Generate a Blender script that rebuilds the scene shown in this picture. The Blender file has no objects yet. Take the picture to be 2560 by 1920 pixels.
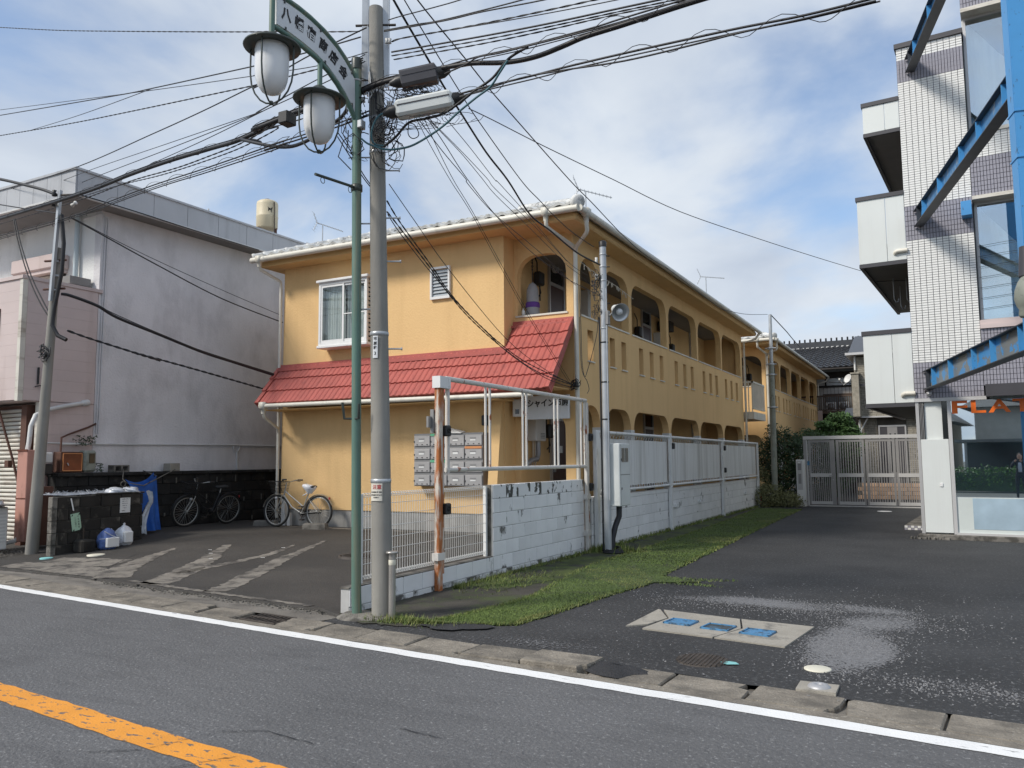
import bpy, math, random
from mathutils import Matrix, Vector
from mathutils.geometry import tessellate_polygon
R = math.radians
random.seed(7)
sc = bpy.context.scene
col = sc.collection

# ---------------- camera, sky, sun, exposure ----------------
cd = bpy.data.cameras.new('camera'); cam = bpy.data.objects.new('camera', cd); col.objects.link(cam)
cd.sensor_width = 36.0; cd.lens = 36.0 * 2005 / 2560; cd.clip_end = 900; cd.clip_start = .05
PITCH, ROLL, YAW, EYE = .095, -.008, .49, 1.6
_f = Vector((-math.sin(YAW)*math.cos(PITCH), math.cos(YAW)*math.cos(PITCH), math.sin(PITCH)))
_r0 = Vector((math.cos(YAW), math.sin(YAW), 0)); _u0 = _r0.cross(_f)
_r = _r0*math.cos(ROLL) + _u0*math.sin(ROLL); _u = -_r0*math.sin(ROLL) + _u0*math.cos(ROLL)
m3 = Matrix((_r, _u, -_f)).transposed()
cam.matrix_world = Matrix.Translation((0, 0, EYE)) @ m3.to_4x4()
sc.camera = cam

SUN = Vector((-.686, -.956, 1.05)).normalized()
sun_el = math.asin(SUN.z); sun_az = math.atan2(SUN.x, SUN.y)
sd = bpy.data.lights.new('sun', 'SUN'); sd.energy = 2.7; sd.angle = R(12); sd.color = (1, .94, .85)
so = bpy.data.objects.new('sun', sd); col.objects.link(so)
so.rotation_euler = (-SUN).to_track_quat('-Z', 'Y').to_euler(); so.location = (-20, -30, 40)

w = bpy.data.worlds.new('World'); sc.world = w; w.use_nodes = True
nt = w.node_tree; N = nt.nodes; L = nt.links
for n in list(N): N.remove(n)
out = N.new('ShaderNodeOutputWorld'); bg = N.new('ShaderNodeBackground'); L.new(bg.outputs[0], out.inputs[0])
sky = N.new('ShaderNodeTexSky'); sky.sky_type = 'NISHITA'; sky.sun_disc = False
sky.sun_elevation = sun_el; sky.sun_rotation = sun_az; sky.air_density = 1.0; sky.dust_density = .6; sky.ozone_density = 1.4
tc = N.new('ShaderNodeTexCoord'); sep = N.new('ShaderNodeSeparateXYZ'); L.new(tc.outputs['Generated'], sep.inputs[0])
def wm(op, a, b, clamp=False):
    n = N.new('ShaderNodeMath'); n.operation = op; n.use_clamp = clamp
    for i, v in enumerate((a, b)):
        if hasattr(v, 'links'): L.new(v, n.inputs[i])
        elif v is not None: n.inputs[i].default_value = v
    return n.outputs[0]
zz = wm('ADD', wm('MAXIMUM', sep.outputs[2], 0.0), .34)
comb = N.new('ShaderNodeCombineXYZ')
L.new(wm('DIVIDE', sep.outputs[0], zz), comb.inputs[0]); L.new(wm('DIVIDE', sep.outputs[1], zz), comb.inputs[1])
comb.inputs[2].default_value = 3.1
def wnoise(scale, detail, rough, dist):
    n = N.new('ShaderNodeTexNoise'); L.new(comb.outputs[0], n.inputs['Vector'])
    n.inputs['Scale'].default_value = scale; n.inputs['Detail'].default_value = detail
    n.inputs['Roughness'].default_value = rough; n.inputs['Distortion'].default_value = dist
    return n.outputs[0]
big = wnoise(1.75, 7, .52, .3); fine = wnoise(3.4, 6, .5, .5)
cov = N.new('ShaderNodeValToRGB'); L.new(wm('ADD', wm('MULTIPLY', big, .8), wm('MULTIPLY', fine, .2)), cov.inputs[0])
cov.color_ramp.elements[0].position = .38; cov.color_ramp.elements[1].position = .57; cov.color_ramp.elements[0].color = (.16,.16,.16,1)
cov.color_ramp.interpolation = 'EASE'
shade = N.new('ShaderNodeValToRGB'); L.new(wnoise(2.6, 5, .5, .4), shade.inputs[0])
shade.color_ramp.elements[0].position = .3; shade.color_ramp.elements[0].color = (3.6, 4.1, 4.9, 1)
shade.color_ramp.elements[1].position = .72; shade.color_ramp.elements[1].color = (5.35, 5.75, 6.2, 1)
blue = N.new('ShaderNodeMix'); blue.data_type = 'RGBA'; blue.blend_type = 'MULTIPLY'; blue.inputs[0].default_value = 1
L.new(sky.outputs[0], blue.inputs[6]); blue.inputs[7].default_value = (1.05, 1.12, 1.18, 1)
mx = N.new('ShaderNodeMix'); mx.data_type = 'RGBA'
L.new(cov.outputs[0], mx.inputs[0]); L.new(blue.outputs[2], mx.inputs[6]); L.new(shade.outputs[0], mx.inputs[7])
L.new(mx.outputs[2], bg.inputs[0]); bg.inputs[1].default_value = .12

sc.view_settings.view_transform = 'Standard'; sc.view_settings.look = 'None'
sc.view_settings.gamma = 1; sc.view_settings.exposure = .32; sc.view_settings.use_curve_mapping = False
sc.cycles.max_bounces = 6

# ---------------- helpers ----------------
WM = {}
class B:
    def __init__(s, T=None): s.v = []; s.f = []; s.sm = []; s.T = T
    def add(s, vs, fs, smooth=False):
        o = len(s.v)
        s.v += [s.T(*p) for p in vs] if s.T else [tuple(p) for p in vs]
        for f in fs: s.f.append([i + o for i in f]); s.sm.append(smooth)
        return s
    def box(s, x0, x1, y0, y1, z0, z1):
        if x0 > x1: x0, x1 = x1, x0
        if y0 > y1: y0, y1 = y1, y0
        if z0 > z1: z0, z1 = z1, z0
        return s.add([(x0,y0,z0),(x1,y0,z0),(x1,y1,z0),(x0,y1,z0),(x0,y0,z1),(x1,y0,z1),(x1,y1,z1),(x0,y1,z1)],
              [(0,3,2,1),(4,5,6,7),(0,1,5,4),(1,2,6,5),(2,3,7,6),(3,0,4,7)])
    def bbox(s, x0, x1, y0, y1, z0, z1, b=.01):
        # box with chamfered edges
        xs, ys, zs = (x0, x1), (y0, y1), (z0, z1)
        V = []; idx = {}
        for i in (0, 1):
            for j in (0, 1):
                for k in (0, 1):
                    for a in range(3):
                        p = [xs[i] + (b if i == 0 else -b), ys[j] + (b if j == 0 else -b), zs[k] + (b if k == 0 else -b)]
                        p[a] = (xs, ys, zs)[a][(i, j, k)[a]]
                        idx[i, j, k, a] = len(V); V.append(tuple(p))
        F = []
        for i in (0, 1):
            q = [(i,0,0,0),(i,1,0,0),(i,1,1,0),(i,0,1,0)]; F.append([idx[t] for t in (q if i else q[::-1])])
            q = [(0,i,0,1),(0,i,1,1),(1,i,1,1),(1,i,0,1)]; F.append([idx[t] for t in (q if i else q[::-1])])
            q = [(0,0,i,2),(1,0,i,2),(1,1,i,2),(0,1,i,2)]; F.append([idx[t] for t in (q if i else q[::-1])])
        for i in (0, 1):
            for j in (0, 1):
                F.append([idx[i,j,0,0], idx[i,j,1,0], idx[i,j,1,1], idx[i,j,0,1]])
                F.append([idx[i,0,j,0], idx[i,1,j,0], idx[i,1,j,2], idx[i,0,j,2]])
                F.append([idx[0,i,j,1], idx[1,i,j,1], idx[1,i,j,2], idx[0,i,j,2]])
                for k in (0, 1): F.append([idx[i,j,k,0], idx[i,j,k,1], idx[i,j,k,2]])
        return s.add(V, F)
    def obox(s, c, size, M):
        hx, hy, hz = size[0]/2, size[1]/2, size[2]/2
        vs = [Vector(c) + M @ Vector(p) for p in [(-hx,-hy,-hz),(hx,-hy,-hz),(hx,hy,-hz),(-hx,hy,-hz),(-hx,-hy,hz),(hx,-hy,hz),(hx,hy,hz),(-hx,hy,hz)]]
        return s.add([tuple(v) for v in vs], [(0,3,2,1),(4,5,6,7),(0,1,5,4),(1,2,6,5),(2,3,7,6),(3,0,4,7)])
    def beam(s, p0, p1, a, b, up=(0,0,1)):
        p0, p1 = Vector(p0), Vector(p1); d = p1 - p0; ln = d.length; d.normalize()
        x = d.cross(Vector(up))
        if x.length < 1e-4: x = Vector((1, 0, 0))
        x.normalize(); z = x.cross(d)
        return s.obox((p0+p1)/2, (a, ln, b), Matrix((x, d, z)).transposed())
    def tube(s, pts, r, n=8, closed=False, caps=True):
        P = [Vector(p) for p in pts]; m = len(P); rings = []
        prev = None
        for i in range(m):
            if closed: t = P[(i+1) % m] - P[i-1]
            else: t = P[min(i+1, m-1)] - P[max(i-1, 0)]
            if t.length < 1e-9: t = Vector((0, 0, 1))
            t.normalize()
            if prev is None:
                a = t.cross(Vector((0, 0, 1)))
                if a.length < 1e-3: a = t.cross(Vector((1, 0, 0)))
            else:
                a = prev - t * prev.dot(t)
                if a.length < 1e-6: a = t.orthogonal()
            a.normalize(); prev = a; b = t.cross(a)
            rr = r[i] if isinstance(r, (list, tuple)) else r
            rings.append([tuple(P[i] + (a*math.cos(2*math.pi*k/n) + b*math.sin(2*math.pi*k/n))*rr) for k in range(n)])
        vs = [v for ring in rings for v in ring]; fs = []
        for i in range(m if closed else m-1):
            j = (i+1) % m
            for k in range(n):
                q = (k+1) % n; fs.append((i*n+k, i*n+q, j*n+q, j*n+k))
        s.add(vs, fs, True)
        if caps and not closed:
            s.add(rings[0], [tuple(range(n))[::-1]]); s.add(rings[-1], [tuple(range(n))])
        return s
    def cyl(s, p0, p1, r0, r1=None, n=16): return s.tube([p0, p1], [r0, r0 if r1 is None else r1], n)
    def lathe(s, prof, c=(0, 0, 0), n=24, M=None):
        vs = []
        for (r, z) in prof:
            for k in range(n):
                p = Vector((r*math.cos(2*math.pi*k/n), r*math.sin(2*math.pi*k/n), z))
                if M is not None: p = M @ p
                vs.append(tuple(p + Vector(c)))
        fs = []
        for i in range(len(prof)-1):
            for k in range(n):
                q = (k+1) % n; fs.append((i*n+k, i*n+q, (i+1)*n+q, (i+1)*n+k))
        return s.add(vs, fs, True)
    def torus(s, c, R_, r, M, n=32, k=8):
        pts = [Vector(c) + M @ Vector((R_*math.cos(2*math.pi*i/n), R_*math.sin(2*math.pi*i/n), 0)) for i in range(n)]
        return s.tube(pts, r, k, True)
    def poly(s, pts): return s.add(pts, [tuple(range(len(pts)))])
    def plate(s, outer, holes, fn, t0, t1):
        # outer/holes: lists of 2D points; fn(a,b,t)->3D
        loops = [outer] + holes
        flat = [p for l in loops for p in l]
        tri = tessellate_polygon([[Vector((p[0], p[1], 0)) for p in l] for l in loops])
        n = len(flat)
        vs = [fn(p[0], p[1], t0) for p in flat] + [fn(p[0], p[1], t1) for p in flat]
        fs = [tuple(t) for t in tri] + [tuple(i+n for i in t[::-1]) for t in tri]
        o = 0
        for l in loops:
            m = len(l)
            for i in range(m):
                j = (i+1) % m; fs.append((o+i, o+j, o+j+n, o+i+n))
            o += m
        s.add(vs, fs); return s
    def mesh(s, name):
        me = bpy.data.meshes.new(name); me.from_pydata(s.v, [], s.f)
        me.polygons.foreach_set('use_smooth', s.sm); me.update(); return me

def link(o, parent=None):
    col.objects.link(o)
    if parent is not None:
        o.parent = parent; o.matrix_parent_inverse = WM[parent.name].inverted()
    return o
def tag(o, label=None, cat=None, group=None, kind=None):
    if label: o['label'] = label
    if cat: o['category'] = cat
    if group: o['group'] = group
    if kind: o['kind'] = kind
    return o
def obj(name, b, m, parent=None, label=None, cat=None, group=None, kind=None):
    me = b.mesh(name) if isinstance(b, B) else b
    if m is not None and not me.materials: me.materials.append(m)
    o = bpy.data.objects.new(name, me); link(o, parent); WM[o.name] = Matrix()
    return tag(o, label, cat, group, kind)
def inst(name, me, parent, loc, rot=None, scale=None, Mx=None):
    o = bpy.data.objects.new(name, me); link(o, parent)
    if Mx is not None: o.matrix_basis = Mx; WM[o.name] = Mx
    else:
        o.location = loc
        if rot: o.rotation_euler = rot
        if scale: o.scale = scale
        WM[o.name] = Matrix.Translation(loc)
    return o
def thing(name, label, cat, loc=(0, 0, 0), group=None):
    o = bpy.data.objects.new(name, None); col.objects.link(o); o.location = loc; o.empty_display_size = .2
    WM[o.name] = Matrix.Translation(loc)
    return tag(o, label, cat, group)
def dup(root, delta, label, group=None, rotz=0):
    def rec(o, par):
        c = o.copy(); col.objects.link(c); WM[c.name] = WM[o.name]
        if par is not None: c.parent = par
        for ch in kids.get(o.name, []): rec(ch, c)
        return c
    kids = {}
    for o in col.objects:
        if o.parent: kids.setdefault(o.parent.name, []).append(o)
    c = rec(root, None); c.location = Vector(root.location) + Vector(delta); c.rotation_euler.z = rotz
    c['label'] = label
    if group: c['group'] = group
    return c
def jit(a): return random.uniform(-a, a)

# ---------------- materials ----------------
MATS = {}
def mat(name, c, rough=.7, var=.12, vs=2.5, bump=0., bs=60., dirt=None, da=0., ds=(3,3,.5), dth=(.5,.7), metal=0., ior=1.5, fleck=None, spec=.5, zdirt=None, ov=0., st=None):
    m = bpy.data.materials.new(name); m.use_nodes = True; nt = m.node_tree; N = nt.nodes; L = nt.links
    p = N['Principled BSDF']; tco = N.new('ShaderNodeTexCoord'); oi = N.new('ShaderNodeObjectInfo'); va = N.new('ShaderNodeVectorMath'); va.operation = 'ADD'; L.new(tco.outputs['Object'], va.inputs[0]); L.new(oi.outputs['Location'], va.inputs[1]); PV = va.outputs[0]
    p.inputs['Roughness'].default_value = rough; p.inputs['Metallic'].default_value = metal
    p.inputs['IOR'].default_value = ior; p.inputs['Specular IOR Level'].default_value = spec
    def noise(scale, det=5, sc3=None, rg=.55):
        n = N.new('ShaderNodeTexNoise'); n.inputs['Scale'].default_value = scale; n.inputs['Detail'].default_value = det; n.inputs['Roughness'].default_value = rg
        if sc3:
            mp = N.new('ShaderNodeMapping'); mp.inputs['Scale'].default_value = sc3; L.new(PV, mp.inputs[0]); L.new(mp.outputs[0], n.inputs['Vector'])
        else: L.new(PV, n.inputs['Vector'])
        return n.outputs[0]
    def ramp(src, a, b, ca, cb):
        r = N.new('ShaderNodeValToRGB'); L.new(src, r.inputs[0]); e = r.color_ramp.elements
        e[0].position = a; e[1].position = b; e[0].color = (*ca, 1); e[1].color = (*cb, 1); return r.outputs[0]
    def mix(f, a, b, mode='MIX'):
        x = N.new('ShaderNodeMix'); x.data_type = 'RGBA'; x.blend_type = mode
        for i, v in ((0, f), (6, a), (7, b)):
            if hasattr(v, 'links'): L.new(v, x.inputs[i])
            elif i == 0: x.inputs[0].default_value = v
            else: x.inputs[i].default_value = (*v, 1)
        return x.outputs[2]
    lo = tuple(max(0, v*(1-var)) for v in c); hi = tuple(min(1, v*(1+var)) for v in c)
    colr = ramp(noise(vs), .3, .7, lo, hi)
    if fleck:
        sc_, th, fc = fleck
        vo = N.new('ShaderNodeTexNoise'); vo.inputs['Scale'].default_value = sc_; vo.inputs['Detail'].default_value = 5; vo.inputs['Roughness'].default_value = .72; L.new(PV, vo.inputs['Vector'])
        colr = mix(ramp(vo.outputs[0], th, th+.1, (0,0,0), (1,1,1)), colr, fc)
        colr = mix(ramp(vo.outputs[0], .3, .42, (.75,.75,.75), (0,0,0)), colr, tuple(v*.35 for v in c))
    if dirt is not None:
        f = ramp(noise(1.0, 6, ds, .62), dth[0], dth[1], (0,0,0), (da,da,da))
        if zdirt:
            sp = N.new('ShaderNodeSeparateXYZ'); L.new(PV, sp.inputs[0])
            mr = N.new('ShaderNodeMapRange'); L.new(sp.outputs[2], mr.inputs[0])
            mr.inputs[1].default_value = zdirt[0]; mr.inputs[2].default_value = zdirt[1]
            mu = N.new('ShaderNodeMath'); mu.operation = 'MULTIPLY'; L.new(f, mu.inputs[0]); L.new(mr.outputs[0], mu.inputs[1]); f = mu.outputs[0]
        colr = mix(f, colr, dirt)
    if st:
        f = ramp(noise(1.0, 5, (st[2], st[2], st[3]), .6), .5, .72, (0,0,0), (st[1],)*3); colr = mix(f, colr, st[0])
    if ov:
        r_ = ramp(oi.outputs['Random'], 0, 1, (1-ov,)*3, (1+ov*.6,)*3); colr = mix(1.0, colr, r_, 'MULTIPLY')
    L.new(colr, p.inputs['Base Color'])
    if bump:
        b = N.new('ShaderNodeBump'); b.inputs['Strength'].default_value = min(1, bump); b.inputs['Distance'].default_value = .012*max(1, bump)
        L.new(noise(bs, 4), b.inputs['Height']); L.new(b.outputs[0], p.inputs['Normal'])
    MATS[name] = m; return m

M = {}
def dm(k, *a, **kw): M[k] = mat(k, *a, **kw)
dm('road_asphalt', (.112,.112,.115), .85, .16, .5, 1.2, 45, dirt=(.075,.075,.078), da=.7, ds=(1.5,5,1), dth=(.5,.75), fleck=(36,.565,(.27,.27,.27)))
dm('lane_asphalt', (.030,.030,.031), .8, .3, .8, 1.6, 32, dirt=(.075,.075,.077), da=.5, ds=(.5,.5,.5), dth=(.5,.8), fleck=(26,.565,(.15,.15,.152)))
dm('lane_gravel', (.10,.10,.105), .9, .3, 3, 1.5, 45, fleck=(55,.55,(.36,.36,.37)), dirt=(.034,.034,.036), da=1, ds=(1.8,1.8,1), dth=(.47,.58))
dm('lot_asphalt', (.050,.045,.040), .8, .25, .8, 1.0, 55, dirt=(.036,.033,.030), da=.8, ds=(.5,.9,.5), dth=(.42,.62), fleck=(36,.58,(.14,.128,.115)))
dm('lot_cement', (.21,.19,.163), .9, .25, 2, .8, 50, dirt=(.062,.056,.051), da=1, ds=(4,4,3), dth=(.44,.62), fleck=(38,.6,(.27,.245,.215)))
dm('strip_concrete', (.17,.155,.135), .9, .25, 1.6, 1.0, 40, dirt=(.08,.074,.065), da=.8, ds=(2,4,2), dth=(.48,.66), fleck=(40,.58,(.29,.27,.24)))
dm('kerb_concrete', (.22,.195,.16), .9, .2, 3, 1.0, 50, dirt=(.10,.09,.076), da=.8, ds=(3,5,3), dth=(.45,.65), fleck=(30,.57,(.36,.33,.28)), ov=.14)
dm('white_paint', (.78,.78,.77), .7, .05, 3, .4, 70, dirt=(.14,.14,.142), da=.95, ds=(5,20,1), dth=(.635,.68))
dm('orange_paint', (.74,.30,.035), .7, .08, 3, .4, 70, dirt=(.13,.12,.11), da=1, ds=(9,22,1), dth=(.575,.60))
dm('soil', (.05,.045,.036), .95, .35, 2, 1, 40, dirt=(.055,.075,.02), da=.9, ds=(1.5,1.5,1), dth=(.48,.62), fleck=(60,.66,(.16,.15,.13)))
dm('far_ground', (.10,.10,.09), .95, .2, .2)
dm('grass', (.115,.165,.034), .7, .3, 1.3)
dm('grass_dry', (.20,.215,.06), .7, .3, 1.3)
dm('moss', (.065,.088,.018), .95, .4, 3, .8, 60, dirt=(.035,.033,.028), da=.9, ds=(2,2,1), dth=(.45,.6))
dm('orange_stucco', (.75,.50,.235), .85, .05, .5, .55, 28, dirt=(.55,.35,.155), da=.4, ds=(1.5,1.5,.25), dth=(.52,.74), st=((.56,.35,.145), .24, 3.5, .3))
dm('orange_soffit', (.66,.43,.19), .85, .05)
dm('red_tile', (.42,.102,.083), .55, .08, 3, .15, 90, dirt=(.27,.066,.058), da=.55, ds=(6,6,3), dth=(.5,.7), ov=.10)
dm('white_roof_tile', (.62,.62,.60), .6, .2, 3, .2, 40, dirt=(.10,.10,.095), da=.9, ds=(5,5,5), dth=(.53,.66), ov=.12)
dm('cream_pipe', (.66,.63,.55), .45, .08, 3, dirt=(.35,.32,.27), da=.4, ds=(4,4,1), dth=(.55,.7))
dm('white_metal', (.74,.74,.73), .4, .05, 3)
dm('foundation', (.34,.33,.31), .9, .15, 3, .4, 50, dirt=(.13,.125,.118), da=.6, ds=(5,5,1.2), dth=(.45,.7), st=((.12,.115,.105), .6, 6, .8))
dm('door_brown', (.075,.035,.03), .4, .06)
dm('dark_glass', (.02,.024,.026), .05, .1, 1, ior=1.6)
dm('room_glass', (.16,.18,.185), .04, .08, 1, ior=1.7)
dm('louvre_glass_sky', (.42,.46,.49), .12, .08, 1, ior=1.7)  # sky reflected in the slats is put into this pale base colour
dm('curtain', (.72,.73,.72), .9, .05, 4)
dm('heater_white', (.68,.68,.66), .5, .05)
dm('black_plastic', (.018,.018,.019), .45, .1)
dm('black_cable', (.014,.014,.017), .5, .1)
dm('ceiling_grey', (.26,.25,.24), .9, .05)
dm('stucco_grey', (.70,.685,.70), .9, .10, .7, 1.1, 22, dirt=(.44,.43,.44), da=.7, ds=(1.2,1.2,.7), dth=(.48,.72), st=((.48,.47,.47), .22, 2.2, .3))
dm('stucco_white', (.76,.76,.75), .9, .06, .7, 1.0, 24, dirt=(.42,.42,.41), da=.5, ds=(1.5,1.5,.3), dth=(.5,.7))
dm('fascia_grey', (.44,.45,.47), .45, .06, 1.5, dirt=(.27,.275,.285), da=.6, ds=(2.5,2.5,.25), dth=(.5,.68))
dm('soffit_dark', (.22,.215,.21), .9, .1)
dm('pink_siding', (.56,.465,.445), .6, .06, 1, .1, 60, dirt=(.36,.27,.24), da=.5, ds=(1.8,1.8,.35), dth=(.52,.72))
dm('shutter', (.62,.59,.52), .5, .08, 2, dirt=(.28,.22,.17), da=.7, ds=(1.2,1.2,5), dth=(.5,.66))
dm('rust_brown', (.10,.045,.03), .8, .25, 4)
dm('pink_column', (.46,.235,.185), .7, .1, 2, dirt=(.16,.075,.055), da=.8, ds=(4,4,1.5), dth=(.55,.68))
dm('conduit_grey', (.58,.58,.57), .5, .06)
dm('black_block', (.020,.019,.018), .95, .5, 3, .8, 40, dirt=(.075,.07,.062), da=.8, ds=(4,4,4), dth=(.58,.70), ov=.3)
dm('mould_block', (.030,.027,.023), .95, .5, 2.2, .8, 40, dirt=(.16,.145,.12), da=.75, ds=(3,3,3), dth=(.56,.68), ov=.3)
dm('mortar_dark', (.012,.012,.012), .95, .3)
dm('mortar_pale', (.13,.125,.11), .95, .3, 4)
dm('white_block', (.79,.79,.79), .8, .07, 2, .3, 60, dirt=(.11,.105,.095), da=.95, ds=(3.2,3.2,2.2), dth=(.615,.66), ov=.06)
dm('white_block_peeling', (.79,.79,.79), .8, .07, 2, .3, 60, dirt=(.07,.068,.06), da=1, ds=(5,5,3), dth=(.545,.57), ov=.06)
dm('white_block_base', (.70,.70,.69), .85, .1, 2, .3, 60, dirt=(.10,.095,.085), da=1, ds=(4,4,3), dth=(.50,.60), ov=.06)
dm('white_block_mortar', (.50,.50,.49), .9, .2, 3)
dm('old_concrete', (.185,.172,.152), .95, .25, 3, .9, 50, dirt=(.055,.052,.045), da=.85, ds=(5,5,5), dth=(.46,.6))
dm('white_sheet', (.76,.76,.745), .55, .04, .6, dirt=(.34,.33,.30), da=.6, ds=(5,5,.22), dth=(.5,.72), ov=.05, st=((.36,.345,.30), .55, 9, .3))
dm('rusty_white', (.66,.63,.585), .6, .08, 3, .2, 60, dirt=(.30,.085,.025), da=1, ds=(9,9,3), dth=(.60,.65))
dm('rusty_post', (.60,.55,.48), .7, .1, 3, .3, 60, dirt=(.40,.13,.035), da=1, ds=(11,11,2.2), dth=(.40,.52))
dm('rust_dark', (.12,.035,.018), .9, .3, 8)
dm('mesh_white', (.74,.74,.72), .5, .04)
dm('concrete_pole', (.265,.255,.23), .85, .14, 1.2, .3, 80, dirt=(.17,.165,.155), da=.6, ds=(5,5,.6), dth=(.48,.66))
dm('green_paint', (.10,.185,.15), .45, .12, 2, dirt=(.29,.23,.14), da=.75, ds=(7,7,.5), dth=(.54,.68), st=((.32,.24,.13), .5, 12, .5))
dm('dark_green_metal', (.042,.052,.045), .4, .15, 3)
dm('lamp_globe', (.74,.75,.76), .25, .03, 1)
dm('sign_white', (.66,.68,.70), .4, .05, 2)
dm('ink_black', (.012,.012,.014), .6, .05)
dm('steel_galv', (.46,.48,.50), .38, .1, 5, metal=.35)
dm('closure_white', (.66,.68,.66), .5, .04)
dm('mail_grey', (.40,.39,.385), .4, .06, 3, ov=.1)
dm('paper_white', (.76,.76,.74), .8, .03)
dm('paper_green', (.40,.58,.42), .8, .05)
dm('green_tape', (.12,.42,.24), .5, .1)
dm('orange_card', (.62,.26,.10), .6, .1)
dm('blue_net', (.012,.10,.42), .6, .2, 6)
dm('clear_bag', (.50,.53,.58), .25, .25, 9)
dm('white_bag', (.74,.75,.78), .35, .08, 9)
dm('bag_blue', (.10,.16,.38), .5, .4, 12)
dm('tyre_black', (.016,.016,.016), .7, .1)
dm('bike_silver', (.42,.42,.40), .35, .08, metal=.6)
dm('bike_black', (.02,.02,.022), .35, .1)
dm('tile_white', (.79,.785,.76), .22, .04, 40, ov=.06)
dm('tile_grey', (.315,.305,.345), .25, .09, 40, ov=.1)
dm('tile_grout', (.06,.065,.08), .9, .1)
dm('panel_white', (.665,.69,.67), .4, .03, .8, st=((.5,.5,.47), .25, 7, .3))
dm('dark_trim', (.055,.052,.058), .45, .1)
dm('soffit_grey', (.205,.19,.175), .9, .06)
dm('alu_grey', (.50,.49,.48), .35, .05, metal=.35)
dm('alu_dark', (.27,.265,.262), .4, .06, metal=.3)
dm('gate_alu', (.30,.29,.285), .4, .06, metal=.2)
dm('gate_light', (.56,.55,.54), .35, .05, metal=.2)
dm('shop_glass', (.03,.055,.07), .015, .05, 1, ior=2.3)
dm('frost_film', (.60,.645,.62), .3, .08, 1.2, ior=1.8)
dm('frost_blue', (.36,.47,.55), .25, .15, 2, ior=1.9)
dm('letter_orange', (.82,.155,.01), .4, .03)
dm('steel_blue', (.065,.285,.60), .42, .06, 2, dirt=(.045,.045,.05), da=.8, ds=(14,14,8), dth=(.63,.66))
dm('steel_blue_peel', (.06,.27,.58), .42, .06, 2, dirt=(.185,.20,.205), da=1, ds=(2.6,2.6,4.5), dth=(.47,.475))
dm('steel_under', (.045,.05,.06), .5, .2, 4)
dm('pot_grey', (.245,.26,.22), .55, .12, 5, dirt=(.11,.11,.09), da=.6, ds=(9,9,9), dth=(.55,.65))
dm('black_tile', (.035,.036,.04), .35, .2, 5, ov=.2)
dm('black_tile_ridge', (.04,.041,.045), .4, .2, 5)
dm('jp_wall', (.58,.54,.49), .85, .05, 1)
dm('jp_plaster', (.70,.69,.66), .85, .04, 1)
dm('wood_brown', (.105,.07,.05), .7, .15, 5)
dm('wood_dark', (.03,.024,.02), .8, .2)
dm('stone_clad', (.31,.285,.235), .9, .25, 8, .8, 40)
dm('stone_gap', (.10,.09,.075), .95, .2)
dm('brick_tan', (.50,.33,.22), .8, .15, 6, ov=.2)
dm('leaf_dark', (.030,.062,.020), .55, .45, 3)
dm('leaf_mid', (.045,.090,.026), .55, .45, 3)
dm('leaf_pine', (.060,.125,.030), .6, .4, 3)
dm('leaf_pale', (.17,.175,.075), .6, .4, 5)
dm('bark', (.06,.045,.033), .95, .3, 6)
dm('tank_cream', (.60,.52,.36), .5, .08, 2, dirt=(.30,.15,.05), da=.7, ds=(5,5,.5), dth=(.6,.72))
dm('lid_blue', (.075,.23,.42), .5, .15, 8, dirt=(.035,.04,.045), da=.9, ds=(8,8,8), dth=(.5,.6))
dm('lid_dark', (.045,.055,.062), .6, .25, 9, .4, 60, dirt=(.08,.2,.32), da=.6, ds=(9,9,9), dth=(.58,.66))
dm('pad_concrete', (.335,.31,.265), .92, .14, 3, .5, 60, dirt=(.12,.115,.105), da=.8, ds=(3,3,3), dth=(.55,.66), fleck=(75,.68,(.1,.1,.1)))
dm('iron', (.055,.045,.038), .7, .3, 8, .5, 40)
dm('cream_disc', (.66,.63,.52), .6, .05)
dm('silver', (.42,.42,.43), .5, .1, metal=.4)
dm('inox', (.42,.40,.37), .32, .12, 3, metal=.6)
dm('fresh_asphalt', (.026,.026,.028), .75, .3, 4, 1.2, 50)
dm('paint_cyan', (.22,.50,.50), .8, .15, 9)
dm('skin', (.45,.27,.19), .6, .05)
dm('cloth_dark', (.02,.022,.03), .9, .2)
dm('cloth_pale', (.48,.52,.60), .9, .1)
dm('wall_beige', (.42,.39,.34), .9, .08)
dm('roof_slate', (.13,.125,.12), .8, .15, 3)
dm('car_white', (.74,.74,.72), .25, .03)
dm('red_plastic', (.45,.05,.05), .5, .1)
dm('laundry_grey', (.36,.37,.39), .9, .1, 6)
dm('purple_cloth', (.14,.06,.30), .9, .1)
dm('reflector_inner', (.55,.56,.56), .3, .06, metal=.5)
dm('pale_blue_pipe', (.50,.57,.60), .4, .05)
dm('rusty_door', (.20,.055,.018), .5, .3, 4)

dm('lawn_soil', (.055,.085,.02), .95, .35, 2, 1, 40, dirt=(.05,.055,.03), da=.8, ds=(2.5,2.5,1), dth=(.5,.65))
dm('pebble_pale', (.215,.215,.22), .9, .25, 30)
dm('pebble_dark', (.12,.12,.125), .9, .3, 30)
m = bpy.data.materials.new('mirror_glass'); m.use_nodes = True; nt = m.node_tree; N = nt.nodes; L = nt.links
gl = N.new('ShaderNodeBsdfGlossy'); gl.inputs['Roughness'].default_value = .012; gl.inputs[0].default_value = (.78,.87,.92,1)
mxs = N.new('ShaderNodeMixShader'); mxs.inputs[0].default_value = .78; N['Principled BSDF'].inputs['Base Color'].default_value = (.03,.06,.08,1); N['Principled BSDF'].inputs['Roughness'].default_value = .3
L.new(N['Principled BSDF'].outputs[0], mxs.inputs[1]); L.new(gl.outputs[0], mxs.inputs[2]); L.new(mxs.outputs[0], N['Material Output'].inputs[0]); M['shop_glass'] = m

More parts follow.
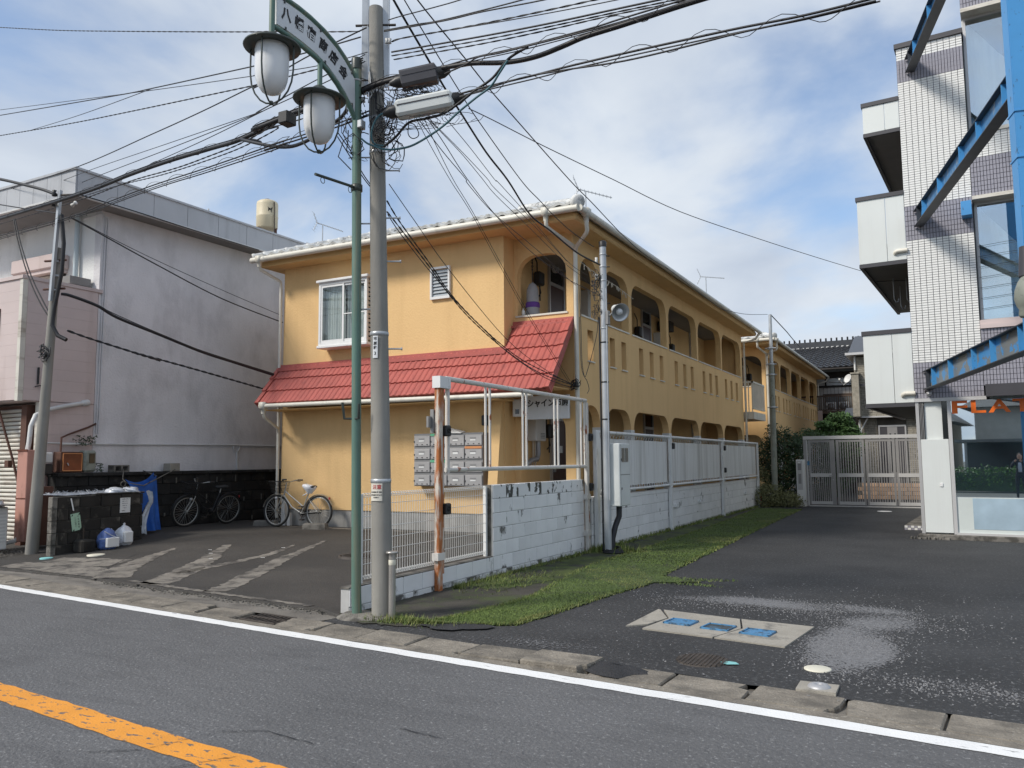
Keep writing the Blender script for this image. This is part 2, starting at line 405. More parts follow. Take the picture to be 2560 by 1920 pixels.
dm('beam_blue_shaded', (.05,.19,.40), .5, .15, 4, dirt=(.30,.36,.40), da=.8, ds=(7,7,4), dth=(.56,.62))  # darker blue paints in the shade under the top flange; pale flecks are peel
m = bpy.data.materials.new('reflect_pane'); m.use_nodes = True; nt = m.node_tree; N = nt.nodes; L = nt.links
N.remove(N['Principled BSDF']); gl = N.new('ShaderNodeBsdfGlossy'); gl.inputs['Roughness'].default_value = .01; gl.inputs[0].default_value = (.9,.95,.97,1); tr = N.new('ShaderNodeBsdfTransparent'); tr.inputs[0].default_value = (.8,.85,.86,1)
mxs = N.new('ShaderNodeMixShader'); mxs.inputs[0].default_value = .42
L.new(tr.outputs[0], mxs.inputs[1]); L.new(gl.outputs[0], mxs.inputs[2]); L.new(mxs.outputs[0], N['Material Output'].inputs[0]); M['reflect_pane'] = m
m = mat('stony_sheet', (.165,.165,.17), .9, .25, 25, 1.0, 40); M['stony_sheet'] = m; nt = m.node_tree; N = nt.nodes; L = nt.links
at = N.new('ShaderNodeAttribute'); at.attribute_name = 'fade'; tx = N.new('ShaderNodeTexCoord'); nz = N.new('ShaderNodeTexNoise'); nz.inputs['Scale'].default_value = 38; nz.inputs['Detail'].default_value = 3; L.new(tx.outputs['Object'], nz.inputs['Vector'])
ma = N.new('ShaderNodeMath'); ma.operation = 'MULTIPLY_ADD'; L.new(nz.outputs[0], ma.inputs[0]); ma.inputs[1].default_value = 1.5; L.new(at.outputs['Fac'], ma.inputs[2])
mr = N.new('ShaderNodeMapRange'); mr.inputs[1].default_value = 1.08; mr.inputs[2].default_value = 1.25; L.new(ma.outputs[0], mr.inputs[0]); L.new(mr.outputs[0], N['Principled BSDF'].inputs['Alpha'])

dm('hedge_leaf', (.11,.21,.05), .5, .4, 3)
dm('pipe_line', (.5,.5,.5), .5, .1)

dm('fence_white', (.72,.72,.705), .5, .06, 3, dirt=(.36,.34,.30), da=.6, ds=(9,9,2), dth=(.56,.68))
# ---------------- ground, road, kerb, lot, driveway ----------------
def rw(x, w_, z): return (x, w_ - .094*x, z)
def S(name, b, m, **k): return obj(name, b, m, kind='structure', **k)
b = B(); b.poly([(-300,-300,-.16),(300,-300,-.16),(300,300,-.16),(-300,300,-.16)]); S('ground', b, M['far_ground'])
b = B(); b.poly([rw(-120,-2.6,-.03),rw(60,-2.6,-.03),rw(60,5.56,-.03),rw(-120,5.56,-.03)]); S('road', b, M['road_asphalt'])
def ribbon(name, w0, w1, z, m, x0=-70, x1=30, edge=.006, step=.12):
    b = B(); V = []; F = []; n = 0; x = x0
    while x <= x1:
        s = step if -14 < x < 2 else 2.0
        V += [rw(x, w0 + jit(edge), z), rw(x, w1 + jit(edge), z)]
        if n: F.append((2*n-2, 2*n, 2*n+1, 2*n-1))
        n += 1; x += s
    b.add(V, F); return S(name, b, m)
ribbon('edge_line', 5.298, 5.452, -.026, M['white_paint'])
ribbon('centre_line', 2.83, 3.06, -.026, M['orange_paint'], edge=.012)
# cracks in the road surface: thin sunken lines are a dark filler sheet
def crack(name, pts, wd, m, z):
    b = B(); V = []; F = []; k = 0
    for i in range(len(pts)-1):
        (xa, ya), (xb, yb) = pts[i], pts[i+1]; n = max(2, int(math.hypot(xb-xa, yb-ya)/.03))
        for j in range(n + (i == len(pts)-2)):
            t = j/n; x = xa+(xb-xa)*t + jit(.008); y = ya+(yb-ya)*t + jit(.008); ww = wd*random.uniform(.35, 1)
            V += [(x, y-ww, z(x, y)), (x, y+ww, z(x, y))]
            if k: F.append((2*k-2, 2*k, 2*k+1, 2*k-1))
            k += 1
    b.add(V, F); return S(name, b, m)
rz = lambda x, y: -.0225
crack('road_crack', [(-4.35,3.02),(-4.1,3.2),(-3.95,3.62),(-3.7,3.75),(-3.3,3.7)], .006, M['fresh_asphalt'], rz)
crack('road_crack', [(-3.6,2.7),(-3.75,3.05),(-3.55,3.35)], .007, M['fresh_asphalt'], rz)
crack('road_crack', [(-3.0,4.15),(-2.7,4.12)], .006, M['fresh_asphalt'], rz)
# concrete gutter bed below the kerb slabs, driveway side strip
b = B(); b.poly([rw(-60,5.55,-.05),rw(30,5.55,-.05),rw(30,5.93,-.05),rw(-60,5.93,-.05)]); S('gutter_bed', b, M['strip_concrete'])
kerb = S('gutter_kerb', B().add([rw(-60,5.456,-.025),rw(30,5.456,-.025),rw(30,5.562,-.022),rw(-60,5.562,-.022)],[(0,1,2,3)]), M['kerb_concrete'])
def slab_mesh(k):
    b = B(); L_ = .585; x0, x1, y0, y1, z0, z1 = -L_/2, L_/2, .0, .335, -.12, .0
    c = [(x0,y0),(x1,y0),(x1,y1),(x0,y1)]
    # broken corner on some slabs
    if k == 1: c = [(x0,y0),(x1-.07,y0),(x1-.05,y0+.06),(x1-.02,y0+.08),(x1,y0+.19),(x1,y1),(x0,y1)]
    if k == 2: c = [(x0+.05,y0),(x1,y0),(x1,y1),(x0+.03,y1),(x0,y1-.05),(x0+.02,y0+.17)]
    if k == 3: c = [(x0,y0),(x1,y0),(x1-.01,y0+.2),(x1-.09,y0+.23),(x1-.06,y1),(x0,y1)]
    n = len(c); cx = sum(p[0] for p in c)/n; cy = sum(p[1] for p in c)/n
    e = .012
    ins = [(p[0]+(cx-p[0])*e/.2*.55, p[1]+(cy-p[1])*e/.2*.8) for p in c]
    vs = [(x, y, z0) for x, y in c] + [(x, y, z1-.012) for x, y in c] + [(x, y, z1) for x, y in ins]
    fs = []
    for i in range(n):
        j = (i+1) % n; fs += [(i, j, j+n, i+n), (i+n, j+n, j+2*n, i+2*n)]
    fs.append(tuple(range(2*n, 3*n))); b.add(vs, fs); me = b.mesh('kerb_slab'); me.materials.append(M['kerb_concrete']); return me
slabs = [slab_mesh(k) for k in range(4)]
ang = -math.atan(.094); x = -2.778 - .6*34
for i in range(60):
    if not (-6.45 < x < -6.05):
        up = (.012 if -3.7 < x < -2.9 else .04) if -3.7 < x < -2.5 else 0
        px, py, pz = rw(x, 5.562, -.018 + jit(.004) + up)
        inst('kerb_slab', slabs[random.choice((0,0,1,2,3))], kerb, (px, py, pz), (.035+jit(.01), jit(.009)-(.02 if up else 0), ang + jit(.008)))
    x += .6
x = -2.178
# broken gap in the kerb filled by a hump of fresh asphalt
b = B(); V = []; F = []
for i in range(9):
    for j in range(17):
        rr = i/8; a = 2*math.pi*j/16; q = 1+.16*math.sin(3*a)+.1*math.sin(5*a+1)
        p = rw(-2.33 + rr*.27*math.cos(a)*q, 5.76 + rr*.19*math.sin(a)*q, 0); V.append((p[0], p[1], -.014 + .045*(1-rr**2) + jit(.004)))
for i in range(8):
    for j in range(16): F.append((i*17+j, i*17+j+1, (i+1)*17+j+1, (i+1)*17+j))
b.add(V, F, True); S('asphalt_hump', b, M['fresh_asphalt'])
# iron drain grate set in the kerb near the lamp post
t = thing('drain_grate', 'rusty iron drain grate set between kerb slabs left of the lamp post', 'drain grate', rw(-6.26,5.73,-.02))
b = B()
for i in range(9):
    xx = -6.5 + i*.06; p = rw(xx, 5.73, 0); b.box(xx-.009, xx+.009, p[1]-.16, p[1]+.16, -.05, -.012)
obj('grate_bars', b, M['iron'], t, kind='stuff')
b = B()
for yy in (-.16, .0, .15):
    p = rw(-6.26, 5.73, 0); b.beam((-6.53, p[1]+yy+.025, -.016), (-5.99, p[1]+yy-.025, -.016), .02, .02)
obj('frame', b, M['iron'], t)

def lotz(y): return -.002 + .25*min(1, max(0, (y-7.6)/3.4))
CR = [(-16.5,7.95),(-13,7.42),(-11,7.40),(-10.25,7.32),(-8.6,7.15),(-7.44,7.04),(-6.13,6.95),(-5.69,6.75)]
def crk(x):
    for (a, b_), (c, d) in zip(CR, CR[1:]):
        if a <= x <= c: return b_ + (d-b_)*(x-a)/(c-a)
    return CR[0][1] if x < CR[0][0] else CR[-1][1]
b = B(); V = []; F = []; nx = 200; rows = [0, .02, .1, .3, .6, 1, 1.5, 2, 2.5, 3, 3.5, 4, 5, 6.3]; x0, x1 = -16.5, -5.69
fr = [crk(x0+(x1-x0)*i/nx) + jit(.022) for i in range(nx+1)]
for i in range(nx+1):
    x = x0+(x1-x0)*i/nx
    V.append((x, fr[i]-.006, -.06))
    for r_ in rows:
        y = fr[i] + r_; V.append((x, y, lotz(y) + (jit(.004) if r_ < .15 else 0)))
k = len(rows)+1
for i in range(nx):
    for j in range(k-1): F.append((i*k+j, (i+1)*k+j, (i+1)*k+j+1, i*k+j+1))
b.add(V, F, True); S('parking_lot', b, M['lot_asphalt'])
b = B(); V = []; F = []
for i in range(nx+1):
    x = x0+(x1-x0)*i/nx; a = rw(x, 5.89, -.016); V += [a, (x, crk(x)+.05, -.035)]
    if i: F.append((2*i-2, 2*i, 2*i+1, 2*i-1))
b.add(V, F); S('roadside_strip', b, M['strip_concrete'])
b = B(); b.poly([rw(-60,5.89,-.016),rw(-16.4,5.89,-.016),(-16.4,9.3,-.016),(-60,14,-.016)]); S('roadside_strip', b, M['strip_concrete'])
# worn bands of old cement showing through the lot asphalt
def worn(pts, edge=.03):
    b = B(); V = []; F = []; k = 0
    for i in range(len(pts)-1):
        (xa, ya, wa), (xb, yb, wb) = pts[i], pts[i+1]; d = math.hypot(xb-xa, yb-ya); n = max(2, int(d/.06)); nx_, ny_ = -(yb-ya)/d, (xb-xa)/d
        for j in range(n + (i == len(pts)-2)):
            t = j/n; x = xa+(xb-xa)*t; y = ya+(yb-ya)*t; ww = wa+(wb-wa)*t; e0 = ww+jit(min(edge, ww*.4)); e1 = ww+jit(min(edge, ww*.4))
            V += [(x-nx_*e0, y-ny_*e0, lotz(y-ny_*e0)+.004), (x+nx_*e1, y+ny_*e1, lotz(y+ny_*e1)+.004)]
            if k: F.append((2*k-2, 2*k, 2*k+1, 2*k-1))
            k += 1
    b.add(V, F); S('worn_cement_band', b, M['lot_cement'])
worn([(-8.1,7.25,.16),(-8.5,8.2,.17),(-9.0,9.4,.13),(-9.5,10.9,.03)])
worn([(-9.35,7.3,.24),(-9.75,8.2,.22),(-10.2,9.0,.16),(-11.0,10.1,.06)])
worn([(-9.75,8.0,.1),(-9.55,8.9,.10),(-9.5,9.6,.09),(-9.75,10.4,.03)])
worn([(-10.4,7.45,.25),(-10.95,8.1,.22),(-11.35,8.8,.15),(-11.7,9.6,.04)])
worn([(-13.2,7.72,.20),(-12.4,7.75,.26),(-11.5,7.72,.28),(-10.6,7.62,.22)])
worn([(-12.9,8.2,.2),(-12.0,8.25,.3),(-11.4,8.35,.25)])
worn([(-9.9,7.42,.05),(-8.6,7.24,.05),(-7.4,7.12,.045),(-6.3,7.02,.05)], .02)
worn([(-13.2,12.95,.10),(-10.5,12.9,.12),(-7.4,12.85,.12)], .02)
crack('lot_crack', [(-10.7,7.42),(-11.1,7.8),(-11.5,8.4),(-11.9,9.0)], .012, M['fresh_asphalt'], lambda x, y: lotz(y)+.007)
# loose gravel along the broken edge
b = B()
for i in range(420):
    x = random.uniform(-10.4, -5.9); y = crk(x) - abs(random.gauss(.03, .07)); s = random.uniform(.006, .02)
    b.obox((x, y, -.032+s*.3), (s*1.5, s, s*.9), Matrix.Rotation(random.uniform(0, 6), 3, 'Z') @ Matrix.Rotation(jit(.5), 3, 'X'))
obj('gravel', b, M['old_concrete'], kind='stuff', label='loose grey gravel along the broken edge of the parking lot', cat='gravel')
# concrete collar at the foot of the poles
b = B(); V = []; F = []
for i in range(5):
    for j in range(25):
        a = 2*math.pi*j/24; rr = (0, .45, .75, .9, 1)[i]; q = 1+.12*math.sin(3*a+1)
        V.append((-5.33+.42*rr*math.cos(a)*q, 6.76+.22*rr*math.sin(a)*q, (.05, .045, .03, .005, -.04)[i]))
for i in range(4):
    for j in range(24): F.append((i*25+j, i*25+j+1, (i+1)*25+j+1, (i+1)*25+j))
b.add(V, F, True); S('pole_footing', b, M['old_concrete'])
# driveway
b = B(); V = []; F = []
for i in range(161):
    x = -5.62+ i*.12; V += [rw(x, 5.90+jit(.015), -.012), rw(x, 6.2, 0), (x, 30.2, 0), (x, 60, 0)]
    if i:
        for j in range(3): F.append((4*i-4+j, 4*i+j, 4*i+j+1, 4*i-3+j))
b.add(V, F); S('driveway', b, M['lane_asphalt'])
b = B(); b.poly([(-16.5,14.5,.2),(-5.6,14.5,.2),(-5.6,60,.2),(-16.5,60,.2)]); S('back_yard', b, M['soil'])
# paler, stony asphalt round the valve boxes
def blob(name, pts, z, m, edge=.05):
    n = len(pts); o = []
    for i in range(n):
        (xa, ya), (xb, yb) = pts[i], pts[(i+1) % n]; d = math.hypot(xb-xa, yb-ya); k = max(1, int(d/.07))
        for j in range(k): o.append((xa+(xb-xa)*j/k+jit(edge), ya+(yb-ya)*j/k+jit(edge)))
    tri = tessellate_polygon([[Vector((p[0], p[1], 0)) for p in o]])
    return S(name, B().add([(p[0], p[1], z) for p in o], [tuple(t) for t in tri]), m)
pa, pd = B(), B()
def peb(x, y, s_):
    a = random.uniform(0, 6.28); h = s_*random.uniform(.5, .9); t_ = [(x+s_*math.cos(a+q), y+s_*math.sin(a+q)*.9, -.001) for q in (0, 2.1, 4.2)] + [(x+jit(s_*.4), y+jit(s_*.4), h)]
    (pa if random.random() < .55 else pd).add(t_, [(0,1,3),(1,2,3),(2,0,3)])
for i in range(9000):
    q = random.random()
    if q < .40: x, y = random.gauss(-.78, .2), random.gauss(7.5, .45)
    elif q < .68: x, y = random.gauss(-1.7, .75), random.gauss(9.25, .28)
    elif q < .80: x, y = random.gauss(-.6, .35), random.gauss(8.75, .3)
    elif q < .90: x, y = random.gauss(.1, .5), random.gauss(6.5, .16)
    else: x, y = random.uniform(-3.4, 2.5), random.uniform(6.1, 11)
    if math.sin(x*5+2*math.sin(y*3))+math.sin(y*6.3+x*2) < -.9 and random.random() < .8: continue
    if x > -2.7 and x < -1.4 and 7.3 < y < 8.3: continue
    peb(x, y, random.uniform(.005, .012)*(1.15 if random.random() < .2 else 1))
def fade(x, y):
    def lobe(cx, cy, rx, ry, p=2): return max(0, 1-(((x-cx)/rx)**2+((y-cy)/ry)**2))**.6
    v = max(lobe(-.78,7.5,.44,1.05), .85*lobe(-1.55,9.35,1.45,.36), .8*lobe(-.6,8.7,.42,.6), .45*lobe(.1,6.5,.9,.25), .4*lobe(-3.2,6.5,.9,.2))
    return v*(.75+.25*math.sin(x*4.1+1.3*math.sin(y*2.7))*math.sin(y*3.3+x))
V = []; F = []; A = []; nx_, ny_ = 96, 84
for i in range(nx_+1):
    for j in range(ny_+1):
        x = -4.2+5.6*i/nx_; y = 6.06+.002*0+3.9*j/ny_; V.append((x, y, .0035)); A.append(fade(x, y))
for i in range(nx_):
    for j in range(ny_):
        q = (i*(ny_+1)+j, (i+1)*(ny_+1)+j, (i+1)*(ny_+1)+j+1, i*(ny_+1)+j+1)
        if max(A[k] for k in q) > .02 and V[q[0]][1] > 5.97-.094*V[q[0]][0]: F.append(q)
so_ = S('stony_patch', B().add(V, F), M['stony_sheet']); at_ = so_.data.attributes.new('fade', 'FLOAT', 'POINT'); at_.data.foreach_set('value', A)
obj('loose_gravel', pa, M['pebble_pale'], kind='stuff', label='pale loose gravel worn out of the asphalt round the concrete pad', cat='gravel')
obj('dark_gravel', pd, M['pebble_dark'], kind='stuff', label='dark loose gravel mixed into the pale gravel round the pad', cat='gravel')
blob('soil_strip', [(-5.6,6.75),(-5.2,6.5),(-4.6,6.55),(-4.2,7.0),(-4.2,9),(-4.4,12),(-4.6,17),(-4.6,27.5),(-5.55,27.6),(-5.6,13)], .004, M['soil'], .04)
blob('moss_patch', [(-5.55,9.0),(-4.9,8.8),(-4.6,10),(-4.6,12.5),(-4.7,16.5),(-4.9,20),(-5.5,24),(-5.5,13),(-5.52,10)], .008, M['moss'], .07)
b = B()
GE = [(-4.55,6.7),(-4.0,6.9),(-3.72,7.05),(-3.62,7.8),(-3.52,9.0),(-3.36,10.2),(-2.85,10.5),(-3.45,10.85),(-3.55,14),(-3.75,20),(-3.92,26.6)]
GI = [(-4.62,6.9),(-4.52,7.3),(-4.42,8),(-4.38,8.6),(-4.6,9.8),(-4.8,11),(-4.85,12),(-4.85,13.5),(-4.9,16),(-5.0,20),(-5.3,26.4)]
def lerp2(A, y):
    for (xa, ya), (xb, yb) in zip(A, A[1:]):
        if ya <= y <= yb: return xa+(xb-xa)*(y-ya)/(yb-ya)
    return A[-1][0]
def ge(y):
    v = lerp2(GE, y)
    return v
blades = []
def blade(bb, x, y, h, lean):
    a = random.uniform(0, 6.283); wd = random.uniform(.0035, .007)*(1 if y < 12 else 2.2); dx, dy = math.cos(a)*wd, math.sin(a)*wd; lx, ly = math.cos(a+1.3)*lean, math.sin(a+1.3)*lean
    bb.add([(x-dx, y-dy, 0), (x+dx, y+dy, 0), (x+lx, y+ly, h)], [(0, 1, 2)])
g1, g2 = B(), B()
for i in range(95000):
    y = 6.75 + (26.6-6.75)*random.random()**1.9
    if 10.2 < y < 10.85 and random.random() < .5: xo = -2.9 + abs(y-10.5)*1.6
    else: xo = ge(y)
    xi = lerp2(GI, y); t = random.random(); x = xi + (xo-xi)*t
    e = min(t, 1-t)*abs(xo-xi)
    if e < .12 and random.random() > .25 + e*5: continue
    h = random.uniform(.010, .030)*(1.5 if e < .12 else 1)
    patch = math.sin(x*3.1+1.7*math.sin(y*1.3))+math.sin(y*2.3+x)
    dry = patch > .95 or (e < .1 and random.random() < .55)
    blade(g2 if (dry and random.random() < .8) else g1, x, y, h, random.uniform(.01, .04))
for i in range(5500):   # weeds along the wall foot, round the pole and the kerb
    q = random.random()
    if q < .55: y = 8.7 + 18.5*random.random()**1.5; x = -5.5 + abs(random.gauss(0, .05)); h = random.uniform(.02, .10)
    elif q < .7: y = random.gauss(9.6, .5); x = random.gauss(-5.1, .18); h = random.uniform(.02, .06)
    elif q < .85: y = random.gauss(6.72, .07); x = random.gauss(-4.85, .25); h = random.uniform(.02, .08)
    else: y = random.gauss(13.4, .15); x = random.gauss(-5.2, .2); h = random.uniform(.04, .16)
    blade(g2 if random.random() < .45 else g1, x, y, h, random.uniform(.01, .07))
obj('grass', g1, M['grass'], kind='stuff', label='strip of short green grass beside the driveway', cat='grass')
obj('dry_grass', g2, M['grass_dry'], kind='stuff', label='yellowish tufts scattered along the edge of the grass strip', cat='grass')
gs = blob('grass_soil', [(a+.02, c) for a, c in GI] + [(a-.02, c) for a, c in GE[::-1]], .012, M['lawn_soil'], .03)
blob('tar_patch', [(-4.6,6.62),(-4.2,7.0),(-3.85,6.86),(-3.95,6.68),(-4.3,6.5)], .016, M['fresh_asphalt'], .03)
# concrete pad with three valve lids
t = thing('valve_pad', 'cracked pale concrete pad holding three small meter lids in the driveway', 'concrete pad', (-2,7.8,0))
for (q, lab) in (([(-2.763,7.47),(-2.6,7.62),(-2.52,8.0),(-2.72,8.40),(-2.753,8.42)], None), ([(-2.58,7.42),(-1.9,7.33),(-1.75,7.8),(-1.86,8.27),(-2.68,8.40),(-2.50,8.0)], None), ([(-1.88,7.33),(-1.258,7.223),(-1.148,8.192),(-1.84,8.26),(-1.73,7.8)], None)):
    n = len(q); b = B()
    b.add([(x, y, -.02) for x, y in q] + [(x+jit(.004), y+jit(.004), .014+jit(.002)) for x, y in q], [tuple(range(n, 2*n))] + [(i, (i+1) % n, (i+1) % n+n, i+n) for i in range(n)])
    obj('slab_piece', b, M['pad_concrete'], t)
def lid(x, y, m, label):
    t = thing('valve_box', label, 'valve box', (x, y, .01), 'meter lids in the concrete pad')
    Mx = Matrix.Rotation(-.13, 3, 'Z'); b = B()
    for (ox, oy, sx, sy) in ((0,.115,.27,.016),(0,-.115,.27,.016),(.127,0,.016,.246),(-.127,0,.016,.246)):
        b.obox(Vector((x, y, .014)) + Mx @ Vector((ox, oy, 0)), (sx, sy, .028), Mx)
    obj('frame', b, M['lid_blue'], t); b = B(); b.obox((x, y, .010), (.235, .212, .02), Mx)
    b.obox(Vector((x, y, .021)) + Mx @ Vector((0, .06, 0)), (.05, .02, .006), Mx); obj('lid', b, m, t)
lid(-2.331, 7.829, M['lid_blue'], 'blue meter lid at the left end of the concrete pad')
lid(-1.946, 7.745, M['lid_dark'], 'dark meter lid in the middle of the concrete pad')
lid(-1.569, 7.673, M['lid_blue'], 'blue meter lid at the right end, half buried in gravel')
def disc(name, label, x, y, r, m, cat, z=.002, h=.008):
    b = B(); b.lathe([(0, z+h), (r*.92, z+h), (r, z+h*.6), (r, z-.02)], (x, y, 0), 24); return tag(obj(name, b, m), label, cat)
disc('drain_cover', 'cream round drain cover in the asphalt nearest the road kerb', -.919, 6.627, .10, M['cream_disc'], 'drain cover')
disc('drain_cover', 'thin white round cover lying in front of the sliding gate', -1.60, 26.5, .20, M['white_metal'], 'drain cover')
disc('drain_cover', 'cream round cover on the cement in front of the rubbish enclosure', -12.55, 8.72, .14, M['cream_disc'], 'drain cover', lotz(8.72)+.006)
disc('drain_cover', 'small pale blue cover at the left foot of the rubbish enclosure', -13.15, 8.25, .10, M['paint_cyan'], 'drain cover', lotz(8.25)+.006, .01)
b = B(); b.box(-.98,-.72,5.98,6.20,-.02,.012); pl = tag(obj('post_socket', b, M['pad_concrete']), 'silver round socket on a small concrete plate beside the kerb', 'post socket')
b = B(); b.lathe([(.0,.02),(.018,.02),(.02,.03),(.03,.034),(.062,.03),(.075,.018),(.078,.010)], (-.841,6.089,0), 24); obj('cap', b, M['silver'], pl)
t = thing('manhole_cover', 'patterned rusty manhole cover beside the mesh fence in the lot', 'manhole cover', (-8.0,9.85,lotz(9.85)))
z = lotz(9.85); b = B(); b.lathe([(.27,z-.02),(.29,z+.012),(.32,z+.012),(.33,z-.02)], (-7.95,9.9,0), 32); obj('frame', b, M['iron'], t)
b = B(); b.lathe([(0,z+.01),(.268,z+.01),(.268,z-.02)], (-7.95,9.9,0), 32)
for i in range(-4, 5):
    hw = math.sqrt(max(.001, .26**2-(i*.055)**2)); b.box(-7.95+i*.055-.012, -7.95+i*.055+.012, 9.9-hw, 9.9+hw, z+.005, z+.017)
obj('lid', b, M['iron'], t)
t = thing('manhole_cover', 'dark grid manhole cover sunk in the driveway asphalt near the kerb', 'manhole cover', (-1.77,6.5,0))
b = B(); b.lathe([(0,.007),(.2,.007),(.21,-.02)], (-1.77,6.5,0), 28)
for i in range(-5, 6):
    hw = math.sqrt(.2**2-(i*.034)**2); b.box(-1.77+i*.034-.007, -1.77+i*.034+.007, 6.5-hw, 6.5+hw, .004, .014); b.box(-1.77-hw, -1.77+hw, 6.5+i*.034-.005, 6.5+i*.034+.005, .004, .0128)
obj('lid', b, M['iron'], t)
blob('paint_splash', [(-1.62,6.48),(-1.55,6.44),(-1.48,6.48),(-1.52,6.53),(-1.58,6.53)], .010, M['paint_cyan'], .012)
# ---------------- the two yellow apartment buildings ----------------
def arch(a0, a1, z0, z1, r, n=6):
    p = [(a0, z0), (a1, z0)]
    for i in range(n+1):
        t = math.pi/2*i/n; p.append((a1-r+r*math.cos(t), z1-r*.95+r*.95*math.sin(t)))
    for i in range(n+1):
        t = math.pi/2*i/n; p.append((a0+r-r*math.sin(t), z1-r*.95+r*.95*math.cos(t)))
    return p
def rect(a0, a1, z0, z1): return [(a0, z0), (a1, z0), (a1, z1), (a0, z1)]
BAYS = [(13.95,14.85),(15.2,16.63),(16.83,19.39),(19.58,22.21),(22.36,25.03),(25.16,27.78)]
SLITS = [14.27,15.46,16.14,17.28,18.03,18.79,20.03,20.81,21.53,22.78,23.53,24.25,25.46,26.22,26.97]
def tile_mesh(name, pitch, length, rib, th, m, pts=None):
    prof = [(-.5,0),(-.22,0),(-.08,.75),(.06,1),(.20,.75),(.34,0),(.5,0)] if pts is None else pts
    V = []; F = []; n = len(prof)
    for y, lift in ((0, th), (length, 0)):
        for a, h in prof: V.append((a*pitch, y, h*rib+lift))
        for a, h in prof: V.append((a*pitch, y, h*rib*.6+lift-th))
    for i in range(n-1):
        F.append((i, i+1, 2*n+i+1, 2*n+i)); F.append((i+1, i, n+i, n+i+1))
    F.append((0, 2*n, 3*n, n)); F.append((n-1, 2*n-1, 4*n-1, 3*n-1))
    b = B(); b.add(V, F); me = b.mesh(name); me.materials.append(m); return me
RED_T = tile_mesh('roof_tile', .128, .385, .017, .034, M['red_tile'])
WHT_T = tile_mesh('roof_tile', .285, .31, .045, .035, M['white_roof_tile'], [(-.5,.35),(-.36,0),(-.14,0),(.05,.5),(.2,1),(.36,.95),(.5,.35)])

def door(root, y0, zf, dx):
    x = -7.2+dx; fr = B(); w_ = .68
    fr.box(x, x+.05, y0-.05, y0, zf, zf+2.5); fr.box(x, x+.05, y0+w_, y0+w_+.05, zf, zf+2.5); fr.box(x, x+.05, y0, y0+w_, zf+2.03, zf+2.10); fr.box(x, x+.05, y0, y0+w_, zf+2.45, zf+2.5)
    d = obj('door', fr, M['alu_grey'], root)
    obj('door_leaf', B().box(x, x+.03, y0, y0+w_, zf, zf+2.03), M['door_brown'], d)
    obj('transom_pane', B().box(x, x+.02, y0, y0+w_, zf+2.10, zf+2.45), M['dark_glass'], d)
    obj('door_handle', B().box(x+.03, x+.075, y0+.06, y0+.1, zf+.95, zf+1.12), M['silver'], d)
    obj('nameplate', B().box(x+.03, x+.036, y0+.38, y0+.52, zf+1.35, zf+1.5), M['paper_white'], d)

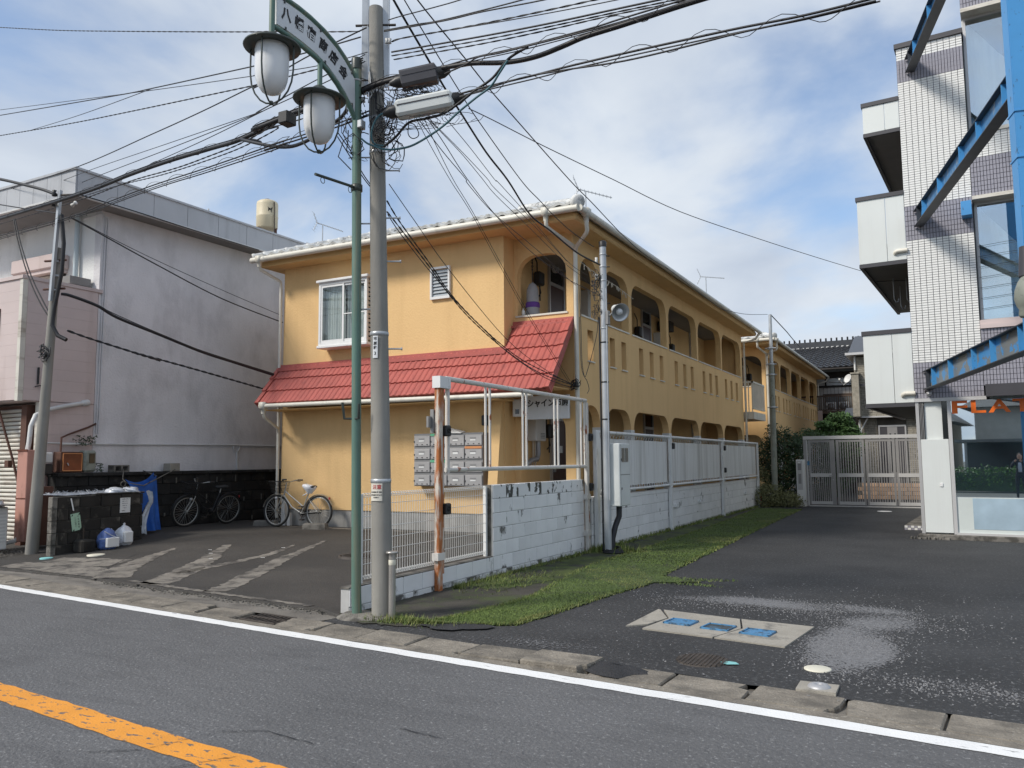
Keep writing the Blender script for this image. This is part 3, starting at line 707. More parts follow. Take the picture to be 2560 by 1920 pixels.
def apartment(label, dy, dx, near):
    X = lambda v: v+dx
    Y = lambda v: v+dy
    root = thing('apartment_building', label, 'building', (X(-9.4), Y(20), .2))
    P = lambda n, b, m, par=root, **k: obj(n, b, m, par, **k)
    # walls
    fx = lambda a, z, t: (X(a), Y(13.2)+t, z)
    P('front_wall', B().plate(rect(-12.79,-7.2,.6,5.9), [rect(-11.40,-10.35,4.15,5.3), rect(-8.80,-8.44,4.86,5.40)], fx, 0, .16), M['orange_stucco'])
    sx = lambda a, z, t: (X(-5.944)-t, Y(a), z)
    holes = [arch(a, c, 4.36, 5.53, min(.40, (c-a)*.45)) for a, c in BAYS] + [arch(a, c, .32, 2.65, min(.42, (c-a)*.45)) for a, c in BAYS] + [rect(s, s+.29, 3.51, 4.12) for s in SLITS]
    P('side_wall', B().plate(rect(13.77,28.05,.3,6.0), holes, sx, 0, .16), M['orange_stucco'])
    ex = lambda a, z, t: (X(a), Y(13.613)+t, z)
    P('end_wall', B().plate(rect(-7.2,-5.944,.3,5.9), [arch(-7.13,-6.085,4.37,5.55,.40), arch(-7.08,-6.14,.32,2.50,.34)], ex, 0, .157), M['orange_stucco'])
    P('inner_wall', B().box(X(-7.4), X(-7.2), Y(13.36), Y(28.05), .3, 5.9), M['orange_stucco'])
    P('left_wall', B().box(X(-12.79), X(-12.63), Y(13.36), Y(28.05), .6, 5.9), M['orange_stucco'])
    P('back_wall', B().box(X(-12.63), X(-7.4), Y(27.9), Y(28.05), .6, 5.9).box(X(-7.2), X(-6.104), Y(27.9), Y(28.05), .3, 5.9), M['orange_stucco'])
    P('foundation', B().box(X(-12.77), X(-7.22), Y(13.22), Y(28.0), -.05, .6).box(X(-7.2), X(-5.95), Y(13.62), Y(28.0), -.05, .3), M['foundation'])
    P('walkway_floor', B().box(X(-7.2), X(-6.104), Y(13.77), Y(27.9), 3.05, 3.25), M['ceiling_grey'])
    P('walkway_ceiling', B().box(X(-7.2), X(-6.104), Y(13.77), Y(27.9), 5.76, 5.88), M['ceiling_grey'])
    for a, c in BAYS:
        P('coping', B().box(X(-6.11), X(-5.925), Y(a-.0), Y(c), 4.338, 4.368), M['cream_pipe'])
    P('coping', B().box(X(-7.16), X(-6.06), Y(13.59), Y(13.78), 4.35, 4.385), M['cream_pipe'])
    for s in SLITS: P('slit_sill', B().box(X(-6.0), X(-5.915), Y(s-.02), Y(s+.31), 3.486, 3.512), M['cream_pipe'])
    for (a, c), (e, f) in zip(BAYS, BAYS[1:]+[(28.0,28)]):
        P('pier', B().box(X(-6.11), X(-5.938), Y(c-.012), Y(min(e, 28.05)+.012), .3, 2.24), M['heater_white'])
    # eaves, roof, gutters
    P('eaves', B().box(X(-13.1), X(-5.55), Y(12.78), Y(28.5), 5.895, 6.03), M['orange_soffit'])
    b = B(); b.bbox(X(-6.05), X(-5.50), Y(12.76), Y(28.45), 5.85, 5.99, .03); P('side_fascia', b, M['orange_stucco'])
    ez, sl = 6.04, math.tan(R(21)); xm = (-13.2-5.42)/2; hw = (13.2-5.42)/2; rz_ = ez+hw*sl
    V = [(X(-13.2),Y(12.66),ez),(X(-5.42),Y(12.66),ez),(X(-5.42),Y(28.6),ez),(X(-13.2),Y(28.6),ez),(X(xm),Y(12.66+hw),rz_),(X(xm),Y(28.6-hw),rz_)]
    rf = P('roof', B().add(V, [(0,1,4),(1,2,5,4),(2,3,5),(3,0,4,5),(3,2,1,0)]), M['white_roof_tile'])
    s_ = Vector((0, math.cos(R(21)), math.sin(R(21)))); n_ = Vector((0, -s_.z, s_.y))
    for r_ in range(3 if near else 1):
        for i in range(27):
            xx = -5.56 - i*.285; y = 12.62 + r_*.25*s_.y
            if r_ and (xx > -5.5-(r_*.25) or xx < -13.12+(r_*.25)): continue
            if xx < -13.15: continue
            p = Vector((X(xx), Y(y), ez+.03+r_*.25*s_.z))
            inst('roof_tile', WHT_T, rf, None, Mx=Matrix.Translation(p) @ Matrix((Vector((1,0,0)), s_, n_)).transposed().to_4x4() @ Matrix.Rotation(jit(.012), 4, 'Z'))
    capb = B(); capb.lathe([(.070,0),(.088,.012),(.088,.06),(.078,.075),(.078,.30),(.066,.31)], n=14); cm = capb.mesh('ridge_cap'); cm.materials.append(M['white_roof_tile'])
    for sgn, x0 in ((-1,-5.40),(1,-13.22)):
        d = Vector((sgn*.7, .7, .7*sl)).normalized()
        for i in range(14 if near else 4):
            p = Vector((X(x0), Y(12.64), ez+.06)) + d*(i*.24)
            inst('ridge_cap', cm, rf, None, Mx=Matrix.Translation(p) @ d.to_track_quat('Z', 'Y').to_matrix().to_4x4())
    b = B(); d = Vector((-.7,.7,.7*sl)).normalized(); q = d.to_track_quat('Z','Y').to_matrix()
    b.lathe([(0,-.03),(.10,-.03),(.13,0),(.13,.06),(.11,.07)], (X(-5.40), Y(12.64), ez+.07), 18, q); P('ridge_end', b, M['white_roof_tile'], rf)
    P('gutter', B().tube([(X(-13.22),Y(12.62),6.03),(X(-5.40),Y(12.62),6.0)], .062, 10), M['cream_pipe'])
    P('gutter', B().tube([(X(-5.38),Y(12.64),6.0),(X(-5.38),Y(28.5),5.97)], .062, 10), M['cream_pipe'])
    def pipe(pts, r_=.038): P('downpipe', B().tube([(X(a), Y(c), z) for a, c, z in pts], r_, 10), M['cream_pipe'])
    def hopper(a, c, z): P('hopper', B().lathe([(.045,-.16),(.055,-.06),(.095,-.04),(.10,.08),(.08,.09)], (X(a), Y(c), z), 4, Matrix.Rotation(R(45), 3, 'Z')), M['cream_pipe'])
    hopper(-6.02,12.62,6.0); hopper(-5.38,12.95,5.98)
    pipe([(-6.02,12.62,5.86),(-6.02,12.64,5.75),(-5.98,12.75,5.70),(-5.88,13.50,5.58),(-5.87,13.56,5.50)])
    pipe([(-5.38,12.95,5.84),(-5.38,12.98,5.68),(-5.42,13.03,5.64),(-5.82,13.5,5.56),(-5.865,13.56,5.48)])
    pipe([(-5.868,13.56,5.52),(-5.868,13.56,.3)], .042)
    hopper(-12.98,12.62,6.02); pipe([(-12.98,12.62,5.9),(-12.98,12.66,5.80),(-12.85,13.12,5.62),(-12.84,13.14,5.5),(-12.84,13.14,.4)], .034)
    pipe([(-5.38,28.3,5.9),(-5.5,28.28,5.72),(-5.88,28.12,5.6),(-5.88,28.12,.3)])
    for y0 in (15.19, 21.17, 26.0):
        for zf in (3.28, .4): door(root, Y(y0), zf, dx)
    if near:
        lw = P('louvre_window', B().box(-8.85,-8.81,13.14,13.25,4.80,5.45).box(-8.43,-8.39,13.14,13.25,4.80,5.45).box(-8.81,-8.43,13.14,13.25,5.41,5.45).box(-8.81,-8.43,13.14,13.25,4.80,4.85), M['white_metal'])
        for i in range(8):
            z = 4.875+i*.068; b = B(); b.add([(-8.81,13.165,z-.02),(-8.43,13.165,z-.02),(-8.43,13.2,z+.045),(-8.81,13.2,z+.045),(-8.81,13.17,z-.024),(-8.43,13.17,z-.024),(-8.43,13.205,z+.041),(-8.81,13.205,z+.041)], [(0,1,2,3),(7,6,5,4),(0,4,5,1),(2,6,7,3)]); P('slat', b, M['louvre_glass_sky'], lw)
        P('backing', B().box(-8.81,-8.43,13.24,13.26,4.85,5.41), M['dark_glass'], lw)
        # bay window
        x0, x1, y0, z0, z1 = -11.52, -10.24, 12.90, 4.04, 5.38
        bw = P('bay_window', B().bbox(x0-.05,x1+.05,y0-.05,13.2,z1,z1+.06,.012).bbox(x0-.03,x1+.03,y0-.03,13.2,z0-.06,z0,.01)
               .box(x0,x0+.05,y0,13.2,z0,z1).box(x1-.05,x1,y0,y0+.05,z0,z1).box(x1-.05,x1,13.15,13.2,z0,z1).box(x0+.05,x1-.05,y0,y0+.05,z0,z0+.05).box(x0+.05,x1-.05,y0,y0+.05,z1-.05,z1), M['white_metal'])
        xm_ = (x0+x1)/2
        for a, c, yo in ((x0+.05, xm_+.03, y0+.012), (xm_-.03, x1-.05, y0+.032)):
            sh = P('sash', B().box(a,a+.045,yo,yo+.018,z0+.05,z1-.05).box(c-.045,c,yo,yo+.018,z0+.05,z1-.05).box(a+.045,c-.045,yo,yo+.018,z0+.05,z0+.11).box(a+.045,c-.045,yo,yo+.018,z1-.10,z1-.05), M['white_metal'], bw)
        g = M['window_pane']
        P('pane', B().box(x0+.095,xm_-.015,y0+.018,y0+.024,z0+.11,z1-.10), g, bw); P('pane', B().box(xm_+.015,x1-.095,y0+.038,y0+.044,z0+.11,z1-.10), g, bw)
        P('rail', B().box(xm_+.02,x1-.06,y0-.005,y0+.008,4.66,4.68), M['white_metal'], bw)
        sl_ = B()
        for i in range(14): sl_.box(x1-.03,x1-.012,y0+.06,13.14,z0+.05+i*.092,z0+.11+i*.092)
        P('side_louvre', sl_, M['alu_grey'], bw)
        def drape(a, c, yy, name, label=None):
            V = []; F = []; n = 40
            for j, z in enumerate((z0+.06, z0+.5, z1-.3, z1-.06)):
                for i in range(n+1):
                    x = a+(c-a)*i/n; q = (1-.12*j/3)
                    V.append((x, yy+.022*math.sin(i*1.35)*q+.01*math.sin(i*.5+j), z))
            for j in range(3):
                for i in range(n): F.append((j*(n+1)+i, j*(n+1)+i+1, (j+1)*(n+1)+i+1, (j+1)*(n+1)+i))
            P(name, B().add(V, F, True), M['curtain'], bw)
        drape(x0+.06, xm_-.02, y0+.14, 'curtain'); drape(xm_+.0, x1-.08, y0+.16, 'curtain')
        P('bay_back', B().box(-11.40,-10.35,13.30,13.33,4.15,5.3), M['dark_glass'], bw)
        # red canopy
        e0 = Vector((0, 12.50, 2.83)); s2 = Vector((0, .609, .793)); n2 = Vector((0, -.793, .609)); rl = .348
        def cpt(x, k, off=0):
            p = e0 + s2*k + n2*off; return (x, p.y, p.z)
        cb = B()
        for xa, xb, kk in ((-12.80,-7.2,1.12),(-7.2,-5.96,1.80)):
            V = [cpt(xa,.02,-.02),cpt(xb,.02,-.02),cpt(xb,kk,-.02),cpt(xa,kk,-.02),cpt(xa,.02,-.07),cpt(xb,.02,-.07),cpt(xb,kk,-.07),cpt(xa,kk,-.07)]
            cb.add(V, [(0,1,2,3),(7,6,5,4),(0,4,5,1),(2,6,7,3),(0,3,7,4),(1,5,6,2)])
        cn = P('canopy_roof', cb, M['red_tile'])
        tilt = Matrix.Rotation(-.04, 4, 'X')
        for r_ in range(5):
            for i in range(54):
                xx = -6.035 - i*.128
                if r_ >= 3 and xx < -7.14: continue
                if xx < -12.75: continue
                p = Vector(cpt(xx, r_*rl, .008))
                inst('roof_tile', RED_T, cn, None, Mx=Matrix.Translation(p) @ Matrix((Vector((1,0,0)), s2, n2)).transposed().to_4x4() @ Matrix.Scale(.98 if r_ == 4 else 1, 4, (0,1,0)))
        P('flashing', B().box(-12.80,-7.06,13.135,13.2,3.66,3.735).box(-12.80,-7.10,13.06,13.15,3.61,3.665).box(-12.80,-7.1,13.02,13.08,3.585,3.62), M['red_tile'], cn)
        P('flashing', B().box(-7.2,-5.93,13.55,13.613,4.17,4.265).box(-7.2,-5.95,13.48,13.56,4.13,4.18), M['red_tile'], cn)
        for i in range(5):      # stepped barge tiles on the right edge
            bb = B(); V = [cpt(-6.0,i*rl,.065),cpt(-5.93,i*rl,.065),cpt(-5.93,(i+1)*rl,.035),cpt(-6.0,(i+1)*rl,.035),cpt(-6.0,i*rl,-.10),cpt(-5.93,i*rl,-.10),cpt(-5.93,(i+1)*rl,-.10),cpt(-6.0,(i+1)*rl,-.10)]
            bb.add(V, [(0,1,2,3),(7,6,5,4),(0,4,5,1),(2,6,7,3),(0,3,7,4),(1,5,6,2)]); P('barge_tile', bb, M['red_tile'], cn)
        for i in range(3):
            bb = B(); V = [cpt(-12.88,i*rl,.06),cpt(-12.77,i*rl,.065),cpt(-12.77,(i+1)*rl,.035),cpt(-12.88,(i+1)*rl,.03),cpt(-12.88,i*rl,-.10),cpt(-12.77,i*rl,-.10),cpt(-12.77,(i+1)*rl,-.10),cpt(-12.88,(i+1)*rl,-.10)]
            bb.add(V, [(0,1,2,3),(7,6,5,4),(0,4,5,1),(2,6,7,3),(0,3,7,4),(1,5,6,2)]); P('barge_tile', bb, M['red_tile'], cn)
        P('canopy_gutter', B().tube([(-12.72,12.46,2.79),(-6.25,12.46,2.75)], .045, 10), M['cream_pipe'], cn)
        hopper(-12.62,12.47,2.78); pipe([(-12.62,12.47,2.66),(-12.62,12.5,2.55),(-12.80,13.08,2.34),(-12.83,13.12,2.25)], .032)
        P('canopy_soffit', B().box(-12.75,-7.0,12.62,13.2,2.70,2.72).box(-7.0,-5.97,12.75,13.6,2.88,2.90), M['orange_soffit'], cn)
        # tapered fin beside the entrance
        V = [(-7.42,13.2,2.72),(-7.22,13.2,2.72),(-7.22,13.2,.3),(-7.42,13.2,.3),(-7.42,13.13,2.72),(-7.22,13.13,2.72),(-7.27,12.90,.3),(-7.47,12.90,.3)]
        P('entrance_fin', B().add(V, [(4,5,6,7),(0,3,2,1),(4,7,3,0),(5,1,2,6),(4,0,1,5),(7,6,2,3)]), M['orange_stucco'])
        # connecting balcony behind the far end
        bal = P('balcony', B().box(-6.5,-5.62,28.15,30.2,2.95,3.2).box(-5.68,-5.62,28.15,30.2,4.2,4.26).box(-6.5,-5.62,28.15,28.2,4.2,4.26).box(-5.68,-5.62,28.15,30.2,3.3,3.34), M['cream_pipe'])
        for i in range(20): P('bar', B().box(-5.665,-5.635,28.2+i*.105,28.235+i*.105,3.34,4.2), M['cream_pipe'], bal)
        for i in range(7): P('bar', B().box(-6.4+i*.12,-6.37+i*.12,28.16,28.19,3.2,4.2), M['cream_pipe'], bal)
    return root
m = bpy.data.materials.new('window_pane'); m.use_nodes = True; nt = m.node_tree; N = nt.nodes; L = nt.links
N.remove(N['Principled BSDF']); gl = N.new('ShaderNodeBsdfGlossy'); gl.inputs['Roughness'].default_value = .01; tr = N.new('ShaderNodeBsdfTransparent'); tr.inputs[0].default_value = (.86,.89,.88,1)
mxs = N.new('ShaderNodeMixShader'); lw = N.new('ShaderNodeLayerWeight'); pw = N.new('ShaderNodeMath'); pw.operation = 'POWER'; pw.inputs[1].default_value = 4
L.new(lw.outputs['Facing'], pw.inputs[0]); ad = N.new('ShaderNodeMath'); ad.operation = 'MULTIPLY_ADD'; ad.inputs[1].default_value = .8; ad.inputs[2].default_value = .07; L.new(pw.outputs[0], ad.inputs[0])
L.new(ad.outputs[0], mxs.inputs[0]); L.new(tr.outputs[0], mxs.inputs[1]); L.new(gl.outputs[0], mxs.inputs[2]); L.new(mxs.outputs[0], N['Material Output'].inputs[0]); M['window_pane'] = m
apartment('two storey yellow apartment building with red tiled canopy over its ground floor', 0, 0, True)
apartment('farther yellow apartment building with arched walkway, behind the red canopied one', 17.87, .144, False)

# wall-hung things in the apartment walkways
def heater(y, z0, z1, wd, label, dx=0.):
    x = -7.2+dx; t = thing('water_heater', label, 'water heater', (x, y, z0), 'gas water heaters in the walkways')
    obj('casing', B().bbox(x, x+.22, y, y+wd, z0, z1, .012), M['heater_white'], t)
    obj('vent', B().box(x+.22, x+.228, y+wd*.25, y+wd*.8, z1-.09, z1-.05), M['black_plastic'], t)
    b = B()
    for i in range(4): b.box(x+.22, x+.226, y+wd*.45, y+wd*.85, z0+.05+i*.03, z0+.065+i*.03)
    obj('louvre', b, M['alu_dark'], t)
    b = B()
    for i in range(3): b.tube([(x+.08, y+wd*(.3+.2*i), z0), (x+.08, y+wd*(.3+.2*i), z0-.3), (x+.03, y+wd*(.3+.2*i), z0-.5)], .012, 6)
    obj('pipe', b, M['cream_pipe'], t)
heater(14.08, 1.98, 2.50, .44, 'white water heater on the ground floor wall behind the rusty frame')
heater(16.84, 4.55, 5.50, .40, 'left white water heater behind the second upper arch')
heater(17.34, 4.55, 5.48, .38, 'right white water heater of the pair behind the upper arches')
heater(22.2, 4.45, 5.25, .42, 'white water heater beside the door in the fourth upper arch')
t = thing('duct_pipe', 'bent silver foil duct below the ground floor water heater', 'duct', (-7.1,14.2,1.7))
obj('duct', B().tube([(-7.08,14.36,2.0),(-7.08,14.36,1.72),(-7.07,14.28,1.62),(-7.08,14.05,1.60),(-7.1,13.9,1.52),(-7.16,13.84,1.46)], .05, 10), M['silver'], t)
def gasmeter(y, z, label, x=-7.2):
    t = thing('gas_meter', label, 'gas meter', (x, y, z), 'dark gas meters in the walkways')
    obj('body', B().bbox(x+.03, x+.2, y-.11, y+.11, z-.15, z+.13, .03), M['black_plastic'], t)
    obj('pipe', B().tube([(x+.1,y-.06,z+.1),(x+.1,y-.06,z+.32),(x+.03,y-.06,z+.5)], .014, 6).tube([(x+.1,y+.06,z-.1),(x+.1,y+.06,z-.45)], .014, 6).tube([(x+.12,y-.02,z-.1),(x+.14,y+.02,z-.3),(x+.05,y+.06,z-.38)], .012, 6), M['black_cable'], t)
gasmeter(14.5, 5.3, 'dark gas meter inside the arch above the canopy')
gasmeter(20.6, 5.05, 'dark gas meter left of the door in the third long upper arch')
gasmeter(23.6, 4.95, 'dark gas meter in the fourth upper arch')
gasmeter(14.85, 2.2, 'dark gas meter right of the ground floor water heater')
gasmeter(31.9+2.2, 5.0, 'dark gas meter inside the arch of the farther building', -7.05)
t = thing('junction_box', 'black box hung under the walkway ceiling behind the third long arch', 'junction box', (-7.0,22.6,5.5))
obj('box', B().bbox(-7.15,-6.8,22.5,22.95,5.33,5.62,.01), M['black_plastic'], t); obj('conduit', B().tube([(-7.15,22.7,5.4),(-7.17,22.7,3.4)], .015, 6), M['black_cable'], t)
t = thing('wall_lamp', 'round wall lamp above the door in the front upper arch', 'wall lamp', (-7.1,15.6,5.6))
obj('shade', B().lathe([(0,.0),(.1,.01),(.12,.05),(.12,.1)], (-7.2,15.4,5.72), 16, Matrix.Rotation(R(90),3,'Y')), M['heater_white'], t)
# laundry hanging in the front arch
t = thing('laundry', 'grey covered laundry with a purple band hung in the front upper arch', 'laundry', (-6.95,14.0,4.4))
b = B(); b.lathe([(.02,.80),(.07,.76),(.115,.66),(.125,.5),(.12,.4),(.14,.2),(.15,0)], (-6.98,13.98,4.30), 18); obj('garment', b, M['laundry_grey'], t)
b = B(); b.lathe([(.126,.40),(.14,.38),(.145,.31),(.133,.29)], (-6.98,13.98,4.30), 18); obj('band', b, M['purple_cloth'], t)
b = B(); b.tube([(-6.98,13.98,5.10),(-6.98,13.98,5.72)], .008, 6)
for i in range(5): b.torus((-6.98,13.98,5.36+i*.07), .022, .006, Matrix.Rotation(R(90), 3, 'X' if i % 2 else 'Y'), 10, 5)
obj('chain', b, M['black_plastic'], t)
t = thing('bottle', 'small white bottle on the sill of the front upper arch', 'bottle', (-7.03,13.68,4.39)); obj('body', B().lathe([(0,0),(.035,0),(.035,.1),(.015,.13),(.015,.16),(0,.16)], (-7.03,13.68,4.386), 12), M['heater_white'], t)
# signboard under the canopy
def text_on(name, s, size, fn, m, parent, bold=0.0, th=.002):
    c = bpy.data.curves.new(name, 'FONT'); c.body = s; c.size = size; c.align_x = 'CENTER'; c.align_y = 'CENTER'; c.extrude = th; c.offset = bold; c.resolution_u = 2
    o = bpy.data.objects.new(name, c); col.objects.link(o); bpy.context.view_layer.update()
    me = bpy.data.meshes.new_from_object(o.evaluated_get(bpy.context.evaluated_depsgraph_get()))
    bpy.data.objects.remove(o); bpy.data.curves.remove(c)
    for v in me.vertices: v.co = Vector(fn(v.co.x, v.co.y, v.co.z))
    me.materials.clear(); me.materials.append(m)
    return obj(name, me, m, parent)
t = thing('apartment_sign', 'white name board with black letters under the red canopy', 'sign', (-6.4,13.5,2.55))
obj('board', B().bbox(-6.86,-6.0,13.46,13.52,2.36,2.80,.006), M['sign_white'], t)
text_on('lettering', 'シャイン市原', .155, lambda x, y, z: (-6.43+x*.92, 13.457-z, 2.655+y), M['ink_black'], t, .004)
t = thing('meter_case', 'small white meter case hung under the canopy left of the name board', 'meter case', (-7.05,13.3,2.5)); obj('case', B().bbox(-7.12,-6.92,13.36,13.5,2.42,2.75,.01), M['heater_white'], t); obj('window', B().box(-7.06,-6.98,13.353,13.36,2.47,2.56), M['dark_glass'], t)
# mailboxes
t = thing('mailbox_bank', 'bank of grey metal mailboxes on the yellow wall behind the mesh fence', 'mailboxes', (-8.2,13.1,1.1))
x0, x1, z0, z1 = -9.10, -7.55, 1.12, 2.13
obj('cabinet', B().box(x0,x1,12.98,13.2,z0,z1), M['alu_dark'], t)
cw, rh = (x1-x0)/4.0, (z1-z0)/4
for i in range(4):
    for j in range(4):
        a = x0+i*cw+.012; c = a+cw-.024; zb = z0+j*rh+.014; zt = zb+rh-.055
        d = obj('mailbox_door', B().bbox(a,c,12.955,12.99,zb,zt,.006), M['mail_grey'], t)
        obj('nameplate', B().box(a+cw*.3,a+cw*.6,12.949,12.956,zb+.085,zb+.11+.02*random.random()), M['paper_white'], d)
        obj('slot_flap', B().box(a+cw*.28,a+cw*.62,12.951,12.957,zb+.12,zb+.15), M['alu_dark'], d)
        b = B()
        for q in (.15,.45,.75): b.box(a+cw*q,a+cw*q+.03,12.95,12.957,zb+.02,zb+.035)
        obj('vent_hole', b, M['black_plastic'], d); obj('latch', B().box(a,a+.014,12.945,12.956,zb+.07,zb+.1), M['black_plastic'], d)
for (i, j, m_) in ((1,3,'green_tape'),(1,1,'green_tape'),(3,2,'orange_card')):
    obj('taped_slot', B().box(x0+i*cw+.01,x0+(i+1)*cw-.01,12.945,12.953,z0+(j+1)*rh-.05,z0+(j+1)*rh-.005), M[m_], t, label={'green_tape':'green tape sealing a slot','orange_card':'orange card in a slot'}[m_])
t = thing('leaflet', 'white leaflets sticking out above the mailboxes', 'leaflet', (-8.2,13,2.13)); obj('sheet', B().add([(-8.35,12.93,2.13),(-8.0,12.93,2.12),(-8.0,13.1,2.15),(-8.32,13.1,2.22),(-8.35,12.93,2.14),(-8.0,12.93,2.13),(-8.0,13.1,2.16),(-8.32,13.1,2.23)],[(0,1,2,3),(7,6,5,4),(0,4,5,1),(1,5,6,2),(2,6,7,3),(3,7,4,0)]), M['paper_white'], t)
# electric meter near the buttress
t = thing('electric_meter', 'small dark electric meter on the yellow wall above the mailboxes', 'electric meter', (-7.6,13.15,2.3)); obj('case', B().bbox(-7.66,-7.54,13.1,13.2,2.26,2.46,.02), M['black_plastic'], t); obj('conduit', B().tube([(-7.6,13.15,2.46),(-7.6,13.15,2.62),(-7.5,13.15,2.66)], .012, 6), M['cream_pipe'], t)
# ---------------- block walls, mesh fence, rusty frame, white sheet fence ----------------
XW = -5.62
def blk(L_, H_, T_, m, jx=.004, name='block', rough=.004):
    b = B(); b.bbox(jx, L_-jx, 0, T_, jx, H_-jx, .006); me = b.mesh(name); me.materials.append(m); return me
RX = Matrix.Rotation(R(90), 4, 'Z')     # block length runs along +Y, depth towards -X
wb = {k: blk(.39, .2, .03, M[k]) for k in ('white_block', 'white_block_peeling', 'white_block_base')}
wh = {k: blk(.195, .2, .03, M[k]) for k in ('white_block', 'white_block_peeling', 'white_block_base')}
def block_face(root, x, y0, y1, zs, off, m_of, full, half, L_=.39, jx=.003):
    # x: face plane facing +X; blocks laid along Y
    for r_, z in enumerate(zs):
        y = y0 - (off[r_ % len(off)])
        while y < y1-.02:
            a, c = max(y, y0), min(y+L_, y1); k = m_of(r_)
            if c-a > .03:
                Mx = Matrix.Translation((x+jit(jx*.3), a, z)) @ RX @ Matrix.Diagonal(((c-a)/L_, 1, 1, 1))
                inst('block', full[k], root, None, Mx=Mx)
            y += L_
t = thing('low_block_wall', 'low white block kerb wall under the mesh fence beside the poles', 'wall', (XW-.06,8.4,0))
obj('mortar_core', B().box(XW-.12, XW-.012, 6.84, 9.93, -.1, .25), M['white_block_mortar'], t)
obj('coping', B().box(XW-.13, XW-.004, 6.83, 9.93, .25, .268), M['old_concrete'], t)
block_face(t, XW, 6.84, 9.93, [-.14, .06], [0, .2], lambda r_: ('white_block_base', 'white_block')[r_], wb, wh)
t = thing('white_block_wall', 'white painted block wall with peeling top between the mesh fence and the rusty frame post', 'wall', (XW-.06,11.5,0))
obj('mortar_core', B().box(XW-.15, XW-.012, 9.94, 13.2, -.1, 1.255), M['white_block_mortar'], t)
obj('end_pier', B().box(XW-.155, XW-.03, 9.932, 9.98, .27, 1.255), M['old_concrete'], t)
block_face(t, XW, 9.945, 13.2, [-.14, .06, .26, .46, .66, .86, 1.06], [0, .2], lambda r_: 'white_block_base' if r_ == 0 else ('white_block_peeling' if r_ == 6 else 'white_block'), wb, wh)
# mesh fence
t = thing('mesh_fence', 'white welded mesh fence standing on the low block wall', 'fence', (XW-.1,8.5,.27))
xm = XW-.09; b = B()
y = 7.16
while y < 9.86:
    b.tube([(xm, y, .30), (xm, y, 1.20)], .0028, 5); b.tube([(xm, y, 1.20), (xm+.03, y, 1.225), (xm+.002, y, 1.25), (xm-.03, y, 1.225), (xm, y, 1.20)], .0028, 4)
    b.tube([(xm, y, .30), (xm+.03, y, .325), (xm+.002, y, .35), (xm-.03, y, .325), (xm, y, .30)], .0028, 4); y += .05
obj('mesh_wires', b, M['mesh_white'], t, kind='stuff')
for z in (.305,.345,.47,.60,.73,.86,.99,1.12,1.205,1.245): obj('rail_wire', B().tube([(xm+.003, 7.15, z), (xm+.003, 9.87, z)], .0034, 5), M['mesh_white'], t)
for z in (1.225,.328):
    for s_ in (-.03,.03): obj('rail_wire', B().tube([(xm+s_, 7.15, z), (xm+s_, 9.87, z)], .0028, 5), M['mesh_white'], t)
for y in (7.13, 9.89): obj('post', B().box(xm-.03, xm+.012, y-.022, y+.022, .25, 1.24), M['mesh_white'], t)
# rusty sign frame
t = thing('sign_frame', 'empty rusty white pipe frame on two tall posts along the block wall', 'sign frame', (XW,10.8,0))
obj('post', B().bbox(XW-.005, XW+.075, 8.45, 8.54, -.05, 2.64, .012).box(XW+.002, XW+.05, 8.54, 8.60, .2, 2.60), M['rusty_post'], t, label='heavily rusted near post')
obj('post', B().bbox(XW+.012, XW+.075, 13.20, 13.30, -.05, 2.62, .01), M['rusty_white'], t, label='far post with rust at its top')
obj('clamp', B().box(XW-.02, XW+.10, 8.43, 8.68, 2.52, 2.67).box(XW-.03,XW+.105,8.62,8.66,2.55,2.65), M['white_metal'], t)
fx_ = XW+.035
obj('top_pipe', B().tube([(fx_, 8.66, 2.655), (fx_, 13.26, 2.655)], .034, 12), M['rusty_white'], t)
obj('bottom_pipe', B().tube([(fx_, 8.66, 1.487), (fx_, 13.22, 1.487)], .030, 12), M['rusty_white'], t)
obj('side_pipe', B().tube([(fx_, 8.70, 1.45), (fx_, 8.70, 2.66)], .03, 12), M['rusty_white'], t)
for y in (9.68, 9.80, 10.81, 10.93, 11.94, 12.08, 13.04, 13.19): obj('upright', B().tube([(fx_, y, 1.50), (fx_, y, 2.64)], .0185, 10), M['rusty_white'], t)
for y, z in ((8.60,1.00),(8.60,1.98),(13.32,2.0),(13.32,1.12)): obj('bracket', B().bbox(XW+.05, XW+.12, y-.05, y+.07, z-.07, z+.07, .015).lathe([(0,-.03),(.03,-.03),(.03,.0)],(XW+.13,y,z),10,Matrix.Rotation(R(90),3,'Y')), M['black_plastic'], t)
obj('plate', B().box(XW-.06, XW-.03, 8.36, 8.45, 2.02, 2.16).box(XW-.05,XW+.0,8.43,8.47,1.95,2.25), M['alu_dark'], t)
for y, z in ((13.22,.95),(13.22,.32),(8.47,.42)): obj('strap', B().box(XW-.01, XW+.085, y-.06, y+.10, z-.045, z+.045), M['rusty_white'], t)
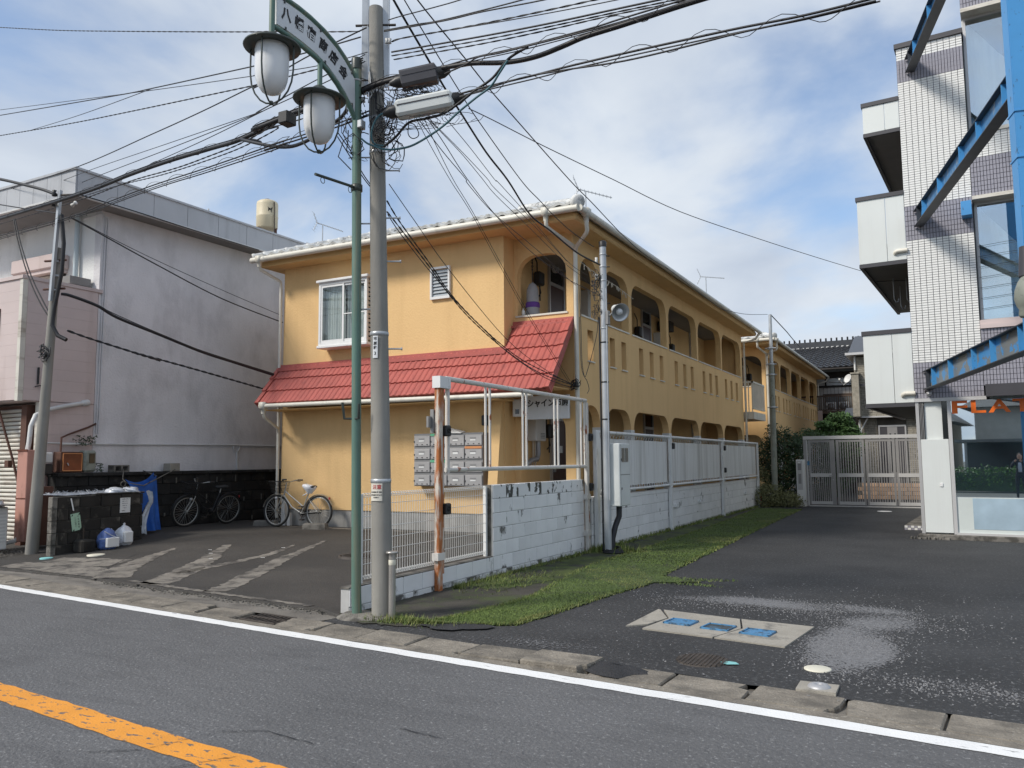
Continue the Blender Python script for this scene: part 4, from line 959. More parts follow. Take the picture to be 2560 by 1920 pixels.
# sheet fence on block wall
XF = -5.52
t = thing('sheet_fence', 'long white fence of hung sheets and pipes on a block wall beside the yellow building', 'fence', (XF,20.5,0))
obj('mortar_core', B().box(XF-.15, XF-.012, 13.32, 27.72, -.1, .93), M['white_block_mortar'], t)
block_face(t, XF, 13.32, 27.72, [-.14, .06, .26, .46, .66], [0, .2], lambda r_: 'white_block_base' if r_ == 0 else 'white_block', wb, wh)
obj('coping', B().box(XF-.16, XF+.004, 13.32, 27.72, .862, .935), M['white_block'], t)
posts = [13.45, 17.86, 22.78, 27.66]
for y in posts: obj('post', B().bbox(XF+.012, XF+.09, y-.06, y+.06, -.05, 2.13, .01), M['fence_white'], t)
for y0, y1 in zip(posts, posts[1:]):
    obj('top_pipe', B().tube([(XF+.05, y0+.06, 2.10), (XF+.05, y1-.06, 2.10)], .032, 10), M['fence_white'], t)
    obj('bottom_pipe', B().tube([(XF+.05, y0+.06, 1.02), (XF+.05, y1-.06, 1.02)], .026, 10), M['fence_white'], t)
    n = 5; wd = (y1-y0-.30)/n
    for i in range(n):
        a = y0+.15+i*wd; V = []; F = []; k = 10
        for z in (1.09, 1.99):
            for q in range(k+1):
                V.append((XF+.03+.004*math.sin(q*1.9+i), a+wd*q/k*.995, z+jit(.004)))
        for q in range(k): F.append((q, q+1, k+2+q, k+1+q))
        V += [(x-.004, y_, z) for x, y_, z in V]; m_ = 2*(k+1); F += [tuple(v+m_ for v in f[::-1]) for f in F[:]]
        obj('sheet', B().add(V, F, True), M['white_sheet'], t)
    for zc, s_ in ((2.045, 1), (1.055, -1)):
        b = B(); y = y0+.2
        while y < y1-.2: b.tube([(XF+.05, y, zc+s_*.03), (XF+.035, y+.05, zc-s_*.05), (XF+.05, y+.10, zc+s_*.03)], .006, 4); y += .16
        obj('lashing', b, M['mesh_white'], t, kind='stuff')
    b = B(); z = 1.1
    for yy in (y0+.10, y1-.10):
        z = 1.1
        while z < 2.0: b.tube([(XF+.07, yy-.05, z), (XF+.045, yy+.05, z+.06)], .005, 4); z += .12
    obj('side_lashing', b, M['mesh_white'], t, kind='stuff')
    for yy in (y0+.1, y1-.1): obj('side_pipe', B().tube([(XF+.06, yy, 1.0), (XF+.06, yy, 2.11)], .02, 8), M['fence_white'], t)
for y, z in ((17.98,1.90),(22.92,1.90),(22.92,1.28)): obj('bracket', B().bbox(XF+.06, XF+.13, y-.06, y+.06, z-.07, z+.07, .015), M['black_plastic'], t)
for y in (18.35, 20.5, 25.9): obj('weep_spout', B().box(XF-.0, XF+.05, y-.14, y+.14, .50, .56), M['white_block'], t)
# bollard
t = thing('bollard', 'thin stainless steel bollard with flat cap beside the concrete pole', 'bollard', (-5.0,6.75,0))
obj('body', B().cyl((-5.0,6.75,-.03), (-5.0,6.75,.665), .036, n=16), M['inox'], t)
obj('cap', B().lathe([(0,.665),(.062,.665),(.066,.675),(.06,.687),(0,.692)], (-5.0,6.75,0), 20), M['inox'], t)
obj('base_plate', B().lathe([(.075,-.02),(.075,.006),(.036,.01)], (-5.0,6.75,0), 20), M['inox'], t)
obj('reflective_band', B().lathe([(.0365,.55),(.0375,.552),(.0375,.60),(.0365,.602)], (-5.0,6.75,0), 20), M['cream_disc'], t)
# wheel stops
stop_b = B()
for cx, cy in ((-12.89,12.88),(-11.27,12.62)):
    t = thing('wheel_stop', {-12.89: 'left concrete wheel stop under the front wheel of the parked bicycle', -11.27: 'right concrete wheel stop under the rear wheel of the parked bicycle'}[cx], 'wheel stop', (cx,cy,.23), 'wheel stops')
    V = []; Mx = Matrix.Rotation(.25, 3, 'Z'); z0 = lotz(cy)
    for z, e in ((z0-.03, 0), (z0+.09, .015), (z0+.115, .035)):
        for sx_, sy_ in ((-1,-1),(1,-1),(1,1),(-1,1)):
            v = Mx @ Vector((sx_*(.26-e), sy_*(.09-e*.7), 0)); V.append((cx+v.x, cy+v.y, z))
    obj('block', B().add(V, [(0,1,5,4),(1,2,6,5),(2,3,7,6),(3,0,4,7),(4,5,9,8),(5,6,10,9),(6,7,11,10),(7,4,8,11),(8,9,10,11)]), M['old_concrete'], t)

# ---------------- green lamp post with arched sign ----------------
GX, GY = -5.42, 6.70
t = thing('lamp_post', 'green lamp post with a curved shopping street sign board near the top', 'lamp post', (GX,GY,0))
obj('pole', B().tube([(GX,6.72,-.03),(GX,6.70,.25),(GX,6.66,3.0),(GX,6.62,5.93)], [.052,.050,.050,.050], 16), M['green_paint'], t)
obj('pole_cap', B().lathe([(.055,5.86),(.058,5.97),(.05,5.985),(0,5.99)], (GX,6.615,0), 18), M['dark_green_metal'], t)
obj('ring', B().lathe([(.051,5.72),(.055,5.725),(.055,5.735),(.051,5.74)], (GX,6.62,0), 18), M['silver'], t)
UA = [(5.38,6.085),(5.55,6.10),(5.70,6.10),(5.87,6.085),(6.08,6.045),(6.26,5.985),(6.41,5.905),(6.52,5.825),(6.60,5.75)]
LA = [(5.38,5.745),(5.585,5.745),(5.78,5.73),(5.98,5.70),(6.16,5.64),(6.305,5.56),(6.44,5.46),(6.53,5.37),(6.59,5.30)]
obj('upper_arc', B().tube([(GX,y,z) for y, z in UA], .026, 10), M['green_paint'], t)
obj('lower_arc', B().tube([(GX,y,z) for y, z in LA], .026, 10), M['green_paint'], t)
obj('stem', B().tube([(GX,5.36,5.60),(GX,5.36,6.55)], .028, 12), M['green_paint'], t)
def arcpt(s_, h):
    # s_: 0..1 along the board, h: -.5..+.5 across
    k = s_*(len(UA)-1); i = min(int(k), len(UA)-2); f = k-i
    u_ = [UA[i][q]+(UA[i+1][q]-UA[i][q])*f for q in (0,1)]; l_ = [LA[i][q]+(LA[i+1][q]-LA[i][q])*f for q in (0,1)]
    return [l_[q]+(u_[q]-l_[q])*(h+.5) for q in (0,1)]
V = []; F = []; n = 40
for i in range(n+1):
    for h in (-.39, .39):
        y, z = arcpt(.02+.955*i/n, h); V += [(GX+.012, y, z), (GX-.012, y, z)]
for i in range(n):
    a, c = 4*i, 4*i+4; F += [(a, c, c+2, a+2), (a+1, a+3, c+3, c+1), (a+2, c+2, c+3, a+3), (a, a+1, c+1, c)]
F += [(0,2,3,1), (4*n,4*n+1,4*n+3,4*n+2)]
bd = obj('sign_board', B().add(V, F), M['sign_white'], t)
for ch, yy in zip('八幡宿商店会', (5.53, 5.715, 5.89, 6.065, 6.225, 6.378)):
    best = min(range(201), key=lambda i: abs(arcpt(.02+.955*i/200, 0)[0]-yy)); s_ = .02+.955*best/200
    c0 = arcpt(s_, .02); c1 = arcpt(min(1, s_+.03), .02); a = math.atan2(c1[1]-c0[1], c1[0]-c0[0])
    text_on('letter', ch, .14, lambda x, y, z: (GX+.0145+z, c0[0]+x*.92*math.cos(a)-y*math.sin(a), c0[1]+x*.92*math.sin(a)+y*math.cos(a)), M['ink_black'], bd, .0045)
for s_ in (.09, .46, .87):
    for h in (-.42, .42):
        y, z = arcpt(s_, h); obj('clip', B().box(GX-.02, GX+.022, y-.008, y+.008, z-.03, z+.03), M['dark_green_metal'], t)
obj('side_arm', B().tube([(GX,5.99,4.485),(GX,6.72,4.545)], .016, 8), M['dark_green_metal'], t)
obj('arm_collar', B().lathe([(.05,-.04),(.062,-.035),(.062,.035),(.05,.04)], (GX,6.64,4.535), 16), M['dark_green_metal'], t)
b = B(); b.torus((GX,6.10,4.455), .03, .004, Matrix.Rotation(R(90), 3, 'Y'), 14, 5); b.torus((GX,6.53,4.485), .03, .004, Matrix.Rotation(R(90), 3, 'Y'), 14, 5); obj('ring_hook', b, M['dark_green_metal'], t)
obj('flag_bracket', B().tube([(GX-.02,6.66,2.05),(GX-.10,6.60,2.05),(GX-.12,6.59,2.22)], .014, 8).tube([(GX-.02,6.66,2.05),(GX+.09,6.6,2.05),(GX+.10,6.59,2.2)], .014, 8), M['dark_green_metal'], t)
obj('sensor_box', B().bbox(GX+.04, GX+.10, 6.58, 6.66, 5.18, 5.27, .008), M['steel_galv'], t)
def lantern(y, zt, label, hang):
    t = thing('lantern', label, 'lantern', (GX, y, zt), 'lanterns hanging from the green arch')
    obj('hanger', B().tube([(GX,y,hang),(GX,y,zt+.02)], .026, 10), M['green_paint'], t)
    obj('cap', B().lathe([(.03,.06),(.05,.05),(.075,.03),(.09,.0),(.18,-.035),(.262,-.075),(.268,-.088),(.262,-.098),(.17,-.085),(.10,-.08),(0,-.08)], (GX,y,zt), 32), M['dark_green_metal'], t)
    obj('globe', B().lathe([(.152,-.085),(.158,-.12),(.158,-.32),(.150,-.40),(.128,-.47),(.09,-.525),(.04,-.55),(0,-.555)], (GX,y,zt), 32), M['lamp_globe'], t)
    for k in range(4):
        a = R(20)+k*math.pi/2; cx, cy = math.cos(a), math.sin(a); pr = [(.215,-.09),(.215,-.33),(.20,-.44),(.165,-.53),(.11,-.60),(.05,-.635),(0,-.64)]
        obj('guard_rod', B().tube([(GX+cx*r_, y+cy*r_, zt+z) for r_, z in pr], .0085, 8), M['dark_green_metal'], t)
    obj('finial', B().lathe([(0,-.66),(.02,-.65),(.02,-.62),(0,-.615)], (GX,y,zt), 12), M['dark_green_metal'], t)
lantern(5.37, 5.615, 'larger looking left lantern hanging at the free end of the sign arch', 5.66)
lantern(6.035, 5.37, 'right lantern hanging lower, nearer to the green post', 5.71)
t = thing('speaker_box', 'small dark box hung among the cables left of the right lantern', 'box', (-5.5,5.7,4.95)); obj('box', B().bbox(-5.62,-5.50,5.66,5.80,4.93,5.05,.008), M['black_plastic'], t)

# ---------------- poles ----------------
px, py = -5.156, 6.80
t = thing('utility_pole', 'tall grey concrete utility pole with step bolts beside the green post', 'utility pole', (px,py,0))
tp = (-5.30, 6.79)
obj('pole', B().tube([(px,py,-.05),((px+tp[0])/2,6.795,3.3),(tp[0],tp[1],6.62)], [.110,.092,.076], 24), M['concrete_pole'], t)
for s_, z0, z1 in ((-.125, 5.62, 7.6), (.105, 5.70, 7.6)):
    cx = tp[0]+s_*.88; cy = tp[1]+s_*.47
    obj('steel_channel', B().obox((cx, cy, (z0+z1)/2), (.055, .012, z1-z0), Matrix.Rotation(YAW, 3, 'Z')).obox((cx+.02, cy+.04, (z0+z1)/2), (.012, .07, z1-z0), Matrix.Rotation(YAW, 3, 'Z')), M['steel_galv'], t)
for z in (5.78, 6.42): obj('channel_bolt', B().tube([(tp[0]-.2,tp[1]-.1,z),(tp[0]+.2,tp[1]+.1,z)], .014, 8), M['iron'], t)
def ctr(z): f = (z+.05)/6.67; return (px+(tp[0]-px)*f, py+(tp[1]-py)*f)
for z in (5.62, 5.33, 4.95, 2.95, 1.40): 
    c = ctr(z); rr = .110-.034*z/6.6; obj('band', B().lathe([(rr+.001,-.02),(rr+.005,-.018),(rr+.005,.018),(rr+.001,.02)], (*c,z), 24), M['steel_galv'], t)
for z, s_ in ((4.22,1),(4.16,-1),(3.74,1),(3.22,-1),(2.79,1),(4.75,1),(4.9,-1)):
    c = ctr(z); d = Vector((math.cos(YAW), math.sin(YAW), 0))*s_; p0 = Vector((c[0],c[1],z))+d*.08; p1 = p0+d*.15
    obj('step_bolt', B().tube([p0,p1], .009, 8).tube([p1,p1+d*.012], .017, 8), M['steel_galv'], t)
def pole_sign(z, w_, h, dz, name, label, cat, rot, lines, base):
    c = ctr(z); rr = .110-.034*z/6.6+.006; t2 = thing(name, label, cat, (c[0],c[1],z)); V = []; F = []; n = 10
    for i in range(n+1):
        a = rot+(i/n-.5)*w_/rr
        for zz_ in (z-h/2, z+h/2): V.append((c[0]+rr*math.cos(a), c[1]+rr*math.sin(a), zz_)); V.append((c[0]+(rr+.003)*math.cos(a), c[1]+(rr+.003)*math.sin(a), zz_))
    for i in range(n):
        a, e = 4*i, 4*i+4; F += [(a+1, e+1, e+3, a+3), (a, a+2, e+2, e), (a+2, a+3, e+3, e+2), (a, e, e+1, a+1)]
    F += [(0,1,3,2), (4*n,4*n+2,4*n+3,4*n+1)]
    obj('plate', B().add(V, F, False), base, t2)
    for s, size, oz, m_, ox in lines:
        text_on('lettering', s, size, lambda x, y, zc: (c[0]+(rr+.0045+zc)*math.cos(rot+(x+ox)/rr), c[1]+(rr+.0045+zc)*math.sin(rot+(x+ox)/rr), z+oz+y), m_, t2, .0008, .0005)
AV = math.atan2(-6.8, 5.156)        # direction from the pole to the street side
pole_sign(2.80, .055, .235, 0, 'pole_tag', 'narrow white number plate high on the concrete pole', 'tag', AV-.45, [('市', .04, .085, M['ink_black'], 0), ('原', .04, .035, M['ink_black'], 0), ('幹', .04, -.01, M['ink_black'], 0), ('3', .05, -.07, M['ink_black'], 0)], M['sign_white'])
pole_sign(1.285, .135, .18, 0, 'warning_plate', 'weathered white warning plate with a red character on the concrete pole', 'sign', AV-.5, [('注意', .05, .05, M['red_plastic'], .01), ('このあたりでは', .018, .0, M['ink_black'], 0), ('ごみを捨てないで', .016, -.03, M['ink_black'], 0), ('ください', .016, -.055, M['ink_black'], 0)], M['cream_pipe'])
# grey service pole by the sheet fence
sx_, sy_ = -5.13, 13.08
t = thing('service_pole', 'slim grey steel service pole with black cap in front of the sheet fence', 'utility pole', (sx_,sy_,0))
obj('pole', B().tube([(sx_+.0,sy_,-.05),(sx_,sy_,5.38)], [.062,.058], 16), M['steel_galv'], t)
obj('cap', B().lathe([(.066,5.36),(.068,5.45),(.05,5.47),(0,5.475)], (sx_,sy_,0), 16), M['black_plastic'], t)
obj('conduit', B().tube([(sx_-.08,sy_-.02,-.02),(sx_-.08,sy_-.02,4.1)], .017, 8), M['black_cable'], t)
obj('conduit', B().tube([(sx_+.06,sy_-.04,.9),(sx_+.062,sy_-.04,4.6)], .012, 8), M['steel_galv'], t)
for z in (5.22,5.0,4.75,3.9,3.65,2.95,2.3): obj('band', B().lathe([(.063,-.012),(.067,-.01),(.067,.01),(.063,.012)], (sx_,sy_,z), 16), M['steel_galv' if z > 3.8 else 'black_plastic'], t)
for z, a in ((5.2,.6),(5.0,.4),(4.35,.6)): obj('bolt', B().tube([(sx_,sy_,z),(sx_+.12*math.cos(a),sy_+.12*math.sin(a),z)], .009, 6), M['iron'], t)
for z in (5.12,4.82): obj('insulator', B().lathe([(0,-.05),(.03,-.045),(.018,-.02),(.032,0),(.018,.02),(.03,.045),(0,.05)], (sx_-.1,sy_-.06,z), 12), M['heater_white'], t)
b = B()
for i in range(26):
    a = random.uniform(0,6.28); z = random.uniform(4.2,4.95); r1 = random.uniform(.04,.11); c = Vector((sx_-.09+jit(.03), sy_-.06+jit(.03), z))
    b.tube([c+Vector((r1*math.cos(a+k*.9), r1*.6*math.sin(a+k*.9), -.035*k+.05*math.sin(k*2.1))) for k in range(6)], .0055, 5)
obj('cable_loops', b, M['black_cable'], t, kind='stuff')
t = thing('flood_lamp', 'round grey flood lamp clamped to the slim service pole', 'lamp', (sx_+.25,sy_,4.1))
d = Vector((.62,-.62,-.42)).normalized(); q = d.to_track_quat('Z','Y').to_matrix(); c = Vector((-4.80,12.95,4.15))
obj('shade', B().lathe([(.06,-.20),(.065,-.10),(.085,-.06),(.13,.0),(.155,.06),(.16,.075),(.15,.07),(.12,.01),(.07,-.05),(0,-.055)], c, 28, q), M['reflector_inner'], t)
obj('housing', B().lathe([(0,-.22),(.05,-.22),(.068,-.19),(.068,-.10),(.09,-.065),(.136,.0),(.163,.07)], c, 28, q), M['closure_white'], t)
obj('bulb', B().lathe([(.03,-.05),(.06,.0),(.055,.04),(.03,.065),(0,.07)], c, 20, q), M['lamp_globe'], t)
obj('bracket', B().tube([(sx_+.05,sy_,4.10),(sx_+.15,sy_-.05,4.12),tuple(c-d*.16)], .018, 8).bbox(sx_+.05,sy_ and sx_+.11,sy_-.07,sy_+.02,3.95,4.2,.01), M['alu_dark'], t)
t = thing('meter_cabinet', 'tall white meter cabinet with two dark windows fixed in front of the sheet fence', 'meter cabinet', (-5.2,13.3,.85))
cb_ = Matrix.Rotation(0, 3, 'Z'); x0, x1, y0, y1, z0, z1 = -5.34, -5.06, 13.26, 13.60, .80, 1.90
x0, x1, y0, y1 = -5.12, -4.90, 13.10, 13.62
obj('case', B().bbox(x0,x1,y0,y1,.80,1.88,.012), M['closure_white'], t)
for a, c_ in ((y0+.10,y0+.24),(y0+.28,y0+.42)): obj('window', B().box(x1,x1+.006,a,c_,1.56,1.80), M['dark_glass'], t)
obj('door_seam', B().box(x1,x1+.003,y0+.02,y1-.02,1.335,1.343).box(x1,x1+.003,y0+.03,y0+.036,.82,1.86), M['dark_trim'], t)
obj('lock', B().box(x1,x1+.008,y0+.07,y0+.09,1.08,1.12).box(x1,x1+.008,y0+.07,y0+.09,1.58,1.62), M['dark_trim'], t)
obj('conduit', B().tube([(-5.02,13.35,.82),(-5.02,13.34,.62),(-5.06,13.25,.45),(-5.08,13.16,.25),(-5.08,13.15,-.02)], .05, 12), M['black_cable'], t)
b = B()
for k in range(4): b.torus((-5.06,13.12,.025+.02*k), .17-.015*k, .012, Matrix.Rotation(.06*k, 3, 'X'), 28, 6)
tag(obj('cable_coil', b, M['black_cable']), 'black cable coil lying at the foot of the service pole', 'cable coil')
# ---------------- left: grey stucco shop building with pink siding ----------------
XG = -15.0
t = thing('stucco_building', 'large grey stucco building with flat metal fascia and pink siding box at the left', 'building', (-18,14,0))
obj('side_wall', B().box(XG-.2, XG, 10.25, 30, -.1, 6.85), M['stucco_grey'], t)
obj('front_wall', B().box(-30, XG-.2, 10.25, 10.45, -.1, 6.85), M['stucco_white'], t)
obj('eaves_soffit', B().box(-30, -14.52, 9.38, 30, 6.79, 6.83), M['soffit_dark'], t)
for i in range(24):
    y = 9.36+i*.86; obj('fascia_panel', B().box(-14.52, -14.49, y+.005, y+.855, 6.80, 7.28), M['fascia_grey'], t)
for i in range(34):
    x = -14.5-i*.455; obj('fascia_panel', B().box(x-.45, x-.004, 9.33, 9.36, 6.80, 7.28), M['fascia_grey'], t)
obj('fascia_cap', B().box(-14.55, -14.46, 9.30, 30, 7.28, 7.325).box(-30, -14.55, 9.30, 9.40, 7.28, 7.325), M['fascia_grey'], t)
obj('fascia_lip', B().box(-14.53, -14.46, 9.32, 30, 6.765, 6.80).box(-30, -14.53, 9.32, 9.38, 6.765, 6.80), M['conduit_grey'], t)
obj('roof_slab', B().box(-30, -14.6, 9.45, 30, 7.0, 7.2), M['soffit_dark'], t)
for y in (12.6, 21.2): obj('roof_bolt', B().tube([(-14.6,y,7.3),(-14.6,y,7.42)], .02, 6), M['conduit_grey'], t)
obj('downpipe', B().tube([(-15.68,10.17,6.8),(-15.68,10.17,5.05)], .05, 12), M['pale_blue_pipe'] , t)
for dy in (0, .05): obj('cable_run', B().tube([(-15.6,10.24,6.70),(XG+.01,10.24,6.72),(XG+.02,10.32+dy,6.66),(XG+.02,10.33+dy,6.55),(XG+.02,10.30+dy,2.2)], .013, 6), M['stucco_grey'], t)
obj('wall_rail', B().tube([(XG+.03,9.3,2.0),(XG+.03,10.35,1.99),(XG+.03,13.85,2.02),(XG+.03,16.6,2.0)], .018, 6), M['conduit_grey'], t)
obj('vent_ring', B().torus((XG+.03,13.95,1.95), .09, .014, Matrix.Rotation(R(90),3,'Y'), 20, 6).tube([(XG+.03,13.97,1.87),(XG+.03,13.99,1.42)], .02, 8), M['conduit_grey'], t)
# window hood on the white front
obj('window_hood', B().bbox(-17.6,-16.02,9.95,10.25,5.68,5.98,.02).box(-17.6,-16.06,10.0,10.25,5.60,5.68), M['pink_siding'], t)
wn = obj('window_shutter', B().box(-17.6,-16.12,10.17,10.25,5.1,5.6), M['wood_dark'], t)
for i in range(5): obj('shutter_slat', B().box(-17.6,-16.14,10.14,10.17,5.12+i*.095,5.20+i*.095), M['shutter'], wn)
# pink extension
PF = 8.71
for i in range(11):
    z0_ = 2.79+i*.207; obj('siding_board', B().box(XG-.02, XG+.03, PF+.09, 10.22, z0_+.001, z0_+.2065), M['pink_siding'], t)
    obj('siding_board', B().box(-22, XG-.06, PF, PF+.05, z0_+.001, z0_+.2065), M['pink_siding'], t)
obj('extension_box', B().box(-22, XG-.02, PF+.05, 10.24, 2.77, 5.06), M['pink_siding'], t)
obj('corner_trim', B().box(XG-.06, XG+.034, PF-.01, PF+.085, 2.77, 5.07), M['shutter'], t)
obj('coping', B().box(-22, XG+.05, PF-.03, 10.3, 5.065, 5.13), M['pink_siding'], t)
obj('corrugated_roof', B().box(-15.9,-15.2,9.75,10.2,5.2,5.36), M['soffit_dark'], t)
for i in range(8): obj('siding_board', B().box(XG-.02, XG+.03, 9.22, 10.22, 1.12+i*.207, 1.12+i*.207+.2055), M['pink_siding'], t)
obj('side_backing', B().box(-22, XG-.03, 9.3, 10.24, -.1, 2.77), M['pink_siding'], t)
obj('corner_post', B().box(XG-.06,XG+.04,9.10,9.21,0,2.77), M['shutter'], t)
# shutter and its frame
sh = obj('roller_shutter', B().box(-22,-15.33,9.12,9.16,.1,2.72), M['rust_brown'], t)
for i in range(32): obj('shutter_slat', B().tube([(-20,9.11,.14+i*.08),(-15.34,9.11,.14+i*.08)], .037, 6), M['shutter'], sh)
obj('shutter_post', B().box(-15.33,-15.16,9.0,9.2,-.05,2.72), M['rust_brown'], t)
aw = obj('awning_arm', B().tube([(-15.75,8.80,2.70),(-15.45,8.95,1.7),(-15.2,9.0,.98)], .022, 8).box(-15.62,-15.5,8.9,8.98,1.55,1.68), M['rust_brown'], t)
obj('awning', B().add([(-19,8.78,2.72),(-15.7,8.78,2.72),(-15.75,8.74,2.5),(-15.95,8.74,2.58),(-16.15,8.74,2.48),(-16.4,8.74,2.57),(-19,8.74,2.5)], [(0,6,5,4,3,2,1)]), M['dark_green_metal'], t)
obj('conduit', B().tube([(XG+.05,10.0,2.80),(XG+.10,9.6,2.72),(XG+.16,9.2,2.62),(XG+.25,8.92,2.5),(XG+.26,8.84,2.3),(XG+.26,8.82,2.0),(XG+.25,8.72,1.3),(XG+.26,8.70,1.0),(XG+.3,8.74,.65),(XG+.32,8.74,.42),(XG+.25,8.68,.24),(XG+.1,8.50,.18),(XG+.02,8.38,.24),(XG+.08,8.36,.42),(XG+.22,8.42,.52),(XG+.25,8.44,.75),(XG+.2,8.4,.95)], .042, 10), M['conduit_grey'], t)
obj('conduit_socket', B().lathe([(.045,0),(.06,.02),(.065,.14),(.05,.16)], (XG+.04,9.95,2.79), 14, Matrix.Rotation(R(-80),3,'X')), M['conduit_grey'], t)
obj('conduit', B().tube([(XG+.30,8.80,2.1),(XG+.30,8.76,1.2),(XG+.33,8.78,.3)], .02, 8), M['conduit_grey'], t)
obj('cable_bracket', B().tube([(XG+.05,9.06,3.42),(XG+.05,9.06,3.1)], .02, 6).tube([(XG+.06,9.0,3.05),(XG+.07,9.1,3.08),(XG+.08,9.26,2.85),(XG+.08,9.28,2.6),(XG+.06,9.2,2.5)], .014, 6), M['black_plastic'], t)
obj('rust_strip', B().box(-15.72,-15.66,PF-.02,PF,3.95,4.55), M['rust_dark'], t)
# pink post of sheet metal behind the pole
t = thing('metal_locker', 'tall dull pink sheet metal locker behind the left pole', 'locker', (-14.55,8.8,.2))
obj('casing', B().bbox(-14.80,-14.50,8.66,8.95,.22,1.86,.01), M['pink_column'], t); obj('door_seam', B().box(-14.79,-14.51,8.652,8.66,.98,1.0).box(-14.80,-14.50,8.65,8.66,1.83,1.87), M['rust_dark'], t)
obj('casing_low', B().bbox(-14.495,-14.3,8.8,9.05,.15,1.2,.01), M['rust_brown'], t)
t = thing('outdoor_unit', 'white air conditioner unit at the far left edge in front of the shutter', 'air conditioner', (-14.7,8.2,.1))
obj('casing', B().bbox(-15.3,-14.50,8.10,8.38,.12,.86,.02), M['heater_white'], t); obj('lid_sheet', B().box(-15.3,-14.35,8.05,8.4,.885,.90), M['dark_trim'], t); b = B()
for i in range(9): b.box(-14.5,-14.494,8.14,8.34,.25+i*.06,.28+i*.06)
obj('grille', b, M['conduit_grey'], t)
# pole at the left
t = thing('utility_pole', 'slim concrete pole with steel extension in front of the pink siding', 'utility pole', (-13.98,8.5,.08))
obj('pole', B().tube([(-13.98,8.50,-.05),(-13.66,8.42,2.8),(-13.40,8.36,5.35)], [.105,.082,.062], 20), M['concrete_pole'], t)
obj('steel_channel', B().beam((-13.42,8.28,4.4),(-13.27,8.27,6.33),.06,.05,(0,1,0)), M['steel_galv'], t)
for z in (4.6,4.85,5.1): obj('band', B().lathe([(.068,-.02),(.076,-.018),(.076,.018),(.068,.02)], (-13.42-.05*(5-z),8.36,z), 16), M['steel_galv'], t)
for z in (4.62,5.12): obj('bracket', B().tube([(-13.62,8.27,z),(-13.22,8.40,z)], .02, 6), M['rust_brown'], t)
for z in (6.10,6.28): obj('insulator', B().lathe([(0,-.06),(.04,-.05),(.022,-.02),(.042,0),(.022,.02),(.04,.05),(0,.06)], (-13.36,8.22,z), 12), M['black_plastic'], t)
obj('insulator', B().lathe([(0,-.06),(.035,-.05),(.02,0),(.035,.05),(0,.06)], (-12.95,8.32,6.05), 12, Matrix.Rotation(R(70),3,'Y')), M['heater_white'], t)
obj('cross_arm', B().tube([(-13.42,8.25,6.26),(-12.9,8.35,6.22)], .02, 6), M['iron'], t)
obj('riser_cable', B().tube([(-13.25,8.30,5.9),(-13.2,8.33,5.4),(-13.22,8.33,4.9),(-13.36,8.32,4.3),(-13.4,8.32,3.98),(-13.3,8.36,3.8),(-13.15,8.42,3.72)], .035, 8), M['black_cable'], t)
b = B()
for i in range(14):
    c = Vector((-13.62+jit(.12),8.36,3.55+jit(.09))); r1 = random.uniform(.05,.13); a = random.uniform(0,6)
    b.tube([c+Vector((r1*math.cos(a+k*.8), -.05+jit(.02), r1*math.sin(a+k*.8))) for k in range(6)], .010, 5)
obj('cable_loops', b, M['black_cable'], t, kind='stuff')
# water tank on the roof
t = thing('water_tank', 'cream cylindrical water tank with rust streaks on the grey roof', 'water tank', (-16,15.8,7.5))
c = (-16.0,15.8,0)
obj('drum', B().lathe([(0,7.95),(.25,7.95),(.285,7.99),(.288,8.27),(.297,8.29),(.288,8.31),(.288,8.63),(.275,8.70),(.22,8.74),(0,8.76)], c, 28), M['tank_cream'], t)
obj('hatch', B().lathe([(0,8.80),(.07,8.80),(.075,8.76)], c, 14), M['rust_brown'], t)
for a in (.4,2.4,4.5): obj('leg', B().box(-16+.24*math.cos(a)-.03,-16+.24*math.cos(a)+.03,15.8+.24*math.sin(a)-.03,15.8+.24*math.sin(a)+.03,7.2,8.08), M['rust_brown'], t)
obj('side_pipe', B().tube([(-15.70,15.75,8.66),(-15.68,15.75,8.5),(-15.68,15.75,7.3)], .015, 6), M['iron'], t)
obj('emblem', B().add([(-16+.292*math.cos(a), 15.8+.292*math.sin(a), z) for a, z in ((-.75,8.53),(-.65,8.48),(-.42,8.48),(-.32,8.52),(-.30,8.48),(-.38,8.43),(-.38,8.36),(-.44,8.36),(-.48,8.43),(-.62,8.42),(-.68,8.38),(-.72,8.38),(-.70,8.45))], [tuple(range(13))]), M['ink_black'], t)
t = thing('pipe_rack', 'grey pipes and stand on the roof right of the water tank', 'pipe', (-15.6,18,7.4))
obj('pipes', B().tube([(-15.2,16.5,7.62),(-15.2,18.6,7.75),(-15.2,18.7,7.3)], .03, 8).tube([(-15.1,17.0,7.5),(-15.1,19.2,7.5)], .03, 8).tube([(-15.3,16.4,7.45),(-15.2,18.0,7.62)], .02, 6), M['conduit_grey'], t)
# ---------------- black block wall, rubbish enclosure and what stands there ----------------
def block_wall_y(root, x, y0, y1, zs, h, m, L_=.40, off=(0,.2), th=.05, zlift=None, mesh_=None):
    me = mesh_ or blk(L_, h, th, m, .006)
    for r_, z in enumerate(zs):
        y = y0-off[r_ % len(off)]
        while y < y1-.02:
            a, c = max(y, y0), min(y+L_, y1)
            if c-a > .04: inst('block', me, root, None, Mx=Matrix.Translation((x+jit(.006), a, z)) @ RX @ Matrix.Diagonal(((c-a)/L_, 1, 1, 1)))
            y += L_
t = thing('black_block_wall', 'blackened old block wall along the foot of the grey building', 'wall', (-14.8,12,.1))
obj('mortar_core', B().box(-14.9,-14.66,9.3,17.5,-.05,1.40), M['mortar_dark'], t)
block_wall_y(t, -14.62, 9.3, 17.5, [.02,.25,.48,.71,.94,1.17], .23, M['black_block'], .42)
